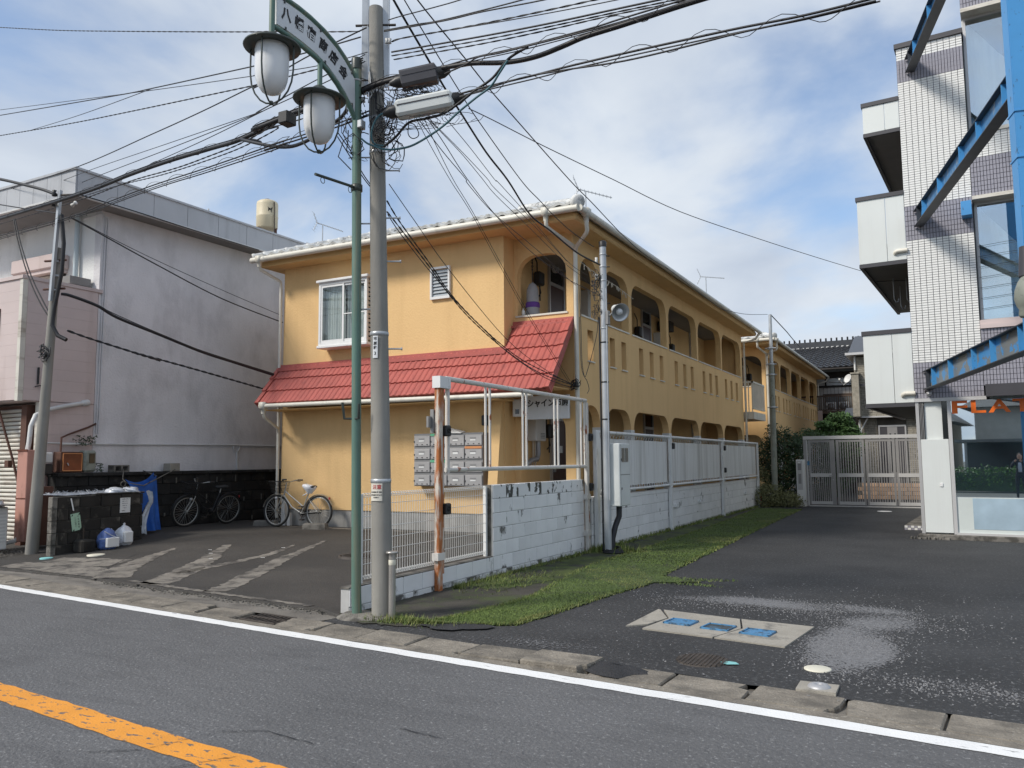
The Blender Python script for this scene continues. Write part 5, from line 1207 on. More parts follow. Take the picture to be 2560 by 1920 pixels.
for i in range(12):
    y = 9.28+i*.7; obj('cap_stone', B().bbox(-14.93,-14.56,y+.004,y+.696,1.36,1.43,.012), M['black_block'], t)
for i in range(26):   # pale mortar squeezed out of the joints
    y = 9.5+(i*1.37)%7.4; z = .25+.23*((i*3)%5); b = B(); b.box(-14.63,-14.605,y-.012-jit(.008),y+.014,z-.0,z+random.uniform(.06,.2)); obj('mortar_smear', b, M['mortar_pale'], t)
XE = -13.3
t = thing('rubbish_enclosure', 'low mouldy block enclosure for rubbish with notices on its front', 'enclosure', (XE,9.3,.05))
obj('mortar_core', B().box(XE-.11,XE-.03,8.42,10.14,-.05,1.04).box(-14.56,XE-.11,10.06,10.14,.05,1.04), M['mortar_pale'], t)
block_wall_y(t, XE, 8.50, 10.15, [.02,.225,.43,.635,.84], .205, M['mould_block'], .40)
for i in range(5): inst('block', blk(.10,.205,.12,M['old_concrete'],.004), t, None, Mx=Matrix.Translation((XE,8.40,.02+i*.205)) @ RX)
obj('coping', B().bbox(XE-.13,XE+.012,9.2,10.18,1.045,1.075,.008), M['mould_block'], t)
b = B()
for i in range(90):
    y = random.uniform(8.7,10.1); x = XE-random.uniform(.05,1.1); b.tube([(x,y,1.06+jit(.015)),(x+jit(.05),y+jit(.06),1.10+jit(.03)),(x+jit(.06),y+jit(.1),1.07)], .004, 4)
for i in range(18): b.tube([(XE-.04-i*.06,8.65,1.06),(XE-.04-i*.06,10.1,1.08+jit(.01))], .003, 4)
tag(obj('cover_net', b, M['clear_bag']), 'thin tangled net lying over the top of the rubbish enclosure', 'net')
t = thing('plastic_sheet', 'bunched clear plastic sheeting on the right end of the enclosure top', 'plastic sheet', (XE-.3,9.9,1.08))
for cy_, cx_ in ((9.72,XE-.22),(10.0,XE-.2)):
    V = []; F = []; n = 14
    for i in range(7):
        for k in range(n):
            a = 2*math.pi*k/n; rr = .16*math.cos(i/6*1.5)**.8+.022*math.sin(3*a+i*1.3)+.015*math.sin(5*a+2*i); V.append((cx_+rr*math.cos(a)*1.2+jit(.01), cy_+rr*math.sin(a)*1.1+jit(.01), 1.06+(.10+jit(.012))*math.sin(i/6*1.57)))
    for i in range(6):
        for k in range(n): F.append((i*n+k, i*n+(k+1)%n, (i+1)*n+(k+1)%n, (i+1)*n+k))
    obj('bundle', B().add(V, F, True), M['clear_bag'], t)
V = []; F = []
for i in range(9):
    for k in range(6): V.append((XE-.02+.03*math.sin(k*2+i*.7)+.06*(i<3), 10.18+.03*k*(1-.05*i)+.05*math.sin(i*.8), 1.08-.10*i+.02*math.sin(k)))
for i in range(8):
    for k in range(5): F.append((i*6+k, i*6+k+1, i*6+7+k, i*6+6+k))
obj('hanging_strip', B().add(V, F, True), M['clear_bag'], t)
def notice(name, label, cat, c, w_, h, tilt, m_, lines, x=XE+.012, txt=None):
    t = thing(name, label, cat, (x, c[0], c[1])); ca, sa = math.cos(tilt), math.sin(tilt)
    f = lambda a, z, t_=0: (x+t_, c[0]+a*ca-z*sa, c[1]+a*sa+z*ca)
    V = [f(-w_/2,-h/2), f(w_/2,-h/2), f(w_/2,h/2), f(-w_/2,h/2)] + [f(-w_/2,-h/2,.004), f(w_/2,-h/2,.004), f(w_/2,h/2,.004), f(-w_/2,h/2,.004)]
    obj('board', B().add(V, [(4,5,6,7),(0,3,2,1),(0,1,5,4),(1,2,6,5),(2,3,7,6),(3,0,4,7)]), m_, t)
    for s, sz, oa, oz in lines: text_on('lettering', s, sz, lambda a, z, t_: f(a+oa, z+oz, .0055+t_), M['ink_black'], t, 0, .0004)
    return t, f
t1, f1 = notice('notice_board', 'pale green notice board hanging crooked on the enclosure', 'notice', (8.83,.60), .17, .30, .16, M['paper_green'], [('不', .035, .045, .085), ('法', .035, .045, .04), ('投', .035, .045, -.005), ('棄', .035, .045, -.05), ('禁', .035, .045, -.095), ('ご', .03, -.01, .07), ('み', .03, -.01, .035), ('は', .03, -.01, .0), ('朝', .03, -.01, -.035), ('に', .03, -.01, -.07)])
for a, z in ((-.065,.13),(.065,.13),(-.065,-.13),(.065,-.13)): obj('corner_tape', B().add([f1(a-.018,z-.018,.0065),f1(a+.018,z-.018,.0065),f1(a+.018,z+.018,.0065)],[(0,1,2)]), M['ink_black'], t1)
obj('hanger_strap', B().add([f1(-.035,.20,.004),f1(-.01,.20,.004),f1(-.03,.42,.004),f1(-.055,.42,.004)],[(0,1,2,3)]), M['paper_white'], t1)
notice('notice_sheet', 'white printed timetable sheet on the right of the enclosure front', 'notice', (9.77,.84), .21, .27, 0, M['paper_white'], [('ごみ収集のお知らせ', .019, 0, .11), ('可燃ごみ  月 木', .016, -.01, .07), ('不燃ごみ  第二水', .016, -.01, .03), ('資源物  火 金', .016, -.01, -.01), ('プラ容器  土', .016, -.01, -.05), ('市原市', .022, -.03, -.10)])
t = thing('concrete_block', 'dark broken concrete block at the foot of the enclosure', 'concrete block', (-13.0,8.9,.05)); obj('block', B().bbox(-13.26,-12.98,8.76,9.02,lotz(8.9)-.02,lotz(8.9)+.21,.03), M['mould_block'], t); obj('stake', B().tube([(-13.2,8.92,.2),(-13.22,8.93,.5)], .012, 6), M['bark'], t)
def bag(cx, cy, z0, w_, h, m_, name, label, tie):
    t = thing(name, label, 'rubbish bag', (cx, cy, z0), 'tied rubbish bags by the enclosure'); V = []; F = []; n = 22; prof = [(.75,0),(1,.15),(1.04,.4),(.95,.62),(.7,.8),(.4,.90),(.10,.98),(.14,1.05),(.03,1.09)] if tie else [(.8,0),(1,.12),(1.0,.4),(.9,.65),(.6,.85),(.3,.95),(.06,1.0)]
    for rr, z in prof:
        for k in range(n):
            a = 2*math.pi*k/n; q = rr*(1+.09*math.sin(3*a+z*5)+.05*math.sin(7*a+z*9)); sq = 1/max(abs(math.cos(a)), abs(math.sin(a)))**.5
            V.append((cx+w_*q*sq*.9*math.cos(a)+jit(.006), cy+w_*q*sq*.9*math.sin(a)+jit(.006), z0+h*z+jit(.006)))
    for i in range(len(prof)-1):
        for k in range(n): F.append((i*n+k, i*n+(k+1)%n, (i+1)*n+(k+1)%n, (i+1)*n+k))
    obj('bag', B().add(V, F, True), m_, t); return t
tb = bag(-12.98, 9.22, lotz(9.2), .155, .36, M['bag_blue'], 'rubbish_bag', 'clear rubbish bag with a blue printed carton inside', False)
obj('carton_face', B().bbox(-12.86,-12.80,9.10,9.33,lotz(9.2)+.04,lotz(9.2)+.20,.006), M['paper_white'], tb)
obj('wrap_folds', B().tube([(-12.9,9.1,.43),(-12.86,9.2,.36),(-12.84,9.33,.30)], .008, 5).tube([(-13.0,9.3,.46),(-12.9,9.34,.35),(-12.85,9.38,.22)], .008, 5).tube([(-12.95,9.05,.3),(-12.84,9.12,.30),(-12.82,9.25,.33)], .006, 5), M['clear_bag'], tb)
tb = bag(-13.06, 9.60, lotz(9.6), .15, .36, M['white_bag'], 'rubbish_bag', 'white rubbish bag with knotted top right of the other bag', True)
obj('folded_paper', B().bbox(-12.98,-12.895,9.5,9.68,lotz(9.6)+.04,lotz(9.6)+.25,.02), M['paper_white'], tb)
# blue net
t = thing('blue_net', 'blue net strung on cords beside the rubbish enclosure', 'net', (-13.8,10.5,1.2)); V = []; F = []; n, m_ = 26, 18
for i in range(n+1):
    s_ = i/n
    for j in range(m_+1):
        q = j/m_; yt = 10.12+.76*s_; zt = 1.24-.09*math.sin(math.pi*s_)+.12*s_*s_; yb = 10.55+.45*s_; zb = .28
        y = yt+(yb-yt)*q**.8; z = zt+(zb-zt)*q; x = -13.72+.05*math.sin(s_*11+q*2)*(.3+q)-.15*s_
        if s_ < .45: y += .10*(.45-s_)*math.sin(q*3.1)
        V.append((x, y, z))
for i in range(n):
    for j in range(m_): F.append((i*(m_+1)+j, i*(m_+1)+j+1, (i+1)*(m_+1)+j+1, (i+1)*(m_+1)+j))
obj('net_cloth', B().add(V, F, True), M['blue_net'], t)
V2 = [(x-.16+.03*math.sin(i), y, z) for i, (x, y, z) in enumerate(V)]
obj('back_fold', B().add([(a-.10, b_+.02, c_+.06) for a, b_, c_ in V], F, True), M['blue_net'], t)
obj('cord', B().tube([(-14.3,10.45,1.48),(-13.9,10.15,1.30),(-13.74,10.12,1.23),(-13.75,10.5,1.17),(-13.86,10.9,1.30),(-14.4,11.75,1.47)], .010, 6).tube([(-13.9,10.9,1.35),(-14.5,11.05,1.45)], .010, 6).torus((-13.76,10.06,1.21), .05, .010, Matrix.Rotation(R(90),3,'Y'), 14, 5), M['old_concrete'], t)
# things on the wall
t = thing('cinder_block', 'dark hollow cinder block lying on the black wall', 'cinder block', (-14.75,10.65,1.43)); obj('shell', B().box(-14.85,-14.65,10.5,10.84,1.43,1.455).box(-14.85,-14.65,10.5,10.84,1.545,1.57).box(-14.85,-14.65,10.5,10.53,1.455,1.545).box(-14.85,-14.65,10.81,10.84,1.455,1.545).box(-14.85,-14.65,10.655,10.69,1.455,1.545), M['old_concrete'], t)
t = thing('stone_block', 'short tan stone block on the black wall above the blue net', 'stone block', (-14.75,11.95,1.43)); obj('stone', B().bbox(-14.88,-14.66,11.83,12.09,1.43,1.60,.01), M['pad_concrete'], t)
t = thing('breaker_box', 'brown rusty metal box with a latch on the black wall', 'metal box', (-14.7,9.6,1.46)); obj('case', B().bbox(-14.85,-14.60,9.35,9.79,1.44,1.83,.012), M['rust_brown'], t); obj('door_panel', B().bbox(-14.60,-14.585,9.38,9.76,1.47,1.80,.006), M['rusty_door'], t)
fr = B(); fr.box(-14.586,-14.578,9.38,9.76,1.465,1.48).box(-14.586,-14.578,9.38,9.76,1.79,1.805).box(-14.586,-14.578,9.375,9.39,1.48,1.79).box(-14.586,-14.578,9.75,9.765,1.48,1.79); obj('trim', fr, M['orange_card'], t); obj('latch', B().tube([(-14.57,9.46,1.62),(-14.56,9.48,1.57)], .012, 6), M['silver'], t)
t = thing('electric_meter', 'grey domed meter box with a dark window on the black wall', 'electric meter', (-14.7,9.95,1.46)); obj('case', B().bbox(-14.82,-14.58,9.81,10.07,1.44,1.86,.04), M['pot_grey'], t); obj('window', B().bbox(-14.58,-14.572,9.90,10.02,1.61,1.80,.003), M['dark_glass'], t)
t = thing('electric_meter', 'small pale meter between the left pole and the brown box', 'electric meter', (-14.75,9.15,1.6)); obj('case', B().bbox(-14.82,-14.66,9.02,9.24,1.62,1.82,.02), M['conduit_grey'], t); obj('cover', B().bbox(-14.82,-14.68,9.02,9.26,1.40,1.60,.02), M['black_plastic'], t)
obj('pipework', B().tube([(-14.7,9.4,1.83),(-14.72,9.42,2.1),(-14.9,9.7,2.18),(-14.95,10.1,2.32),(-14.97,10.28,2.4)], .018, 6), M['rust_brown'], t)
obj('white_pipe', B().tube([(-14.9,9.55,1.98),(-14.9,9.95,1.99)], .02, 8), M['heater_white'], t)
b = B()
for i in range(160):
    c = Vector((-14.85+jit(.10), 10.0+jit(.22), 2.05+jit(.10))) if i < 100 else Vector((-14.75+jit(.06), 10.22+jit(.1), 1.52+jit(.08)))
    a = random.uniform(0,6); s_ = random.uniform(.02,.05); b.add([tuple(c), tuple(c+Vector((s_*math.cos(a), s_*math.sin(a), .01))), tuple(c+Vector((s_*1.4*math.cos(a+.5), s_*1.4*math.sin(a+.5), -.01))), tuple(c+Vector((.6*s_*math.cos(a+1.2), .6*s_*math.sin(a+1.2), .02)))], [(0,1,2,3)])
tag(obj('wall_weeds', b, M['leaf_dark']), 'small green weeds growing above the brown box and the wall', 'plant', kind=None)
# dry grass and rubble by the left pole
b = B()
for i in range(420):
    x = random.uniform(-15.8,-14.0); y = random.uniform(7.95,8.6); a = random.uniform(0,3.1); l_ = random.uniform(.05,.2); b.add([(x,y,lotz(y)+.01),(x+.006,y+.006,lotz(y)+.01),(x+l_*math.cos(a),y+l_*math.sin(a)*.4,lotz(y)+.02+random.uniform(0,.05))],[(0,1,2)])
obj('dry_straw', b, M['lot_cement'], kind='stuff', label='dry straw and litter on the ground left of the pole', cat='litter')
b = B()
for x, y in ((-10.6,9.35),(-10.2,9.0),(-9.75,10.1),(-10.9,9.6),(-9.4,9.3)): b.tube([(x,y,lotz(y)+.009),(x+.05,y+.03,lotz(y)+.010),(x+.09,y-.01,lotz(y)+.009)], .0028, 4)
obj('paper_scraps', b, M['paper_white'], kind='stuff', label='scraps of white string scattered on the lot', cat='litter')

# ---------------- bicycles ----------------
def bicycle(origin, yaw, lean, label, frame_m, wheel_m, cover, basket):
    # local: x forward, z up; wheels of radius .33
    T0 = Matrix.Translation(origin) @ Matrix.Rotation(yaw, 4, 'Z') @ Matrix.Rotation(lean, 4, 'X')
    fn = lambda x, y, z: tuple(T0 @ Vector((x, y, z)))
    t = thing('bicycle', label, 'bicycle', origin, 'parked bicycles'); NB = lambda: B(fn)
    UP = Matrix.Rotation(R(90), 3, 'X'); rw_ = .335
    for k, xc in enumerate((.54, -.53)):
        wm_ = obj('wheel', NB().torus((xc,0,rw_), rw_-.050, .011, UP, 40, 6), wheel_m, t)
        obj('tyre', NB().torus((xc,0,rw_), rw_-.020, .023, UP, 40, 8), M['tyre_black'], wm_)
        b = NB()
        for i in range(28):
            a = 2*math.pi*i/28; s_ = .02*(1 if i % 2 else -1); a2 = a+.5*(1 if i % 4 < 2 else -1)
            b.tube([(xc+.02*math.cos(a2), s_, rw_+.02*math.sin(a2)), (xc+(rw_-.05)*math.cos(a), 0, rw_+(rw_-.05)*math.sin(a))], .0022, 4, caps=False)
        obj('spokes', b, M['bike_silver'], wm_, kind='stuff')
        obj('hub', NB().cyl((xc,-.045,rw_), (xc,.045,rw_), .022), M['bike_silver'], wm_)
        fb = NB(); a0, a1 = ((.2, 2.1) if k == 0 else (-.15, 2.75)); V = []; F = []
        for i in range(21):
            a = a0+(a1-a0)*i/20
            for yy, dr in ((-.03,-.008),(0,.006),(.03,-.008)): V.append((xc+(rw_+.022+dr)*math.cos(a), yy, rw_+(rw_+.022+dr)*math.sin(a)))
        for i in range(20):
            for q in range(2): F.append((3*i+q, 3*i+q+1, 3*i+4+q, 3*i+3+q))
        fb.add(V, F, True); obj('mudguard', fb, frame_m, t)
    bb = (-.10, 0, .29); head_t, head_b = (.33,0,.80), (.365,0,.66); seat_t = (-.26,0,.70)
    fr = NB(); fr.tube([head_t, head_b], .018, 10).tube([bb, seat_t], .015, 10).tube([head_b, (.15,0,.42), bb], .016, 10).tube([(.34,0,.75), (-.155,0,.42)], .014, 10)
    for s_ in (-1, 1): fr.tube([bb, (-.53,s_*.05,rw_)], .009, 8).tube([(-.235,0,.63), (-.53,s_*.05,rw_)], .008, 8)
    obj('frame', fr, frame_m, t)
    fk = NB()
    for s_ in (-1, 1): fk.tube([(.375,s_*.045,.66), (.43,s_*.05,.52), (.54,s_*.045,rw_)], .010, 8)
    obj('fork', fk, M['bike_silver'], t)
    obj('handlebar', NB().tube([(.33,0,.80),(.31,0,.93)], .013, 8).tube([(.14,.27,.985),(.24,.25,.985),(.31,.10,.94),(.32,0,.93),(.31,-.10,.94),(.24,-.25,.985),(.14,-.27,.985)], .011, 8), M['bike_silver'], t)
    for s_ in (-1, 1): obj('grip', NB().tube([(.11,s_*.275,.985),(.22,s_*.255,.985)], .017, 8), M['black_plastic'], t)
    obj('brake_lever', NB().tube([(.25,.23,.975),(.2,.24,.955),(.14,.25,.95)], .006, 6).tube([(.25,-.23,.975),(.2,-.24,.955),(.14,-.25,.95)], .006, 6).tube([(.28,.15,.96),(.42,.08,.92),(.41,.03,.75)], .005, 5), M['black_plastic'], t)
    obj('seat_post', NB().tube([(-.26,0,.70),(-.28,0,.80)], .013, 8), M['bike_silver'], t)
    sd_ = NB(); V = []; F = []; n = 12
    for i, (x, w_) in enumerate(((-.42,.07),(-.40,.10),(-.32,.105),(-.24,.07),(-.17,.035),(-.14,.02))):
        for k in range(n):
            a = 2*math.pi*k/n; V.append((x, w_*math.cos(a), .83+.032*math.sin(a)+(.01 if i < 2 else 0)))
    for i in range(5):
        for k in range(n): F.append((i*n+k, i*n+(k+1)%n, (i+1)*n+(k+1)%n, (i+1)*n+k))
    F += [tuple(range(n)), tuple(range(5*n, 6*n))]; sd_.add(V, F, True); obj('saddle', sd_, M['black_plastic'], t)
    if cover:
        cv = NB(); V = []; F = []; n = 16
        for z, rx, ry in ((.70,.05,.035),(.735,.08,.06),(.79,.125,.10),(.84,.165,.125),(.875,.15,.115),(.885,.08,.06)):
            for k in range(n): a = 2*math.pi*k/n; V.append((-.29+(rx+jit(.008))*math.cos(a)+(.02 if z > .8 else 0), (ry+jit(.006))*math.sin(a), z+.02*math.cos(a)*(z > .8)))
        for i in range(5):
            for k in range(n): F.append((i*n+k, i*n+(k+1)%n, (i+1)*n+(k+1)%n, (i+1)*n+k))
        F.append(tuple(range(5*n, 6*n))); cv.add(V, F, True).tube([(-.27,.03,.72),(-.2,.05,.68),(-.16,.06,.66)], .010, 5); obj('saddle_bag', cv, M['white_bag'], t, label='white plastic bag tied over the saddle')
    obj('chain_case', NB().tube([(-.08,-.05,.30),(-.30,-.055,.325),(-.53,-.055,.335)], [.055,.045,.05], 10), M['black_plastic'], t)
    ck = NB(); ck.torus((-.10,-.05,.29), .075, .008, UP, 24, 5).tube([(-.10,-.07,.29),(-.02,-.08,.15)], .009, 6).tube([(-.10,.07,.29),(-.18,.08,.43)], .009, 6).box(-.06,.02,-.17,-.08,.14,.165).box(-.22,-.14,.08,.17,.42,.445); obj('crank', ck, M['iron'], t)
    obj('kickstand', NB().tube([(-.50,-.07,.30),(-.44,-.15,.02)], .008, 6).tube([(-.53,-.06,.335),(-.5,-.075,.30)], .008, 6), M['bike_silver'], t)
    rk = NB()
    for s_ in (-.05,0,.05): rk.tube([(-.33,s_,.70),(-.78,s_,.71)], .006, 5)
    rk.tube([(-.78,-.05,.71),(-.78,.05,.71)], .006, 5).tube([(-.70,.05,.71),(-.53,.06,rw_)], .006, 5).tube([(-.70,-.05,.71),(-.53,-.06,rw_)], .006, 5); obj('rear_rack', rk, M['bike_black'], t) if not cover else None
    obj('reflector', NB().box(-.79,-.775,-.02,.02,.58,.63), M['red_plastic'], t)
    if basket:
        bk = NB()
        for i in range(9):
            a = i/8; bk.tube([(.38,-.13+.26*a,.72),(.36,-.17+.34*a,.95)], .004, 4).tube([(.58,-.13+.26*a,.72),(.64,-.17+.34*a,.95)], .004, 4).tube([(.38+.2*a,-.13,.72),(.36+.28*a,-.17,.95)], .004, 4).tube([(.38+.2*a,.13,.72),(.36+.28*a,.17,.95)], .004, 4).tube([(.38+.2*a,-.13,.72),(.38+.2*a,.13,.72)], .004, 4)
        for f_ in (0,.33,.66,1):
            z = .72+.23*f_; x0_, x1_, w_ = .38-.02*f_, .58+.06*f_, .13+.04*f_; bk.tube([(x0_,-w_,z),(x1_,-w_,z),(x1_,w_,z),(x0_,w_,z)], .005 if f_ < 1 else .009, 5, True)
        obj('basket', bk, M['black_plastic'], t)
    obj('light', NB().lathe([(0,0),(.03,.0),(.035,.05),(0,.055)], (.47,.07,.60), 10, Matrix.Rotation(R(90),3,'Y')), M['silver'], t)
bicycle((-11.95,12.82,.245), R(180)+.10, .04, 'silver bicycle with a white bag over its saddle parked by the yellow wall', M['bike_silver'], M['bike_silver'], True, True)
bicycle((-14.22,12.45,.245), R(-95), -.13, 'dark bicycle leaning against the blackened block wall', M['bike_black'], M['bike_silver'], False, True)
t = thing('bottle', 'water bottle and pale post leaning behind the front wheel of the silver bicycle', 'post', (-12.6,13.0,.3)); obj('post', B().box(-12.62,-12.52,13.05,13.12,.25,.80).box(-12.45,-12.37,13.05,13.12,.25,.52), M['conduit_grey'], t)
# ---------------- right: tiled building with balconies, shop front, blue steel frame ----------------
E1 = Vector((.99772, -.06743, 0)); E2 = Vector((.06743, .99772, 0)); O = Vector((-.426, 18.024, 0))
def TB(u_, v_, z): p = O + E1*u_ + E2*v_; return (p.x, p.y, z)
RB = Matrix((E1, E2, Vector((0,0,1)))).transposed().to_4x4()
root = thing('tiled_building', 'white and grey tiled building with stacked white balconies at the right edge', 'building', TB(1,2,0))
P = lambda n, b, m, par=root, **k: obj(n, b, m, par, **k)
N_ = lambda: B(TB)
P('grout_wall', N_().box(0,1.21,.012,5.5,2.76,10.12), M['tile_grout'])
P('parapet_cap', N_().box(-.03,1.23,-.04,5.5,10.12,10.22), M['dark_trim'])
P('body', N_().box(.05,6,5.5,12,0,10.1).box(1.21,1.25,.4,5.5,2.9,10.6).box(4.2,4.4,0,5.5,0,12), M['panel_white'])
bands = [(9.38,9.86),(6.01,6.73),(2.77,3.49)]
def in_band(z): return any(a <= z < c-.01 for a, c in bands)
def tmesh(w_, h, m):
    b = B(); b.box(.0048,w_-.0048,0,.012,.0045,h-.0045); me = b.mesh('tile'); me.materials.append(m); return me
tw, tg, tk = tmesh(.11,.05,M['tile_white']), tmesh(.055,.1029,M['tile_grey']), None
count = 0; fw_, fg_ = N_(), N_()
def put_tile(u_, z, wd, h, me, field):
    global count
    if count < 300:
        count += 1; inst('tile', me, root, None, Mx=Matrix.Translation(TB(u_, jit(.0006), z)) @ RB)
    else: field.box(u_+.0048, u_+wd-.0048, jit(.0006), .012, z+.0045, z+h-.0045)
for a, c in bands[::-1]:
    n = round((c-a)/.1029); 
    for r_ in range(n):
        for i in range(22): put_tile(i*.055, a+r_*(c-a)/n, .055, .1029, tg, fg_)
    top = {2.77: 6.01, 6.01: 9.38, 9.38: 10.12}[a]; n = round((top-c)/.05)
    for r_ in range(n):
        for i in range(11): put_tile(i*.11, c+r_*(top-c)/n, .11, .05, tw, fw_)
# right hand bands and piers
for z0_, z1_, k in ((6.72,7.5,1),(7.5,7.98,0),(2.97,4.08,1),(10.62,12.0,1)):
    P('band_wall', N_().box(1.215,4.2,.014,.35,z0_,z1_), M['tile_grout'])
    hh, ww = (.1029,.055) if k else (.05,.11); n = round((z1_-z0_)/hh); fld = fg_ if k else fw_
    for r_ in range(n):
        for i in range(int(1.3/ww)): fld.bbox(1.215+i*ww+.004, 1.215+(i+1)*ww-.004, jit(.0015), .012, z0_+r_*(z1_-z0_)/n+.003, z0_+(r_+1)*(z1_-z0_)/n-.003, .003)
P('white_tile_field', fw_, M['tile_white'], kind='stuff'); P('grey_tile_field', fg_, M['tile_grey'], kind='stuff')
for z0_, z1_ in ((6.66,6.73),(10.54,10.62),(7.98,8.05)): P('band_trim', N_().box(1.212,4.2,-.03,.36,z0_,z1_), M['shutter'])
P('window_sill', N_().box(1.212,4.2,-.05,.36,4.08,4.16).box(1.212,4.2,-.02,.36,4.16,4.25), M['pink_siding'])
for z0_, z1_ in ((4.25,6.66),(8.05,10.54)):
    w_ = P('window', N_().box(1.23,1.28,.26,.32,z0_,z1_).box(1.28,4.2,.26,.32,z0_,z0_+.05).box(1.28,4.2,.26,.32,z1_-.05,z1_).box(2.05,2.12,.26,.32,z0_+.05,z1_-.05), M['alu_grey'])
    P('pane', N_().box(1.28,2.05,.285,.293,z0_+.05,z1_-.05).box(2.12,4.2,.285,.293,z0_+.05,z1_-.05), M['reflect_pane'], w_)
    # curtain, its diagonal top cut to imitate a bright sky reflection; dark room behind
    V = []; F = []; n = 26
    for j in range(8):
        for i in range(n+1):
            s_ = i/n; u_ = 1.29+.72*s_; top = z1_-.06 - max(0, s_-.02)*(.95 if z0_ < 5 else 1.05); z = z0_+.06+(top-z0_-.06)*j/7
            V.append((u_, .40+.014*math.sin(i*1.3+j*.3)+.012*math.sin(i*.45+j*.9), z))
    for j in range(7):
        for i in range(n): F.append((j*(n+1)+i, j*(n+1)+i+1, (j+1)*(n+1)+i+1, (j+1)*(n+1)+i))
    P('curtain', N_().add(V, F, True), M['curtain'], w_)
    P('room_back', N_().box(1.26,4.2,.9,.95,z0_,z1_).box(1.26,4.2,.33,.9,z1_-.02,z1_), M['wood_dark'], w_)
for k in range(7): P('window_wire', N_().tube([(1.25,.2,4.5+.21*k),(1.7,.2,4.53+.21*k),(3,.2,4.56+.21*k)], .004, 4), M['black_cable'])
P('awning_box', N_().box(1.24,4.2,-.34,.01,2.90,2.97).box(1.24,1.30,-.34,.01,2.74,2.90).box(1.30,4.2,-.34,-.30,2.74,2.90), M['dark_trim']); P('awning_soffit', N_().box(1.30,4.2,-.30,.01,2.80,2.84), M['panel_white'])
# shop front
P('head_trim', N_().box(-.02,1.24,-.035,.3,2.70,2.768), M['gate_light'])
P('mullion', N_().box(.0,.06,-.01,.10,.10,2.70), M['alu_grey']); P('mullion', N_().box(.56,.625,-.02,.10,.10,2.70), M['gate_light']); P('mullion', N_().box(.60,4.2,-.02,.06,.08,.135), M['gate_light'])
for u_ in (.075,.10,.125): P('shutter_rail', N_().box(u_,u_+.012,.0,.1,1.95,2.70), M['alu_dark'])
P('column_panel', N_().bbox(.065,.555,-.012,.05,.12,1.95,.006), M['panel_white']); P('column', N_().box(.15,.46,.06,.4,.1,2.70), M['panel_white'])
P('column_glass', N_().box(.46,.56,.04,.05,1.95,2.70), M['dark_glass']); P('panel_switch', N_().bbox(.36,.415,-.03,-.012,1.02,1.09,.004), M['white_metal'])
sw = P('shop_window', N_().box(.625,4.2,.02,.028,.82,2.70), M['shop_glass'])
P('frosted_panel', N_().box(.625,4.2,.018,.03,.135,.82), M['frost_film'], sw); P('blue_panel', N_().box(.90,4.2,.012,.018,.21,.80), M['frost_blue'], sw)
for ch, ua, ub in (('F', .64, .91), ('L', .97, 1.22), ('A', 1.26, 1.63), ('T', 1.66, 1.96)):
    lt = text_on('letter', ch, 1, lambda x, y, z: (x, y, z), M['letter_orange'], sw, .028); xs = [v.co.x for v in lt.data.vertices]; ys = [v.co.y for v in lt.data.vertices]
    for v in lt.data.vertices:
        v.co = Vector(TB(ua+(ub-ua)*(v.co.x-min(xs))/(max(xs)-min(xs)), .014-v.co.z, 2.445+.25*(v.co.y-min(ys))/(max(ys)-min(ys))))
P('shop_interior', N_().box(.63,4.2,.5,.55,.1,2.7), M['wood_dark'])
P('base_kerb', N_().bbox(-.06,4.2,-.10,.10,-.05,.095,.015), M['old_concrete'])
b = N_()
for i in range(14): b.bbox(-.2+i*.05+jit(.02), -.16+i*.05, -.16-random.uniform(0,.06), -.10, -.02, random.uniform(.02,.06), .006)
P('broken_edge', b, M['old_concrete'], kind='stuff')
P('entrance_frame', N_().box(.02,.06,.1,5.5,.1,2.6), M['alu_dark'])
st = P('entrance_step', N_().box(-.52,.0,1.9,6.4,-.02,.10), M['old_concrete'])
for i in range(8):
    for k in range(2): P('tile', N_().box(-.52+i*.065+.003,-.52+(i+1)*.065-.003,1.885,1.9,.005+k*.048,.05+k*.048), M['tile_white' if (i+k) % 2 else 'tile_grey'], st)
def balcony(u0, z0_, z1_, depth, spout):
    bl = P('balcony', N_().box(u0,-.005,.03,depth,z0_+.02,z0_+.10), M['soffit_grey'])
    mid = u0*.40
    P('panel', N_().bbox(u0,mid-.004,.0,.03,z0_+.06,z1_,.004), M['panel_white'], bl); P('panel', N_().bbox(mid+.004,-.004,.0,.03,z0_+.06,z1_,.004), M['panel_white'], bl)
    n = 6
    for i in range(n): P('panel', N_().box(u0,u0+.03,.035+(depth-.035)*i/n,.03+(depth-.035)*(i+1)/n,z0_+.06,z1_), M['panel_white'], bl)
    P('cap_rail', N_().box(u0-.025,-.002,-.025,.055,z1_,z1_+.085).box(u0-.025,u0+.055,.055,depth,z1_,z1_+.085), M['dark_trim'], bl)
    P('bottom_rail', N_().box(u0-.008,-.002,-.01,.05,z0_-.02,z0_+.055).box(u0-.008,u0+.06,.05,depth,z0_-.02,z0_+.018), M['dark_trim'], bl)
    if spout: P('spout', N_().tube([(.02,-.035,z0_+.24),(-.17,-.035,z0_+.24),(-.205,-.03,z0_+.22),(-.21,.0,z0_+.2)], .045, 12), M['cream_pipe'], bl)
    return bl
balcony(-.70,8.38,9.02,6.2,False); b2 = balcony(-.90,5.58,7.0,6.5,True); balcony(-.91,2.64,4.13,6.5,True)
for u_, v_ in ((-.45,1.6),(-.2,1.7),(-.42,2.6),(-.15,2.7)): P('laundry_hook', N_().tube([(u_,v_,5.60),(u_,v_,5.12),(u_+.03,v_,5.06),(u_+.08,v_,5.06),(u_+.1,v_,5.13)], .011, 6), M['steel_galv'], b2)
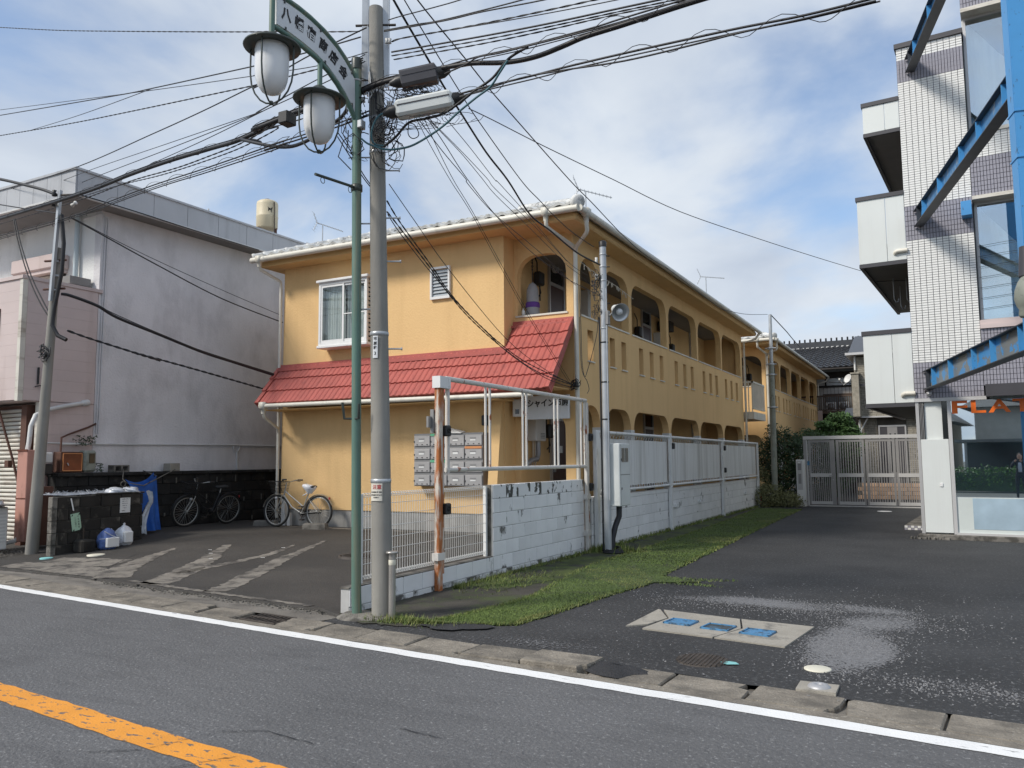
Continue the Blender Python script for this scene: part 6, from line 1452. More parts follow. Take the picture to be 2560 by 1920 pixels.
P('hook_rail', N_().tube([(-.8,1.6,5.57),(-.05,1.8,5.55)], .01, 6), M['dark_trim'], b2)
# blue steel frame
CX, CY = 1.135, 11.80
t = thing('steel_frame', 'blue painted steel column with three peeling beams running to the tiled wall', 'steel frame', (CX,CY,0))
dS = (Vector((CX,CY,0))-(O+E1*.24)).normalized(); wS = Vector((-dS.y,dS.x,0))
def TC(a, c, z): p = Vector((CX,CY,0)) + wS*a - dS*c; return (p.x, p.y, z)
C_ = lambda: B(TC)
obj('column', C_().box(-.125,.125,-.13,-.115,-.05,9.95).box(-.125,.125,.115,.13,-.05,9.95).box(-.008,.008,-.115,.115,-.05,9.95).box(-.13,-.115,-.112,.112,-.05,9.95), M['steel_blue'], t)
for z in (5.35,5.95): obj('splice_plate', C_().box(-.14,.14,-.145,.145,z,z+.02), M['steel_blue'], t)
for zc, h, mm in ((3.125,.37,'steel_blue_peel'),(6.435,.33,'beam_blue_shaded'),(9.70,.30,'beam_blue_shaded')):
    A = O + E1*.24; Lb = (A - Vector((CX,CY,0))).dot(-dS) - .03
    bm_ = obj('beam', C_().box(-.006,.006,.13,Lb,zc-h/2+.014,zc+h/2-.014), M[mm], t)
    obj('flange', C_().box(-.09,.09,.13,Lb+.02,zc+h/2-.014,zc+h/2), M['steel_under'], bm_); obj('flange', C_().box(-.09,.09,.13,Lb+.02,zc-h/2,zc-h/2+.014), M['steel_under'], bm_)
    for q in (.35,1.6,2.6,4.1,5.4): obj('stiffener', C_().box(-.085,-.006,.13+q,.142+q,zc-h/2+.014,zc+h/2-.014), M['steel_blue'], bm_)
    obj('end_plate', C_().box(-.085,.085,Lb-.3,Lb-.288,zc-h/2+.014,zc+h/2-.014).box(-.02,-.006,Lb-.30,Lb-.1,zc-h/2+.04,zc+h/2-.04), M['steel_under'], bm_)
    bb = C_()
    for q in (.25,Lb-.22):
        for i in range(2):
            for j in range(3): bb.lathe([(0,.0),(.013,.0),(.013,.012),(0,.013)], (-.02,.05+q+i*.07,zc-h*.28+j*h*.28), 6, Matrix.Rotation(R(-90),3,'Y'))
    obj('bolts', bb, M['steel_under'], bm_, kind='stuff')
obj('gusset', N_().box(1.02,1.2,-.30,.0,6.30,6.58), M['steel_blue'], t)
obj('cross_beam', C_().box(.13,1.6,-.05,-.03,9.55,9.85).box(.13,1.6,-.12,.04,9.54,9.555), M['steel_under'], t)
q = Matrix.Rotation(R(12), 3, 'Y')
t2 = thing('pot_insulator', 'grey green pot shaped lamp housing on the blue column', 'lamp housing', (1.04,11.4,3.5))
obj('pot', B().lathe([(.10,.24),(.125,.23),(.13,.20),(.155,.13),(.17,.02),(.16,-.08),(.12,-.16),(.085,-.20),(.08,-.27),(.06,-.29),(0,-.30)], (1.045,11.45,3.56), 28, q), M['pot_grey'], t2)
obj('neck', B().cyl((1.045,11.45,3.78),(1.06,11.47,4.15), .11, .10, 18), M['dark_trim'], t2)
t2 = thing('spot_lamp', 'small silver spot lamp under the lowest blue beam on the grey tiles', 'lamp', TB(.27,-.1,2.86)); obj('body', N_().lathe([(0,.09),(.035,.08),(.05,.04),(.055,0),(.045,-.02),(0,-.03)], (.27,-.10,2.86), 16, Matrix.Rotation(R(100),3,'X')), M['silver'], t2); obj('bracket', N_().tube([(.2,-.02,2.92),(.2,-.08,2.88),(.34,-.08,2.86)], .016, 6), M['black_plastic'], t2)
# ---------------- sliding gate, shrubs, houses at the back ----------------
GY_ = 28.6
t = thing('sliding_gate', 'grey aluminium gate of four barred panels across the end of the driveway', 'gate', (-2.3,GY_,0))
obj('top_rail', B().box(-4.12,-.52,GY_-.06,GY_+.06,2.22,2.33), M['gate_light'], t)
obj('floor_track', B().box(-4.0,-.5,GY_-.08,GY_+.04,.0,.035), M['gate_light'], t)
obj('post', B().box(-4.12,-4.03,GY_-.05,GY_+.05,0,2.22), M['gate_alu'], t); obj('post', B().box(-4.03,-3.99,GY_-.03,GY_+.03,0.04,2.2), M['gate_light'], t)
pans = [(-3.97,-3.14,1),(-3.10,-2.24,0),(-2.20,-1.34,0),(-1.31,-.54,0)]
for k, (a, c, d_) in enumerate(pans):
    fr = B().box(a,a+.09,GY_-.03,GY_+.03,.06,2.20).box(c-(.16 if d_ else .07),c,GY_-.03,GY_+.03,.06,2.20).box(a+.09,c-.07,GY_-.025,GY_+.025,2.12,2.2).box(a+.09,c-.07,GY_-.025,GY_+.025,.06,.08)
    pn = obj('gate_panel', fr, M['gate_alu'], t)
    obj('mid_rail', B().box(a+.05,c-(.12 if d_ else .04),GY_-.045,GY_-.03,.97,1.09), M['gate_light'], pn); obj('kick_rail', B().box(a+.05,c-(.12 if d_ else .04),GY_-.042,GY_-.028,.07,.17), M['gate_light'], pn)
    a2, c2 = a+.10, c-(.17 if d_ else .08); n = 9
    for i in range(n):
        x = a2+(c2-a2)*(i+.5)/n; obj('bar', B().box(x-.014-.004*(i%3==0),x+.014,GY_-.02,GY_+.02,.08,2.12), M['gate_alu'], pn)
    if d_: obj('handle', B().box(c-.13,c-.11,GY_-.09,GY_-.03,1.0,1.03).box(c-.20,c-.09,GY_-.10,GY_-.085,1.0,1.03).box(c-.1,c-.06,GY_-.04,GY_-.03,.86,.9), M['silver'], pn)
obj('blue_plate', B().box(-4.01,-3.94,GY_-.06,GY_-.05,1.36,1.50), M['lid_blue'], t)
t = thing('intercom_post', 'narrow grey intercom and letter post beside the left end of the gate', 'intercom post', (-4.2,28.3,0))
obj('pillar', B().bbox(-4.34,-4.06,28.3,28.55,0,1.55,.01), M['tile_white'], t); obj('face_plate', B().box(-4.30,-4.14,28.285,28.3,.55,1.52), M['gate_light'], t)
obj('intercom', B().box(-4.28,-4.17,28.27,28.285,1.2,1.42), M['alu_dark'], t); obj('letter_slot', B().box(-4.27,-4.18,28.275,28.285,.75,1.08), M['gate_alu'], t); obj('nameplate', B().box(-4.27,-4.2,28.265,28.285,1.43,1.47), M['paper_white'], t)
b = B()
for i in range(18): b.box(-4.10,-4.055,28.285,28.3,.10+i*.078,.16+i*.078)
obj('tile_edge', b, M['tile_white'], t, kind='stuff')
# far grey service pole
t = thing('service_pole', 'far slim grey service pole in front of the farther yellow building', 'utility pole', (-4.95,27.8,0))
obj('pole', B().cyl((-4.98,27.9,-.05),(-4.92,27.8,4.8), .10, .09, 14), M['pot_grey'], t); obj('pole_top', B().cyl((-4.92,27.8,4.5),(-4.90,27.8,6.45), .06, .055, 12), M['steel_galv'], t)
for z in (3.3,4.4,4.75,5.3): obj('band', B().lathe([(.105,-.03),(.115,-.03),(.115,.03),(.105,.03)], (-4.93,27.82,z), 14).tube([(-5.1,27.8,z),(-4.75,27.8,z)], .02, 6), M['steel_galv'], t)
def leafmass(parent, name, m, blobs, n, size, flat=1.0):
    b = B()
    for i in range(n):
        c, r_ = random.choices(blobs, [q[1][0]*q[1][1]*q[1][2] for q in blobs])[0]
        d = Vector((random.gauss(0,1), random.gauss(0,1), random.gauss(0,1))).normalized(); k = random.uniform(.45,1.08)**.6
        p = Vector(c) + Vector((d.x*r_[0]*k, d.y*r_[1]*k, d.z*r_[2]*k))
        s_ = size*random.uniform(.55,1.25); a = Vector((random.gauss(0,1), random.gauss(0,1), random.gauss(0,.55)*flat)).normalized(); q_ = a.orthogonal().normalized(); q_ = (q_ + a.cross(q_)*random.uniform(-1,1)).normalized()
        if p.z < .02: continue
        b.add([tuple(p), tuple(p+a*s_*.5+q_*s_*.22), tuple(p+a*s_), tuple(p+a*s_*.5-q_*s_*.22)], [(0,1,2,3)])
    return obj(name, b, m, parent)
def stems(parent, base, tips, r_=.03):
    b = B()
    for tp_ in tips:
        m_ = [(base[i]+tp_[i])/2+jit(.12) for i in range(2)]+[(base[2]+tp_[2])/2]
        b.tube([base, m_, tp_], [r_, r_*.7, r_*.25], 6)
    return obj('trunk', b, M['bark'], parent)
t = thing('shrub', 'dark green bushy shrub between the white fence and the gate', 'shrub', (-4.9,28.3,0))
bl = [((-4.95,28.7,1.25),(.62,.6,1.0)),((-5.3,28.6,1.5),(.4,.5,.8)),((-4.8,28.6,2.1),(.45,.45,.6)),((-4.45,28.9,1.6),(.4,.4,.7)),((-5.1,28.5,2.35),(.25,.3,.45)),((-4.6,28.8,.8),(.5,.45,.7)),((-4.35,28.9,2.1),(.35,.35,.35))]
leafmass(t, 'crown', M['leaf_dark'], bl, 9000, .10); stems(t, (-4.9,28.7,0), [(-5.3,28.6,1.8),(-4.8,28.5,2.4),(-4.4,28.8,1.9),(-5.0,28.7,2.0)])
t = thing('shrub', 'low pale variegated ground shrub spilling round the intercom post', 'shrub', (-5.0,27.9,0))
leafmass(t, 'crown', M['leaf_pale'], [((-5.2,27.6,.3),(.45,.5,.42)),((-4.6,27.8,.22),(.5,.4,.28)),((-5.1,27.9,.35),(.45,.35,.45)),((-4.7,27.9,.2),(.45,.3,.26)),((-5.35,28.0,.8),(.2,.25,.5)),((-4.4,28.1,.12),(.35,.2,.16))], 6500, .075); stems(t, (-5.0,28.0,0), [(-5.2,27.9,.6),(-4.6,27.9,.3)], .015)
t = thing('pine_tree', 'garden pine with layered light green pads behind the gate', 'tree', (-3.3,31,0))
leafmass(t, 'crown', M['leaf_pine'], [((-3.2,31,3.05),(.42,.4,.16)),((-3.55,31,2.78),(.5,.4,.15)),((-2.95,31.1,2.62),(.42,.4,.14)),((-3.9,31,2.45),(.5,.4,.16)),((-3.3,30.8,2.38),(.6,.4,.14)),((-3.0,31,2.85),(.3,.3,.12)),((-2.75,31,2.4),(.35,.3,.12))], 7000, .11); stems(t, (-3.5,31.2,0), [(-3.2,31,2.9),(-3.9,31,2.3),(-2.9,31,2.4)], .07)
t = thing('shrub', 'mid green feathery shrub behind the left part of the gate', 'shrub', (-3.9,30,0))
leafmass(t, 'crown', M['leaf_mid'], [((-4.1,30,1.9),(.55,.5,.7)),((-3.6,30.2,1.6),(.5,.5,.8)),((-4.3,30,2.3),(.35,.35,.4)),((-3.1,30.2,1.3),(.5,.4,.9)),((-3.7,30,.8),(.8,.5,.7)),((-2.7,30.2,1.9),(.4,.4,.4))], 7000, .10); stems(t, (-3.9,30,0), [(-4.1,30,2.2),(-3.5,30,2.0),(-3.0,30.2,1.6)])
t = thing('hydrant_tag', 'small red post leaning at the end of the white fence', 'post', (-5.45,27.5,0)); obj('post', B().bbox(-5.46,-5.40,27.76,27.84,0,.45,.01), M['red_plastic'], t)
# house with black roof
t = thing('tiled_house', 'old house with black tiled roof and brown balcony beyond the yellow buildings', 'house', (-5,49,0))
obj('wall', B().box(-12,-1.5,47,47.2,0,6.3).box(-12,-1.5,47.2,54,0,6.2), M['jp_wall'], t); obj('plaster_band', B().box(-5.9,-3.9,46.97,47.0,5.55,5.95), M['jp_plaster'], t)
obj('timber', B().box(-6.1,-3.7,46.94,46.97,5.45,5.56).box(-6.1,-3.7,46.94,46.97,5.95,6.3).box(-5.5,-5.42,46.95,46.968,5.56,5.95).box(-4.15,-4.02,46.94,46.969,4.4,5.95), M['wood_dark'], t)
b = B()
for i in range(24): b.box(-7.5+i*.19,-7.485+i*.19,46.985,47.0,4.0,5.45)
obj('board_joints', b, M['wood_brown'], t, kind='stuff')
w_ = obj('window', B().box(-5.52,-4.10,46.92,46.985,4.95,5.03).box(-5.52,-5.45,46.92,46.985,4.2,4.95).box(-4.18,-4.10,46.92,46.985,4.2,4.95).box(-4.86,-4.80,46.92,46.985,4.2,4.95).box(-5.62,-4.02,46.85,47.0,5.03,5.09), M['wood_brown'], t); obj('pane', B().box(-5.45,-4.86,46.95,46.96,4.2,4.95).box(-4.80,-4.18,46.95,46.96,4.2,4.95), M['room_glass'], w_)
ra = math.atan2(8.2-6.45, 51-46.0); su = Vector((0, math.cos(ra), math.sin(ra))); nu = Vector((0,-su.z,su.y))
rfm = obj('roof', B().add([(-14,45.9,6.42),(-.8,45.9,6.42),(-.8,51,8.20),(-14,51,8.20),(-14,56,6.4),(-.8,56,6.4),(-14,45.9,6.34),(-.8,45.9,6.34)], [(0,1,2,3),(3,2,5,4),(6,7,1,0)]), M['black_tile'], t)
BT = tile_mesh('roof_tile', .285, .46, .06, .05, M['black_tile'], [(-.5,.35),(-.36,0),(-.14,0),(.05,.5),(.2,1),(.36,.95),(.5,.35)])
fld = B(); cnt = 0
for r_ in range(12):
    for i in range(40):
        x = -2.9-i*.285; p = Vector((x, 45.88+r_*.425*su.y, 6.44+r_*.425*su.z)); vis = -9.2+.0 < x and (x > -6.2-r_*.2)
        if vis and cnt < 296: cnt += 1; inst('roof_tile', BT, rfm, None, Mx=Matrix.Translation(p) @ Matrix((Vector((1,0,0)), su, nu)).transposed().to_4x4())
        elif x > -10: fld.T = None; fld.add([tuple(p + Vector((v.co.x,0,0)) + su*v.co.y + nu*v.co.z) for v in BT.vertices], [tuple(f.vertices) for f in BT.polygons])
obj('roof_tile_field', fld, M['black_tile'], rfm, kind='stuff')
obj('ridge', B().box(-14,-.8,50.8,51.2,8.15,8.55), M['black_tile_ridge'], rfm)
b = B()
for i in range(46): b.box(-13.9+i*.28,-13.76+i*.28,50.76,50.8,8.16,8.22)
obj('ridge_mortar', b, M['jp_plaster'], rfm, kind='stuff')
b = B()
for i in range(40): b.lathe([(0,0),(.05,0),(.05,.2)], (-13.9+i*.3,50.95,8.55), 8)
obj('ridge_caps', b, M['black_tile_ridge'], rfm, kind='stuff')
obj('gutter', B().tube([(-9,45.85,6.36),(-3.6,45.85,6.36)], .05, 8), M['wood_dark'], t)
bal = obj('balcony', B().box(-7.4,-3.85,45.75,46.9,3.95,4.1).box(-7.4,-3.85,45.75,45.82,4.85,4.93).box(-7.4,-3.85,45.76,45.80,4.12,4.18).box(-3.92,-3.85,45.82,46.9,4.85,4.93), M['wood_brown'], t)
for i in range(32): obj('baluster', B().box(-7.35+i*.109,-7.31+i*.109,45.77,45.80,4.18,4.85), M['wood_brown'], bal)
for i in range(9): obj('baluster', B().box(-3.90,-3.87,45.9+i*.11,45.94+i*.11,4.1,4.85), M['wood_brown'], bal)
obj('under_floor', B().box(-7.4,-3.6,46.2,46.9,0,3.95), M['wood_dark'], t)
for k, x in enumerate((-5.40,-4.78)):
    a = thing('outdoor_unit', ('left', 'right')[k]+' white air conditioner unit on the brown balcony', 'air conditioner', (x+.25,46.5,4.1), 'air conditioners on the brown balcony')
    obj('casing', B().bbox(x,x+.50,46.35,46.6,4.10,4.60,.01), M['heater_white'], a); obj('fan_grille', B().lathe([(0,0),(.19,0),(.2,.01),(0,.012)], (x+.23,46.35,4.35), 20, Matrix.Rotation(R(90),3,'X')), M['alu_dark'], a)
t = thing('entrance_roof', 'small dark tiled roof edge below the brown balcony', 'roof', (-3.5,40,3)); obj('roof', B().add([(-3.9,39.6,3.5),(-3.2,39.6,3.5),(-3.2,41,3.95),(-3.9,41,3.95),(-3.9,39.6,3.4),(-3.2,39.6,3.4)],[(0,1,2,3),(4,5,1,0)]).box(-3.75,-3.4,39.7,40.8,3.0,3.4).box(-3.9,-3.2,39.5,41,2.45,2.6), M['black_tile'], t); obj('post', B().box(-3.7,-3.55,39.8,39.95,0,3.3), M['wood_dark'], t)
t = thing('satellite_dish', 'white satellite dish on a bracket by the brown balcony', 'satellite dish', (-3.8,40.8,5.2)); q = Vector((-.55,-.6,.35)).normalized().to_track_quat('Z','Y').to_matrix()
obj('dish', B().lathe([(0,0),(.12,.02),(.22,.07),(.225,.075),(.12,.012),(0,-.012)], (-3.72,40.8,5.3), 24, q), M['heater_white'], t); obj('arm', B().tube([(-3.72,40.8,5.2),(-3.95,40.7,5.02),(-4.1,40.6,5.25)], .022, 6).lathe([(0,-.05),(.04,-.05),(.04,.06),(0,.06)], (-4.1,40.6,5.28), 10), M['heater_white'], t); obj('mount', B().tube([(-3.55,40.9,5.1),(-4.6,40.8,5.2)], .025, 6), M['black_plastic'], t)
t = thing('laundry', 'pale pink cloth hanging at the end of the farther yellow building', 'cloth', (-5.6,45.4,4)); obj('cloth', B().box(-5.72,-5.5,45.3,45.36,3.2,4.1), M['pink_siding'], t)
# stone clad house
t = thing('stone_house', 'house clad in pale stacked stone behind the gate', 'house', (-1.5,38,0))
obj('wall', B().box(-3.13,2.5,36.83,44,3.3,6.0).box(-3.05,2.5,37.2,44,0,3.3), M['stone_gap'], t)
b = B()
def stones(x0, x1, z0, z1, y):
    z = z0
    while z < z1-.02:
        h = random.uniform(.05,.10); h = min(h, z1-z); x = x0
        while x < x1-.02:
            l_ = min(random.uniform(.18,.5), x1-x); b.bbox(x+.005,x+l_-.005,y-random.uniform(.012,.035),y+.02,z+.004,z+h-.004,.006); x += l_
        z += h
stones(-3.13,-.4,3.32,5.85,36.83); stones(-3.05,-2.35,.6,3.25,37.2); stones(-1.25,-.3,.6,3.25,37.2)
obj('stone_cladding', b, M['stone_clad'], t, kind='stuff')
obj('eave', B().box(-3.42,2.6,36.4,44,5.92,6.02), M['gate_light'], t); obj('roof', B().add([(-3.3,36.5,6.03),(2.6,36.5,6.03),(2.6,40,7.2),(-3.3,40,7.2)],[(0,1,2,3)]), M['black_tile'], t)
obj('sill_band', B().box(-3.16,2.5,36.78,36.83,3.27,3.33), M['gate_light'], t); obj('terrace_wall', B().bbox(-3.2,-2.92,36.3,36.8,3.3,5.1,.01).box(-3.24,-2.88,36.26,36.84,5.1,5.16), M['stone_clad'], t); obj('terrace_rail', B().box(-2.92,-2.6,36.5,36.55,4.6,4.68).box(-2.92,-2.9,36.5,36.55,4.68,5.1), M['dark_trim'], t)
obj('downpipe', B().tube([(-3.08,36.75,5.9),(-3.08,36.75,5.3)], .04, 8).tube([(-3.02,36.9,3.2),(-3.02,36.9,.1)], .04, 8).tube([(-2.7,36.95,3.25),(-2.95,36.92,2.8),(-3.0,36.9,2.6)], .03, 8), M['heater_white'], t)
d = obj('door', B().box(-2.32,-2.26,37.1,37.2,.5,2.95).box(-1.32,-1.26,37.1,37.2,.5,2.95).box(-2.26,-1.32,37.1,37.2,2.88,2.95), M['alu_grey'], t)
obj('door_leaf', B().box(-2.26,-1.98,37.12,37.18,.5,2.88).box(-1.6,-1.32,37.12,37.18,.5,2.88), M['dark_trim'], d); obj('door_panel', B().box(-1.98,-1.6,37.11,37.17,.5,2.88), M['gate_alu'], d)
for x in (-1.9,-1.72): obj('door_glass', B().box(x,x+.06,37.1,37.11,1.0,2.6), M['dark_glass'], d)
obj('door_handle', B().tube([(-2.18,37.05,1.25),(-2.18,37.05,1.75)], .02, 6), M['silver'], d)
t = thing('brick_planter', 'low tan brick planter seen through the gate bars', 'planter', (-1.8,34,0)); obj('core', B().box(-2.95,-.6,34.02,34.5,0,.62), M['stone_gap'], t)
bm_ = blk(.29,.155,.03,M['brick_tan'],.006,'brick')
for r_ in range(4):
    for i in range(9):
        x = -2.95+i*.29-(.14 if r_ % 2 else 0)
        if x > -2.97: inst('brick', bm_, t, None, Mx=Matrix.Translation((x, 34.0+jit(.004), r_*.157)))
# antennas
def antenna(base, h, d, label, n=9, vee=True):
    t = thing('tv_antenna', label, 'antenna', base); b = B(); bz = Vector(base); top = bz+Vector((0,0,h)); d = Vector(d).normalized(); s_ = d.cross(Vector((0,0,1))).normalized()
    obj('mast', B().tube([bz, top], .014, 6), M['steel_galv'], t)
    obj('boom', B().tube([top-d*.18, top+d*.55], .011, 6), M['steel_galv'], t); e = B()
    for i in range(n): p = top-d*.1+d*(.62*i/(n-1)); e.tube([p-s_*.09, p+s_*.09], .005, 4)
    obj('elements', e, M['steel_galv'], t)
    if vee:
        v = B()
        for s2 in (-1,1):
            p0 = top-d*.15; v.tube([p0, p0-d*.10+Vector((0,0,.22*s2))], .010, 5)
            for i in range(4): q = p0-d*.10*i/3+Vector((0,0,.22*s2*i/3)); v.tube([q-s_*.15, q+s_*.15], .004, 4)
        obj('reflector', v, M['steel_galv'], t)
antenna((-6.05,14.55,6.3), .68, (.75,.3,-.25), 'antenna standing at the corner of the tiled roof nearest the street')
antenna((-6.0,23.7,6.3), .75, (.9,.25,-.12), 'long finned antenna on the far part of the walkway roof', 14)
antenna((-13.35,15.05,7.0), .50, (.75,.35,-.3), 'antenna between the grey roof and the left end of the white roof')
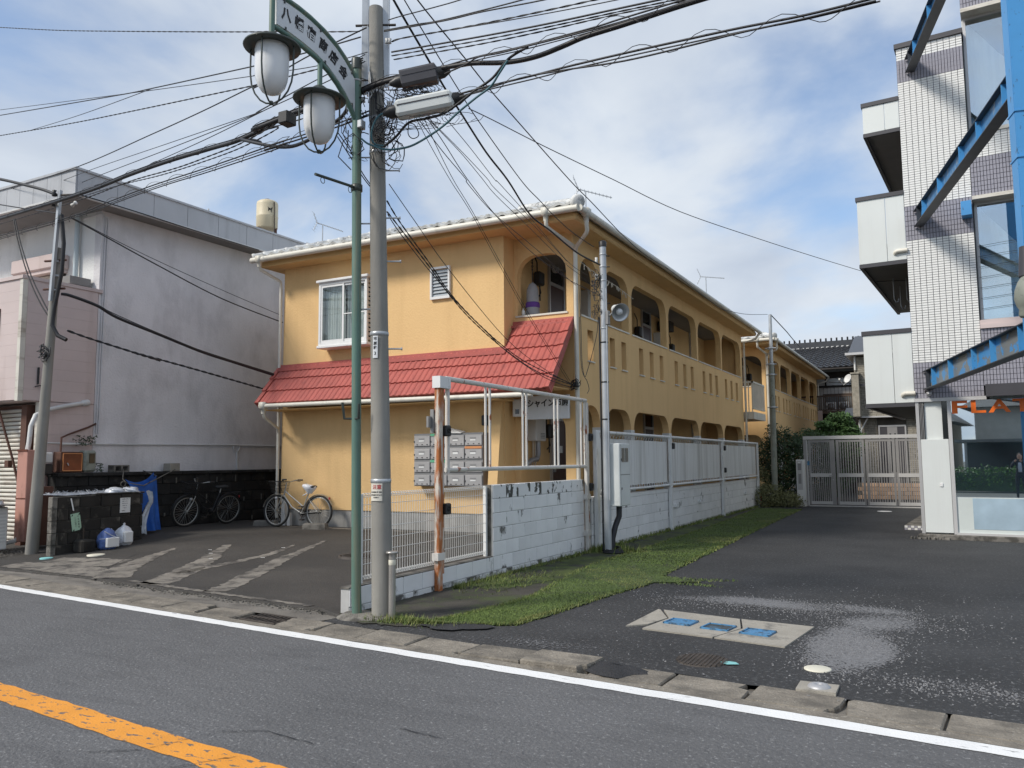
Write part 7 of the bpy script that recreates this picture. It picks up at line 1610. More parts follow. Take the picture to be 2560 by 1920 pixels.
WIRES = [
 ('twisted black cable crossing the sky level with the sign letters at the far left',0.006,'twist',[(-15.128, 8.129, 9.738), (-12.519, 7.633, 8.731), (-10.456, 7.24, 7.965), (-8.2, 6.808, 7.137), (-6.883, 6.556, 6.658), (-6.598, 6.502, 6.559), (-5.554, 6.302, 6.176), (-5.0, 6.196, 5.98)]),
 ('upper taut cable from the left edge rising to the top of the concrete pole',0.008,'plain',[(-16.228, 8.811, 8.534), (-11.273, 7.811, 7.39), (-9.962, 7.543, 7.104), (-7.366, 7.007, 6.559), (-7.367, 6.999, 6.556), (-6.255, 6.765, 6.344), (-5.33, 6.567, 6.185)]),
 ('thin cable crossing the upper taut cable in the left sky',0.005,'plain',[(-16.222, 8.803, 8.642), (-10.461, 7.663, 7.207), (-7.416, 7.058, 6.465), (-7.4, 7.053, 6.466), (-6.166, 6.807, 6.172), (-5.272, 6.615, 6.022)]),
 ('wavy twisted cable below the upper taut cable in the left sky',0.007,'twist',[(-16.249, 8.844, 8.131), (-13.273, 8.255, 7.504), (-11.256, 7.851, 7.098), (-7.408, 7.077, 6.349), (-7.408, 7.065, 6.344), (-6.168, 6.81, 6.132), (-5.264, 6.625, 5.972)]),
 ('thin cable dipping between the two upper cables of the left sky',0.005,'plain',[(-15.243, 8.823, 8.016), (-11.984, 7.75, 7.216), (-8.854, 6.704, 6.492)]),
 ('cable running along the roof edge of the grey building up to the pole',0.008,'plain',[(-17.326, 9.492, 7.35), (-13.334, 8.581, 6.86), (-10.458, 7.887, 6.616), (-8.865, 7.499, 6.492), (-7.579, 7.179, 6.409), (-7.488, 7.162, 6.38), (-6.404, 6.87, 6.359), (-5.27, 6.588, 6.285)]),
 ('thin cable just below the cable along the grey roof edge',0.005,'plain',[(-16.677, 9.839, 7.344), (-13.648, 8.986, 6.973), (-10.269, 8.054, 6.5), (-7.669, 7.337, 6.135), (-7.655, 7.331, 6.137), (-6.241, 6.893, 6.059), (-5.296, 6.605, 5.997)]),
 ('cable above the thick bundle, ending at the second clamp of the pole',0.006,'plain',[(-15.659, 9.826, 7.216), (-13.313, 9.103, 6.906), (-10.288, 8.176, 6.491), (-7.713, 7.381, 6.154), (-7.627, 7.343, 6.16), (-6.033, 6.816, 6.032), (-5.321, 6.599, 5.935)]),
 ('cable closest above the thick bundle on the left',0.006,'plain',[(-15.344, 9.995, 7.213), (-12.941, 9.214, 6.831), (-9.714, 8.129, 6.417), (-7.811, 7.475, 6.204), (-7.42, 7.34, 6.16), (-6.049, 6.876, 5.992), (-5.3, 6.611, 5.922)]),
 ('thick black cable bundle sweeping from the left edge to the black closure',0.027,'lash',[(-17.73, 8.813, 6.37), (-15.438, 8.484, 6.209), (-12.233, 8.01, 6.035), (-10.746, 7.777, 6.003), (-9.662, 7.612, 5.96), (-8.636, 7.464, 5.893), (-7.962, 7.365, 5.852), (-7.204, 7.228, 5.888), (-7.266, 6.908, 5.673), (-6.759, 6.838, 5.671), (-6.402, 6.788, 5.673), (-5.769, 6.715, 5.613), (-5.363, 6.655, 5.622), (-5.098, 6.616, 5.628), (-4.783, 6.58, 5.601)]),
 ('slack thick cable humping below the thick bundle behind the right lantern',0.022,'plain',[(-9.784, 8.166, 6.281), (-8.433, 7.801, 6.094), (-7.933, 7.68, 5.923), (-7.912, 7.328, 5.829), (-7.044, 7.136, 5.489), (-6.512, 7.01, 5.404), (-5.835, 6.796, 5.443), (-5.631, 6.71, 5.486)]),
 ('twisted cable directly under the thick bundle on the left',0.008,'twist',[(-16.85, 9.266, 6.523), (-13.218, 8.566, 6.224), (-11.295, 8.179, 6.121), (-9.893, 7.912, 5.993), (-8.995, 7.732, 5.942), (-8.174, 7.563, 5.911), (-7.344, 7.37, 5.937), (-7.379, 7.017, 5.692), (-6.525, 6.861, 5.672), (-5.792, 6.742, 5.602), (-5.294, 6.649, 5.597)]),
 ('second twisted cable under the thick bundle, slightly lower',0.007,'twist',[(-16.007, 9.682, 6.835), (-12.705, 8.822, 6.45), (-10.692, 8.312, 6.164), (-9.026, 7.876, 5.978), (-8.121, 7.629, 5.905), (-7.318, 7.391, 5.888), (-7.322, 7.153, 5.776), (-6.461, 6.949, 5.664), (-5.286, 6.659, 5.547)]),
 ('lower lashed cable pair with loose spiral wire from the left edge to the pole',0.009,'coil',[(-17.599, 8.914, 6.082), (-15.656, 8.621, 5.948), (-12.785, 8.182, 5.771), (-11.534, 7.974, 5.757), (-10.163, 7.749, 5.73), (-8.907, 7.551, 5.676), (-7.855, 7.383, 5.642), (-7.013, 7.247, 5.618), (-7.079, 6.922, 5.421), (-6.339, 6.822, 5.393), (-5.754, 6.741, 5.378), (-5.294, 6.672, 5.385)]),
 ('plain cable hanging just under the lower lashed pair on the left',0.008,'plain',[(-16.866, 9.29, 6.216), (-13.483, 8.63, 5.963), (-10.533, 8.034, 5.819), (-9.153, 7.763, 5.723), (-8.016, 7.537, 5.653), (-7.116, 7.355, 5.609), (-7.163, 7.006, 5.423), (-6.383, 6.87, 5.378), (-5.771, 6.762, 5.349), (-5.297, 6.676, 5.335)]),
 ('thick cable entering from the left edge to the top of the left pole',0.03,'plain',[(-16.19, 8.411, 7.154), (-15.337, 8.39, 6.934), (-14.461, 8.368, 6.66), (-13.883, 8.353, 6.467), (-13.504, 8.341, 6.313)]),
 ('thin cable from the left edge to the neck of the left pole',0.012,'plain',[(-15.81, 8.674, 6.6), (-14.493, 8.527, 6.249), (-13.441, 8.41, 5.98)]),
 ('pair of droop cables falling past the pink box to the left pole, left one',0.012,'plain',[(-14.686, 8.308, 6.048), (-14.526, 8.292, 5.682), (-14.192, 8.288, 5.043), (-13.841, 8.311, 4.494), (-13.505, 8.354, 4.078)]),
 ('pair of droop cables falling past the pink box to the left pole, right one',0.012,'plain',[(-14.665, 8.32, 6.048), (-14.425, 8.308, 5.552), (-14.07, 8.314, 4.916), (-13.741, 8.344, 4.443), (-13.466, 8.375, 4.077)]),
 ('thick black service cable from the left pole across the grey wall to the red canopy',0.028,'plain',[(-13.318, 8.405, 4.534), (-13.293, 8.559, 4.527), (-13.241, 9.034, 4.422), (-13.228, 9.42, 4.27), (-13.143, 10.278, 4.057), (-13.051, 11.207, 3.826), (-12.962, 11.936, 3.691), (-12.833, 12.987, 3.5)]),
 ('thin support wire just above the thick service cable on the grey wall',0.007,'plain',[(-13.051, 8.904, 4.388), (-13.042, 9.329, 4.266), (-13.01, 10.173, 4.053), (-12.963, 11.131, 3.836), (-12.831, 12.985, 3.534)]),
 ('twisted cable from the tangle of the left pole to the canopy corner',0.016,'twist',[(-13.262, 8.502, 3.903), (-13.158, 8.935, 3.786), (-12.868, 10.082, 3.521), (-13.663, 10.075, 3.738), (-13.385, 11.311, 3.509), (-13.029, 12.915, 3.196)]),
 ('long cable from the left pole head slanting down the grey wall',0.012,'plain',[(-13.105, 8.376, 5.849), (-13.091, 9.001, 5.679), (-13.068, 10.083, 5.384), (-13.019, 11.628, 4.994), (-12.904, 13.273, 4.723)]),
 ('faint thin wire above the slanting cable on the grey wall',0.006,'plain',[(-13.104, 8.375, 5.861), (-13.084, 9.257, 5.644), (-13.05, 10.212, 5.435), (-12.976, 11.792, 5.129), (-12.896, 13.261, 4.869)]),
 ('cable from the left pole head running under the grey eaves',0.012,'plain',[(-13.068, 8.463, 6.286), (-13.028, 9.456, 6.276), (-12.978, 10.888, 6.237), (-12.915, 12.537, 6.21)]),
 ('topmost thin cable from the pole to the upper right sky',0.006,'plain',[(-5.055, 6.694, 6.366), (-4.882, 6.674, 6.35), (-4.505, 6.633, 6.302), (-4.076, 6.586, 6.254), (-3.673, 6.534, 6.234)]),
 ('upper of two close cables leaving the pole to the right',0.007,'plain',[(-5.102, 6.681, 6.255), (-4.664, 6.666, 6.195), (-4.303, 6.654, 6.143), (-3.385, 6.613, 6.067), (-2.965, 6.59, 6.053)]),
 ('lower of two close cables leaving the pole to the right',0.007,'plain',[(-5.103, 6.682, 6.243), (-4.296, 6.644, 6.124), (-3.841, 6.619, 6.077), (-3.138, 6.585, 5.981), (-2.627, 6.556, 5.933)]),
 ('wavy twisted cable leaving the pole insulator to the upper right',0.007,'twist',[(-5.036, 6.729, 6.131), (-4.87, 6.718, 6.125), (-4.219, 6.688, 6.031), (-3.553, 6.656, 5.947), (-2.625, 6.608, 5.844), (-2.176, 6.582, 5.806)]),
 ('thin straight cable beside the wavy one in the upper right sky',0.005,'plain',[(-4.182, 6.631, 5.991), (-3.348, 6.606, 5.875), (-2.401, 6.575, 5.761), (-2.022, 6.558, 5.736)]),
 ('double straight cable above the two wavy ones in the right sky',0.009,'plain',[(-5.042, 6.738, 6.02), (-3.921, 6.644, 5.843), (-3.101, 6.574, 5.725), (-2.303, 6.502, 5.625), (-1.638, 6.442, 5.541)]),
 ('first wavy cable below the double straight cable',0.006,'twist',[(-5.044, 6.742, 5.979), (-3.864, 6.655, 5.804), (-3.113, 6.597, 5.707), (-2.314, 6.533, 5.614), (-1.579, 6.476, 5.524)]),
 ('second wavy cable below the double straight cable',0.006,'twist',[(-5.025, 6.756, 5.938), (-3.878, 6.678, 5.779), (-3.126, 6.624, 5.692), (-2.326, 6.564, 5.612), (-1.52, 6.509, 5.506)]),
 ('thickest cable curving up from the black closure to the top right sky',0.024,'plain',[(-4.327, 6.65, 5.626), (-4.108, 6.635, 5.594), (-3.935, 6.624, 5.566), (-3.553, 6.603, 5.47), (-3.222, 6.579, 5.433), (-2.924, 6.547, 5.445), (-2.693, 6.519, 5.461), (-2.299, 6.483, 5.454), (-1.776, 6.432, 5.451), (-1.328, 6.391, 5.439)]),
 ('messenger cable with loose lashing above the thickest cable',0.008,'coil',[(-4.306, 6.659, 5.643), (-3.88, 6.595, 5.607), (-3.355, 6.522, 5.538), (-2.594, 6.41, 5.461), (-2.253, 6.357, 5.439), (-1.592, 6.256, 5.393)]),
 ('third strand plaited along the messenger above the thickest cable',0.008,'plain',[(-4.284, 6.625, 5.541), (-3.998, 6.582, 5.554), (-3.843, 6.553, 5.575), (-3.596, 6.528, 5.54), (-3.294, 6.494, 5.512), (-2.82, 6.441, 5.467), (-2.261, 6.376, 5.421), (-1.534, 6.287, 5.385)]),
 ('lashed cable pair with spiral wire leaving the white closure to the right',0.01,'coil',[(-4.107, 6.633, 5.29), (-3.836, 6.603, 5.276), (-3.576, 6.575, 5.257), (-3.204, 6.536, 5.229), (-2.85, 6.498, 5.208), (-2.29, 6.44, 5.163), (-1.702, 6.38, 5.109), (-1.264, 6.336, 5.067), (-0.758, 6.287, 5.009), (-0.229, 6.23, 4.974)]),
 ('plain cable under the lashed pair right of the white closure',0.008,'plain',[(-4.108, 6.635, 5.262), (-3.704, 6.587, 5.25), (-3.321, 6.541, 5.238), (-2.849, 6.495, 5.177), (-2.292, 6.441, 5.094), (-1.703, 6.378, 5.048), (-1.264, 6.328, 5.022), (-0.758, 6.275, 4.976), (-0.257, 6.219, 4.945)]),
 ('heavy black drop cable hanging from the messenger down past the white closure to the pole',0.013,'plain',[(-3.302, 6.578, 5.553), (-3.516, 6.578, 5.487), (-3.715, 6.608, 5.351), (-3.93, 6.613, 5.269), (-4.034, 6.618, 5.222), (-4.284, 6.625, 5.126), (-4.488, 6.613, 5.108), (-4.708, 6.597, 5.102), (-4.888, 6.618, 4.995), (-5.049, 6.625, 4.923)]),
 ('teal cable looping from the messenger under the white closure to the green post',0.011,'teal',[(-3.483, 6.495, 5.425), (-3.593, 6.52, 5.327), (-3.704, 6.544, 5.232), (-3.867, 6.548, 5.161), (-4.073, 6.556, 5.064), (-4.247, 6.567, 4.971), (-4.432, 6.57, 4.896), (-4.657, 6.566, 4.831), (-4.863, 6.548, 4.827), (-4.98, 6.536, 4.849), (-5.067, 6.526, 4.886), (-5.179, 6.513, 4.942), (-5.253, 6.508, 5.005)]),
 ('teal loop of cable hanging on the right side of the concrete pole',0.01,'teal',[(-4.865, 6.572, 5.276), (-5.035, 6.52, 5.217), (-5.114, 6.515, 5.106), (-5.141, 6.532, 5.004), (-5.115, 6.568, 4.936), (-5.029, 6.635, 4.93)]),
 ('heavy black cable from above down to the slim service pole',0.014,'plain',[(-4.759, 6.027, 6.62), (-4.85, 6.511, 6.44), (-4.962, 7.378, 6.153), (-5.013, 7.779, 6.02), (-5.048, 8.153, 5.906), (-5.123, 8.924, 5.67), (-5.153, 9.578, 5.498), (-5.229, 10.415, 5.245), (-5.194, 11.048, 5.151), (-5.148, 11.961, 5.01), (-5.06, 12.763, 4.963)]),
 ('straight cable from above to the white insulator of the slim service pole',0.007,'plain',[(-4.571, 5.913, 6.494), (-4.667, 6.451, 6.354), (-4.814, 7.42, 6.12), (-4.877, 7.85, 6.019), (-4.954, 8.413, 5.889), (-5.106, 9.89, 5.587), (-5.137, 10.559, 5.486), (-5.158, 11.066, 5.411), (-5.168, 11.824, 5.323), (-5.142, 12.686, 5.274)]),
 ('long cable from above passing over the yellow roof to the far service pole',0.008,'plain',[(-4.387, 5.798, 6.368), (-4.483, 6.424, 6.286), (-4.588, 7.508, 6.194), (-4.659, 8.204, 6.131), (-4.721, 8.965, 6.078), (-4.887, 11.119, 5.932), (-4.949, 12.174, 5.88), (-5.062, 13.924, 5.784), (-5.118, 15.372, 5.745), (-5.13, 17.373, 5.781), (-5.221, 21.796, 5.765), (-5.2, 23.209, 5.851), (-5.134, 25.343, 6.09), (-5.033, 28.093, 6.515)]),
 ('cable from the far service pole down to the black roofed house',0.018,'plain',[(-4.94, 28.258, 6.501), (-5.027, 31.702, 6.45), (-5.155, 36.002, 6.367), (-5.188, 42.252, 6.42)]),
 ('thin long cable from the white closure to the middle white balcony',0.005,'plain',[(-4.037, 6.686, 5.142), (-3.948, 7.017, 5.13), (-3.774, 7.682, 5.093), (-3.576, 8.424, 5.062), (-3.397, 9.088, 5.036), (-3.0, 10.563, 4.98), (-2.356, 12.756, 5.038), (-1.728, 14.865, 5.117), (-1.203, 16.617, 5.194)]),
 ('first thin drop wire from under the white closure to the canopy corner',0.004,'plain',[(-4.562, 6.525, 5.09), (-4.637, 6.833, 4.986), (-4.773, 7.494, 4.78), (-4.889, 8.158, 4.587), (-5.172, 9.472, 4.167), (-5.446, 10.793, 3.753), (-5.921, 13.313, 2.996)]),
 ('second thin drop wire beside the first one over the yellow wall',0.004,'plain',[(-4.493, 6.562, 5.09), (-4.599, 6.942, 4.958), (-4.734, 7.502, 4.776), (-4.86, 8.16, 4.583), (-5.151, 9.494, 4.169), (-5.433, 10.84, 3.759), (-5.907, 13.316, 3.036)]),
 ('wavy drop wire from the white closure to the arch bracket above the canopy',0.005,'plain',[(-4.543, 6.537, 5.079), (-4.619, 6.867, 5.043), (-4.709, 7.283, 5.0), (-4.836, 7.929, 4.946), (-4.877, 8.056, 4.924), (-5.038, 8.883, 4.857), (-5.165, 9.765, 4.829), (-5.323, 10.918, 4.801), (-5.551, 12.395, 4.738), (-5.641, 13.048, 4.722)]),
 ('drop wire from the white closure slanting to the tangle on the slim pole',0.005,'plain',[(-4.464, 6.578, 5.089), (-4.552, 7.04, 4.995), (-4.685, 7.706, 4.855), (-4.831, 8.662, 4.69), (-4.958, 9.83, 4.535), (-5.04, 11.256, 4.433), (-5.062, 12.389, 4.423), (-5.073, 12.816, 4.413)]),
 ('thin drop wire over the roof tiles to the corner bracket of the yellow building',0.004,'plain',[(-4.437, 6.596, 5.056), (-4.514, 7.288, 4.989), (-4.606, 7.919, 4.908), (-4.676, 8.388, 4.847), (-4.784, 9.455, 4.757), (-4.879, 10.327, 4.677), (-4.968, 11.148, 4.602), (-5.023, 11.925, 4.564), (-5.126, 12.894, 4.478)]),
 ('thin drop wire just right of the one over the roof tiles',0.004,'plain',[(-4.464, 6.577, 5.1), (-4.627, 7.47, 5.099), (-4.807, 8.398, 5.088), (-4.892, 8.777, 5.073), (-5.193, 10.471, 5.081), (-5.603, 12.577, 5.054)]),
 ('rightmost thin drop wire from the white closure over the roof corner',0.004,'plain',[(-4.307, 6.66, 5.099), (-4.441, 7.398, 5.05), (-4.604, 8.228, 4.985), (-4.624, 8.392, 4.984), (-4.856, 9.795, 4.91), (-5.186, 11.691, 4.797), (-5.304, 12.763, 4.809)]),
 ('upper strand of the triple drop cable from the pole to the canopy corner',0.007,'twist',[(-5.289, 7.001, 4.481), (-5.374, 7.376, 4.337), (-5.534, 8.275, 4.028), (-5.642, 8.813, 3.834), (-5.743, 9.613, 3.599), (-5.832, 10.687, 3.334), (-5.868, 11.663, 3.157), (-5.864, 13.346, 2.97)]),
 ('middle strand of the triple drop cable from the pole to the canopy corner',0.007,'twist',[(-5.295, 7.01, 4.361), (-5.349, 7.342, 4.257), (-5.502, 8.227, 3.968), (-5.613, 8.803, 3.771), (-5.718, 9.57, 3.549), (-5.812, 10.649, 3.295), (-5.872, 11.938, 3.063), (-5.865, 13.347, 2.956)]),
 ('lower strand of the triple drop cable from the pole to the canopy corner',0.006,'plain',[(-5.289, 7.017, 4.329), (-5.364, 7.363, 4.205), (-5.496, 8.154, 3.952), (-5.62, 9.03, 3.694), (-5.726, 9.992, 3.443), (-5.811, 10.856, 3.229), (-5.872, 12.213, 2.99), (-5.867, 13.352, 2.904)]),
 ('single thin wire left of the triple drop cable above the louvred window',0.005,'plain',[(-5.258, 6.997, 4.664), (-5.377, 7.67, 4.432), (-5.557, 8.716, 4.076), (-5.816, 10.682, 3.478), (-5.896, 12.154, 3.159), (-5.91, 13.32, 2.983)]),
 ('pair of cables from the lantern side passing behind both poles, upper',0.006,'plain',[(-5.476, 6.38, 5.08), (-5.458, 6.609, 4.914), (-5.465, 6.796, 4.756), (-5.451, 6.953, 4.644)]),
 ('pair of cables from the lantern side passing behind both poles, lower',0.006,'plain',[(-5.479, 6.384, 5.032), (-5.472, 6.626, 4.852), (-5.469, 6.802, 4.719), (-5.452, 6.956, 4.619)]),
 ('slack loop wire hanging under the white closure',0.005,'plain',[(-4.633, 6.492, 5.047), (-4.646, 6.497, 4.936), (-4.612, 6.521, 4.886), (-4.562, 6.546, 4.902), (-4.552, 6.546, 4.947), (-4.585, 6.52, 5.024), (-4.623, 6.498, 5.041)]),
 ('thin cable hanging slack along the yellow side wall beside the downpipe',0.006,'plain',[(-5.556, 12.982, 4.699), (-5.534, 12.988, 4.013), (-5.522, 12.988, 3.334), (-5.485, 13.005, 3.063), (-5.437, 13.009, 3.151), (-5.33, 12.995, 3.456), (-5.215, 12.966, 3.847), (-5.16, 12.897, 4.28)]),
 ('second slack cable crossing it at the yellow side wall',0.006,'plain',[(-5.576, 13.032, 4.138), (-5.567, 13.061, 3.254), (-5.483, 13.111, 2.983), (-5.457, 13.128, 2.847), (-5.488, 13.113, 2.769)]),
]
# ---------------- overhead cables ----------------
dm('teal_cable', (.05,.14,.17), .5, .1)
def smooth(P, per=6):
    P = [Vector(p) for p in P]; o = []
    for i in range(len(P)-1):
        p0, p1, p2, p3 = P[max(i-1,0)], P[i], P[i+1], P[min(i+2,len(P)-1)]
        for k in range(per):
            t = k/per; o.append(.5*((2*p1)+(p2-p0)*t+(2*p0-5*p1+4*p2-p3)*t*t+(3*p1-p0-3*p2+p3)*t*t*t))
    o.append(P[-1]); return o
def helix(P, rad, pitch, step, ph=0):
    o = []; s_ = 0; 
    for i in range(len(P)-1):
        a, c = P[i], P[i+1]; d = c-a; ln = d.length; d.normalize(); x = d.cross(Vector((0,0,1))).normalized(); y = x.cross(d); n = max(1, int(ln/step))
        for k in range(n):
            q = s_+ln*k/n; th = 2*math.pi*q/pitch+ph; o.append(a+d*(ln*k/n)+(x*math.cos(th)+y*math.sin(th))*rad)
        s_ += ln
    return o
for lab, r_, style, pts in WIRES:
    P = smooth(pts); b = B()
    if style == 'twist':
        b.tube(helix(P, r_*.75, .32, .05), r_*.72, 5); b.tube(helix(P, r_*.75, .32, .05, math.pi), r_*.72, 5)
    elif style == 'coil':
        b.tube(P, r_, 6); b.tube([p+Vector((0,0,-.035)) for p in P], r_*.7, 5); b.tube(helix([p+Vector((0,0,-.02)) for p in P], .06, .62, .05), .0035, 4)
    elif style == 'lash':
        b.tube(P, r_, 8); b.tube([p+Vector((0,0,r_*1.5)) for p in P], .008, 5); b.tube(helix([p+Vector((0,0,r_*.5)) for p in P], r_*1.7, .7, .06), .0035, 4)
    else: b.tube(P, r_, 6)
    tag(obj('cable', b, M['teal_cable' if style == 'teal' else 'black_cable']), lab, 'cable', 'overhead cables')
# closures and the tangle at the pole head
def closure(p0, p1, h, d_, m, label, boxy):
    p0, p1 = Vector(p0), Vector(p1); t = thing('cable_closure', label, 'cable closure', tuple((p0+p1)/2)); ax = (p1-p0); ln = ax.length; ax.normalize(); side = ax.cross(Vector((0,0,1))).normalized(); up = side.cross(ax)
    V = []; F = []; prof = [(-.5,-.35),(-.35,-.5),(.35,-.5),(.5,-.35),(.5,.35),(.38,.5),(-.38,.5),(-.5,.35)]; n = len(prof)
    ends = ((0,.55),(.05,.92),(.09,1),(.91,1),(.95,.92),(1,.6)) if not boxy else ((0,.45),(.0,.98),(.015,1),(.92,1),(.94,.9),(1,.45))
    for f_, s_ in ends:
        for a, c in prof: V.append(tuple(p0+ax*ln*f_+side*(a*d_*s_)+up*(c*h*s_)))
    for i in range(len(ends)-1):
        for k in range(n): F.append((i*n+k, i*n+(k+1)%n, (i+1)*n+(k+1)%n, (i+1)*n+k))
    F += [tuple(range(n))[::-1], tuple(range(len(ends)*n-n, len(ends)*n))]
    obj('shell', B().add(V, F), m, t)
    sm_ = B()
    for s2 in (-1,1): sm_.beam(p0+ax*ln*.06+side*s2*d_*.505+up*h*.12, p1-ax*ln*.06+side*s2*d_*.505+up*h*.12, .008, .012)
    obj('seam', sm_, M['dark_trim'], t)
    for a, s2 in ((p0,-1),(p1,1)): obj('end_cap', B().tube([a-ax*s2*.02, a+ax*s2*.05, a+ax*s2*.12], [d_*.42,d_*.38,d_*.14], 10), M['black_plastic'], t)
    return t
t = closure((-4.74,6.50,5.515), (-4.39,6.68,5.60), .185, .16, M['dark_trim'], 'black ribbed cable closure box hanging right of the concrete pole', True)
t = closure((-4.76,6.42,5.165), (-4.22,6.70,5.285), .175, .17, M['closure_white'], 'white rounded cable closure hanging below the black one', False)
t = thing('cable_tangle', 'dense tangle of black wires round the head of the concrete pole', 'cable tangle', (-5.05,6.75,5.4)); b = B()
ax_ = Vector((math.cos(YAW), math.sin(YAW), 0))
for i in range(40):
    side_ = random.choice((-1,1,1)); z = random.uniform(4.95,5.75); c = Vector((-5.26,6.74,z)) + ax_*side_*random.uniform(.10,.24); r1 = random.uniform(.04,.15); a = random.uniform(0,6); w_ = random.uniform(.5,1.1)
    b.tube([c+ax_*(r1*math.cos(a+k*w_))+Vector((0,-.05+jit(.04),r1*1.3*math.sin(a+k*w_)-.02*k)) for k in range(7)], random.choice((.0035,.005,.006)), 4)
for i in range(28):
    f_ = random.random(); c = Vector((-4.74,6.45,5.36))*(1-f_)+Vector((-4.38,6.64,5.43))*f_; a = random.uniform(0,6); r1 = random.uniform(.03,.08)
    b.tube([c+ax_*(r1*1.5*math.cos(a+k*.9))+Vector((0,jit(.03),r1*.7*math.sin(a+k*.9))) for k in range(6)], .004, 4)
for i in range(20):
    f_ = random.uniform(-.15,1.15); c = Vector((-4.76,6.36,5.02))*(1-f_)+Vector((-4.15,6.66,5.10))*f_; a = random.uniform(0,6); r1 = random.uniform(.05,.14)
    b.tube([c+ax_*(r1*1.6*math.cos(a+k*.7))+Vector((0,jit(.03),r1*.6*math.sin(a+k*.7)-.03)) for k in range(7)], .0028, 4)
for i in range(9):
    b.tube([Vector((-5.2+jit(.05),6.68+jit(.03),random.uniform(5.0,5.7))), Vector((-5.0+jit(.1),6.66,random.uniform(4.95,5.5))), Vector((-4.75,6.45,random.uniform(5.1,5.45)))], .005, 4)
for i in range(4): b.tube([(-5.30+i*.025,6.69,5.75),(-5.29+i*.025,6.68,5.3),(-5.24+i*.022,6.68,4.95)], .0045, 4)
obj('wire_loops', b, M['black_cable'], t, kind='stuff')
b = B()
for z, q in ((5.86,-.17),(5.83,-.2),(5.80,-.16),(5.56,-.16),(5.53,-.12),(5.72,.2),(5.48,.18),(6.2,.16),(5.22,-.12)):
    for k in range(2): c = Vector((-5.29,6.72,z))+ax_*(q+.03*k); b.lathe([(0,-.03),(.022,-.025),(.014,0),(.022,.025),(0,.03)], tuple(c), 8)
obj('insulators', b, M['conduit_grey'], t, kind='stuff')
obj('grey_leads', B().tube([(-5.31,6.69,5.84),(-5.28,6.66,5.66),(-5.24,6.66,5.56),(-5.27,6.66,5.52)], .006, 5).tube([(-5.30,6.69,5.84),(-5.26,6.66,5.66),(-5.22,6.66,5.57)], .006, 5), M['conduit_grey'], t)
t = thing('drop_clamp', 'black wire clamp tangle on the yellow wall at the canopy corner', 'wire clamp', (-5.85,13.5,3.0)); b = B()
for i in range(14):
    c = Vector((-5.88+jit(.07),13.46+jit(.05),2.98+jit(.06))); a = random.uniform(0,6); b.tube([c+Vector((.06*math.cos(a+k), .04*math.sin(a+k*.7), .05*math.sin(a+k))) for k in range(5)], .007, 5)
b.bbox(-5.9,-5.82,13.42,13.5,2.93,3.02,.01); obj('clamp', b, M['black_plastic'], t)
t = thing('hanger_line', 'cord with clothes pegs strung across the upper arches', 'cord', (-5.9,15.5,5.3)); pts = smooth([(-5.86,13.75,5.34),(-5.80,14.6,5.22),(-5.82,15.6,5.20),(-5.9,16.85,5.16)]); b = B(); b.tube(pts, .006, 5)
obj('cord', b, M['cream_pipe'], t); b = B()
for i in range(22):
    p = pts[random.randrange(2,len(pts)-3)]; b.beam(p+Vector((jit(.02),jit(.05),.01)), p+Vector((jit(.03),jit(.06),-random.uniform(.05,.10))), .012, .012)
obj('pegs', b, M['green_tape'] if False else M['cream_pipe'], t)
# ---------------- across the road: what the shop window mirrors ----------------
t = thing('hedge', 'clipped green hedge across the road, mirrored in the shop window', 'hedge', (1,-10.5,0))
leafmass(t, 'leaves', M['hedge_leaf'], [((x,-10.5,.5),(.9,.5,.62)) for x in range(-8,13)], 16000, .16); obj('core', B().box(-8.5,12.5,-10.8,-10.2,-.1,.8), M['leaf_dark'], t)
for x0, x1, y0, y1, h, lab in ((-16,-4.5,-24,-16,3.6,'beige house with a dark roof across the road, left in the window mirror'),(-3,7,-26,-17,4.4,'broad beige house across the road, right in the window mirror')):
    t = thing('house', lab, 'house', (x0,y0,0)); obj('wall', B().box(x0,x1,y0,y1,-.1,h), M['wall_beige'], t); xm_ = (x0+x1)/2
    obj('roof', B().add([(x0-.7,y1+.7,h),(x1+.7,y1+.7,h),(x1+.7,y0-.7,h),(x0-.7,y0-.7,h),(x0+2,(y0+y1)/2,h+2.2),(x1-2,(y0+y1)/2,h+2.2)], [(0,1,5,4),(1,2,5),(2,3,4,5),(3,0,4),(3,2,1,0)]), M['roof_slate'], t)
    for i in range(3): obj('window', B().box(x0+1.2+i*3.2,x0+2.8+i*3.2,y1,y1+.05,1.0,2.3), M['dark_glass'], t)
t = thing('carport', 'low dark carport roof across the road, mirrored above the hedge', 'carport', (2,-14,0)); obj('roof', B().box(-3.5,6.5,-16.2,-12.2,2.35,2.5), M['roof_slate'], t)
for x in (-3,1.5,6): obj('post', B().box(x-.05,x+.05,-12.4,-12.3,-.1,2.35), M['alu_dark'], t)
obj('back_panel', B().box(-3.5,6.5,-16.2,-16.1,-.1,2.35), M['dark_trim'], t)
t = thing('parked_car', 'white car parked behind the hedge, mirrored in the shop window', 'car', (2.5,-13,0)); V = []; F = []; n = 0
prof = [(-2.0,.35),(-2.0,.85),(-1.25,.98),(-.55,1.42),(.75,1.46),(1.5,1.0),(2.0,.92),(2.02,.35)]
for s_ in (-.8,.8):
    for x, z in prof: V.append((2.5+x, -13+s_*(1 if z < 1.1 else .82), z-.05))
k = len(prof); F = [tuple(range(k)), tuple(range(2*k-1,k-1,-1))]+[(i,(i+1)%k,(i+1)%k+k,i+k) for i in range(k)]
obj('body', B().add(V, F), M['car_white'], t); obj('window_band', B().box(1.75,3.4,-12.33,-12.30,.98,1.30), M['dark_glass'], t)
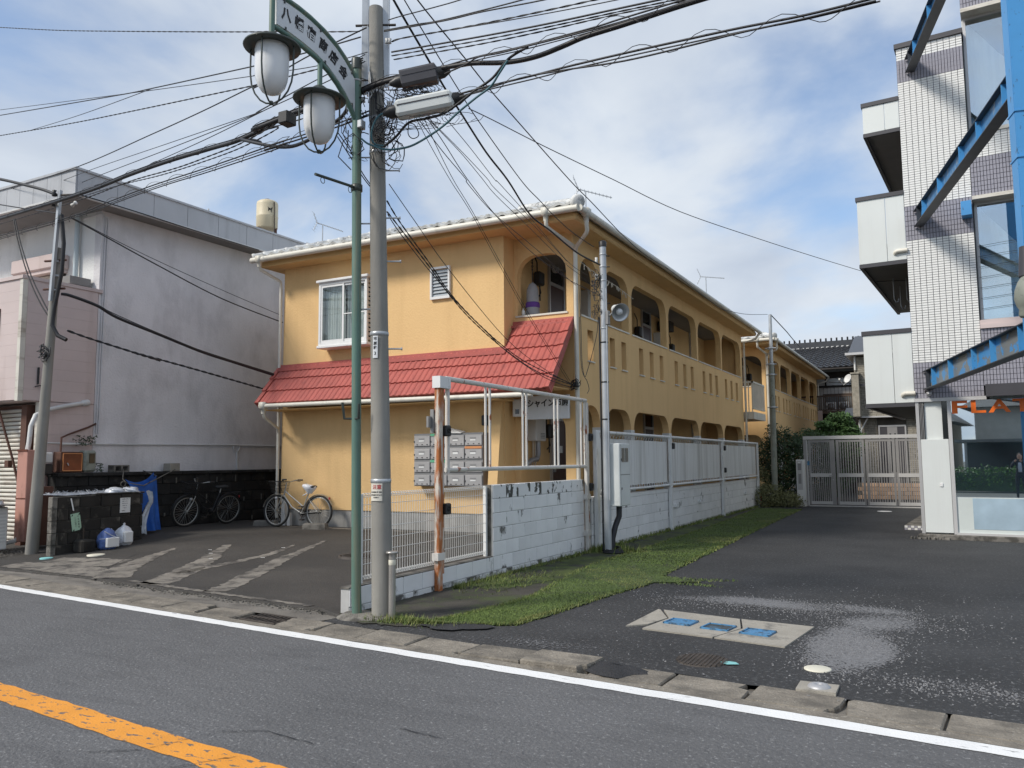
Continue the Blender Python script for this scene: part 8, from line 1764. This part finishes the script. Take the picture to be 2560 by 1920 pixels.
for x in (1.2,3.8):
    wh_ = obj('wheel', B().lathe([(.1,-.1),(.3,-.1),(.31,0),(.3,.1),(.1,.1)], (x,-12.25,.25), 20, Matrix.Rotation(R(90),3,'X')), M['tyre_black'], t); obj('rim', B().lathe([(0,.1),(.19,.1),(.19,.08)], (x,-12.25,.25), 16, Matrix.Rotation(R(90),3,'X')), M['silver'], wh_)
# the person taking the picture, seen only in the shop window
def person():
    t = thing('person', 'person in a dark jacket and trousers raising a phone, mirrored in the shop window', 'person', (.12,-.42,-.06))
    J = {'pel':(.12,-.42,.90,.135),'spine':(.12,-.42,1.12,.125),'chest':(.12,-.41,1.32,.15),'neck':(.12,-.40,1.47,.055),
         'hipL':(.02,-.42,.86,.095),'kneeL':(.0,-.40,.46,.062),'ankL':(-.01,-.43,.04,.042),'toeL':(-.02,-.27,-.01,.038),
         'hipR':(.22,-.42,.86,.095),'kneeR':(.24,-.40,.46,.062),'ankR':(.25,-.43,.04,.042),'toeR':(.27,-.27,-.01,.038),
         'shL':(-.07,-.41,1.40,.065),'elL':(-.16,-.30,1.20,.048),'wrL':(-.02,-.12,1.40,.032),
         'shR':(.31,-.41,1.40,.065),'elR':(.38,-.30,1.20,.048),'wrR':(.18,-.12,1.40,.032)}
    names = list(J); E = [('pel','spine'),('spine','chest'),('chest','neck'),('pel','hipL'),('hipL','kneeL'),('kneeL','ankL'),('ankL','toeL'),('pel','hipR'),('hipR','kneeR'),('kneeR','ankR'),('ankR','toeR'),('chest','shL'),('shL','elL'),('elL','wrL'),('chest','shR'),('shR','elR'),('elR','wrR')]
    me = bpy.data.meshes.new('body'); me.from_pydata([J[n][:3] for n in names], [(names.index(a), names.index(c)) for a, c in E], []); o = bpy.data.objects.new('body', me); col.objects.link(o)
    sk = o.modifiers.new('skin', 'SKIN'); ss = o.modifiers.new('sub', 'SUBSURF'); ss.levels = ss.render_levels = 2
    for i, n in enumerate(names):
        v = me.skin_vertices[0].data[i]; v.radius = (J[n][3], J[n][3]*(.75 if n in ('chest','spine','pel') else 1)); v.use_root = (n == 'pel')
    bpy.context.view_layer.update(); m2 = bpy.data.meshes.new_from_object(o.evaluated_get(bpy.context.evaluated_depsgraph_get())); bpy.data.objects.remove(o)
    for p in m2.polygons: p.use_smooth = True
    m2.materials.clear(); obj('body', m2, M['cloth_dark'], t)
    obj('head', B().lathe([(0,1.44),(.05,1.46),(.062,1.50),(.075,1.54),(.082,1.60),(.078,1.66),(.055,1.71),(0,1.735)], (.12,-.385,0), 20), M['skin'], t)
    obj('nose', B().lathe([(.012,0),(.010,.03),(0,.04)], (.12,-.305,1.585), 8, Matrix.Rotation(R(-70),3,'X')), M['skin'], t)
    obj('hair', B().lathe([(.083,1.60),(.088,1.66),(.064,1.72),(0,1.75)], (.12,-.398,0), 20), M['wood_dark'], t)
    obj('shirt_front', B().lathe([(.0,-.2),(.06,-.2),(.07,0),(.05,.16),(0,.17)], (.12,-.325,1.2), 14, Matrix.Diagonal((1,.35,1))), M['cloth_pale'], t)
    for s_, wx in ((-1,-.02),(1,.18)):
        h = B().tube([(wx,-.12,1.40),(wx-s_*.015,-.09,1.435),(wx-s_*.03,-.075,1.455)], [.024,.034,.026], 8)
        for q in range(4): h.tube([(wx-s_*.02,-.08+.0*q,1.43+.014*q),(wx-s_*.05,-.065,1.44+.014*q),(wx-s_*.065,-.085,1.44+.014*q)], [.0085,.008,.0065], 6)
        h.tube([(wx-s_*.01,-.09,1.43),(wx-s_*.035,-.105,1.425),(wx-s_*.055,-.105,1.44)], [.010,.009,.007], 6); obj('hand', h, M['skin'], t)
    ph = thing('phone', 'dark phone held up level by the mirrored person', 'phone', (.08,-.075,1.47)); obj('case', B().bbox(.0,.16,-.082,-.073,1.425,1.505,.003), M['black_plastic'], ph)
person()
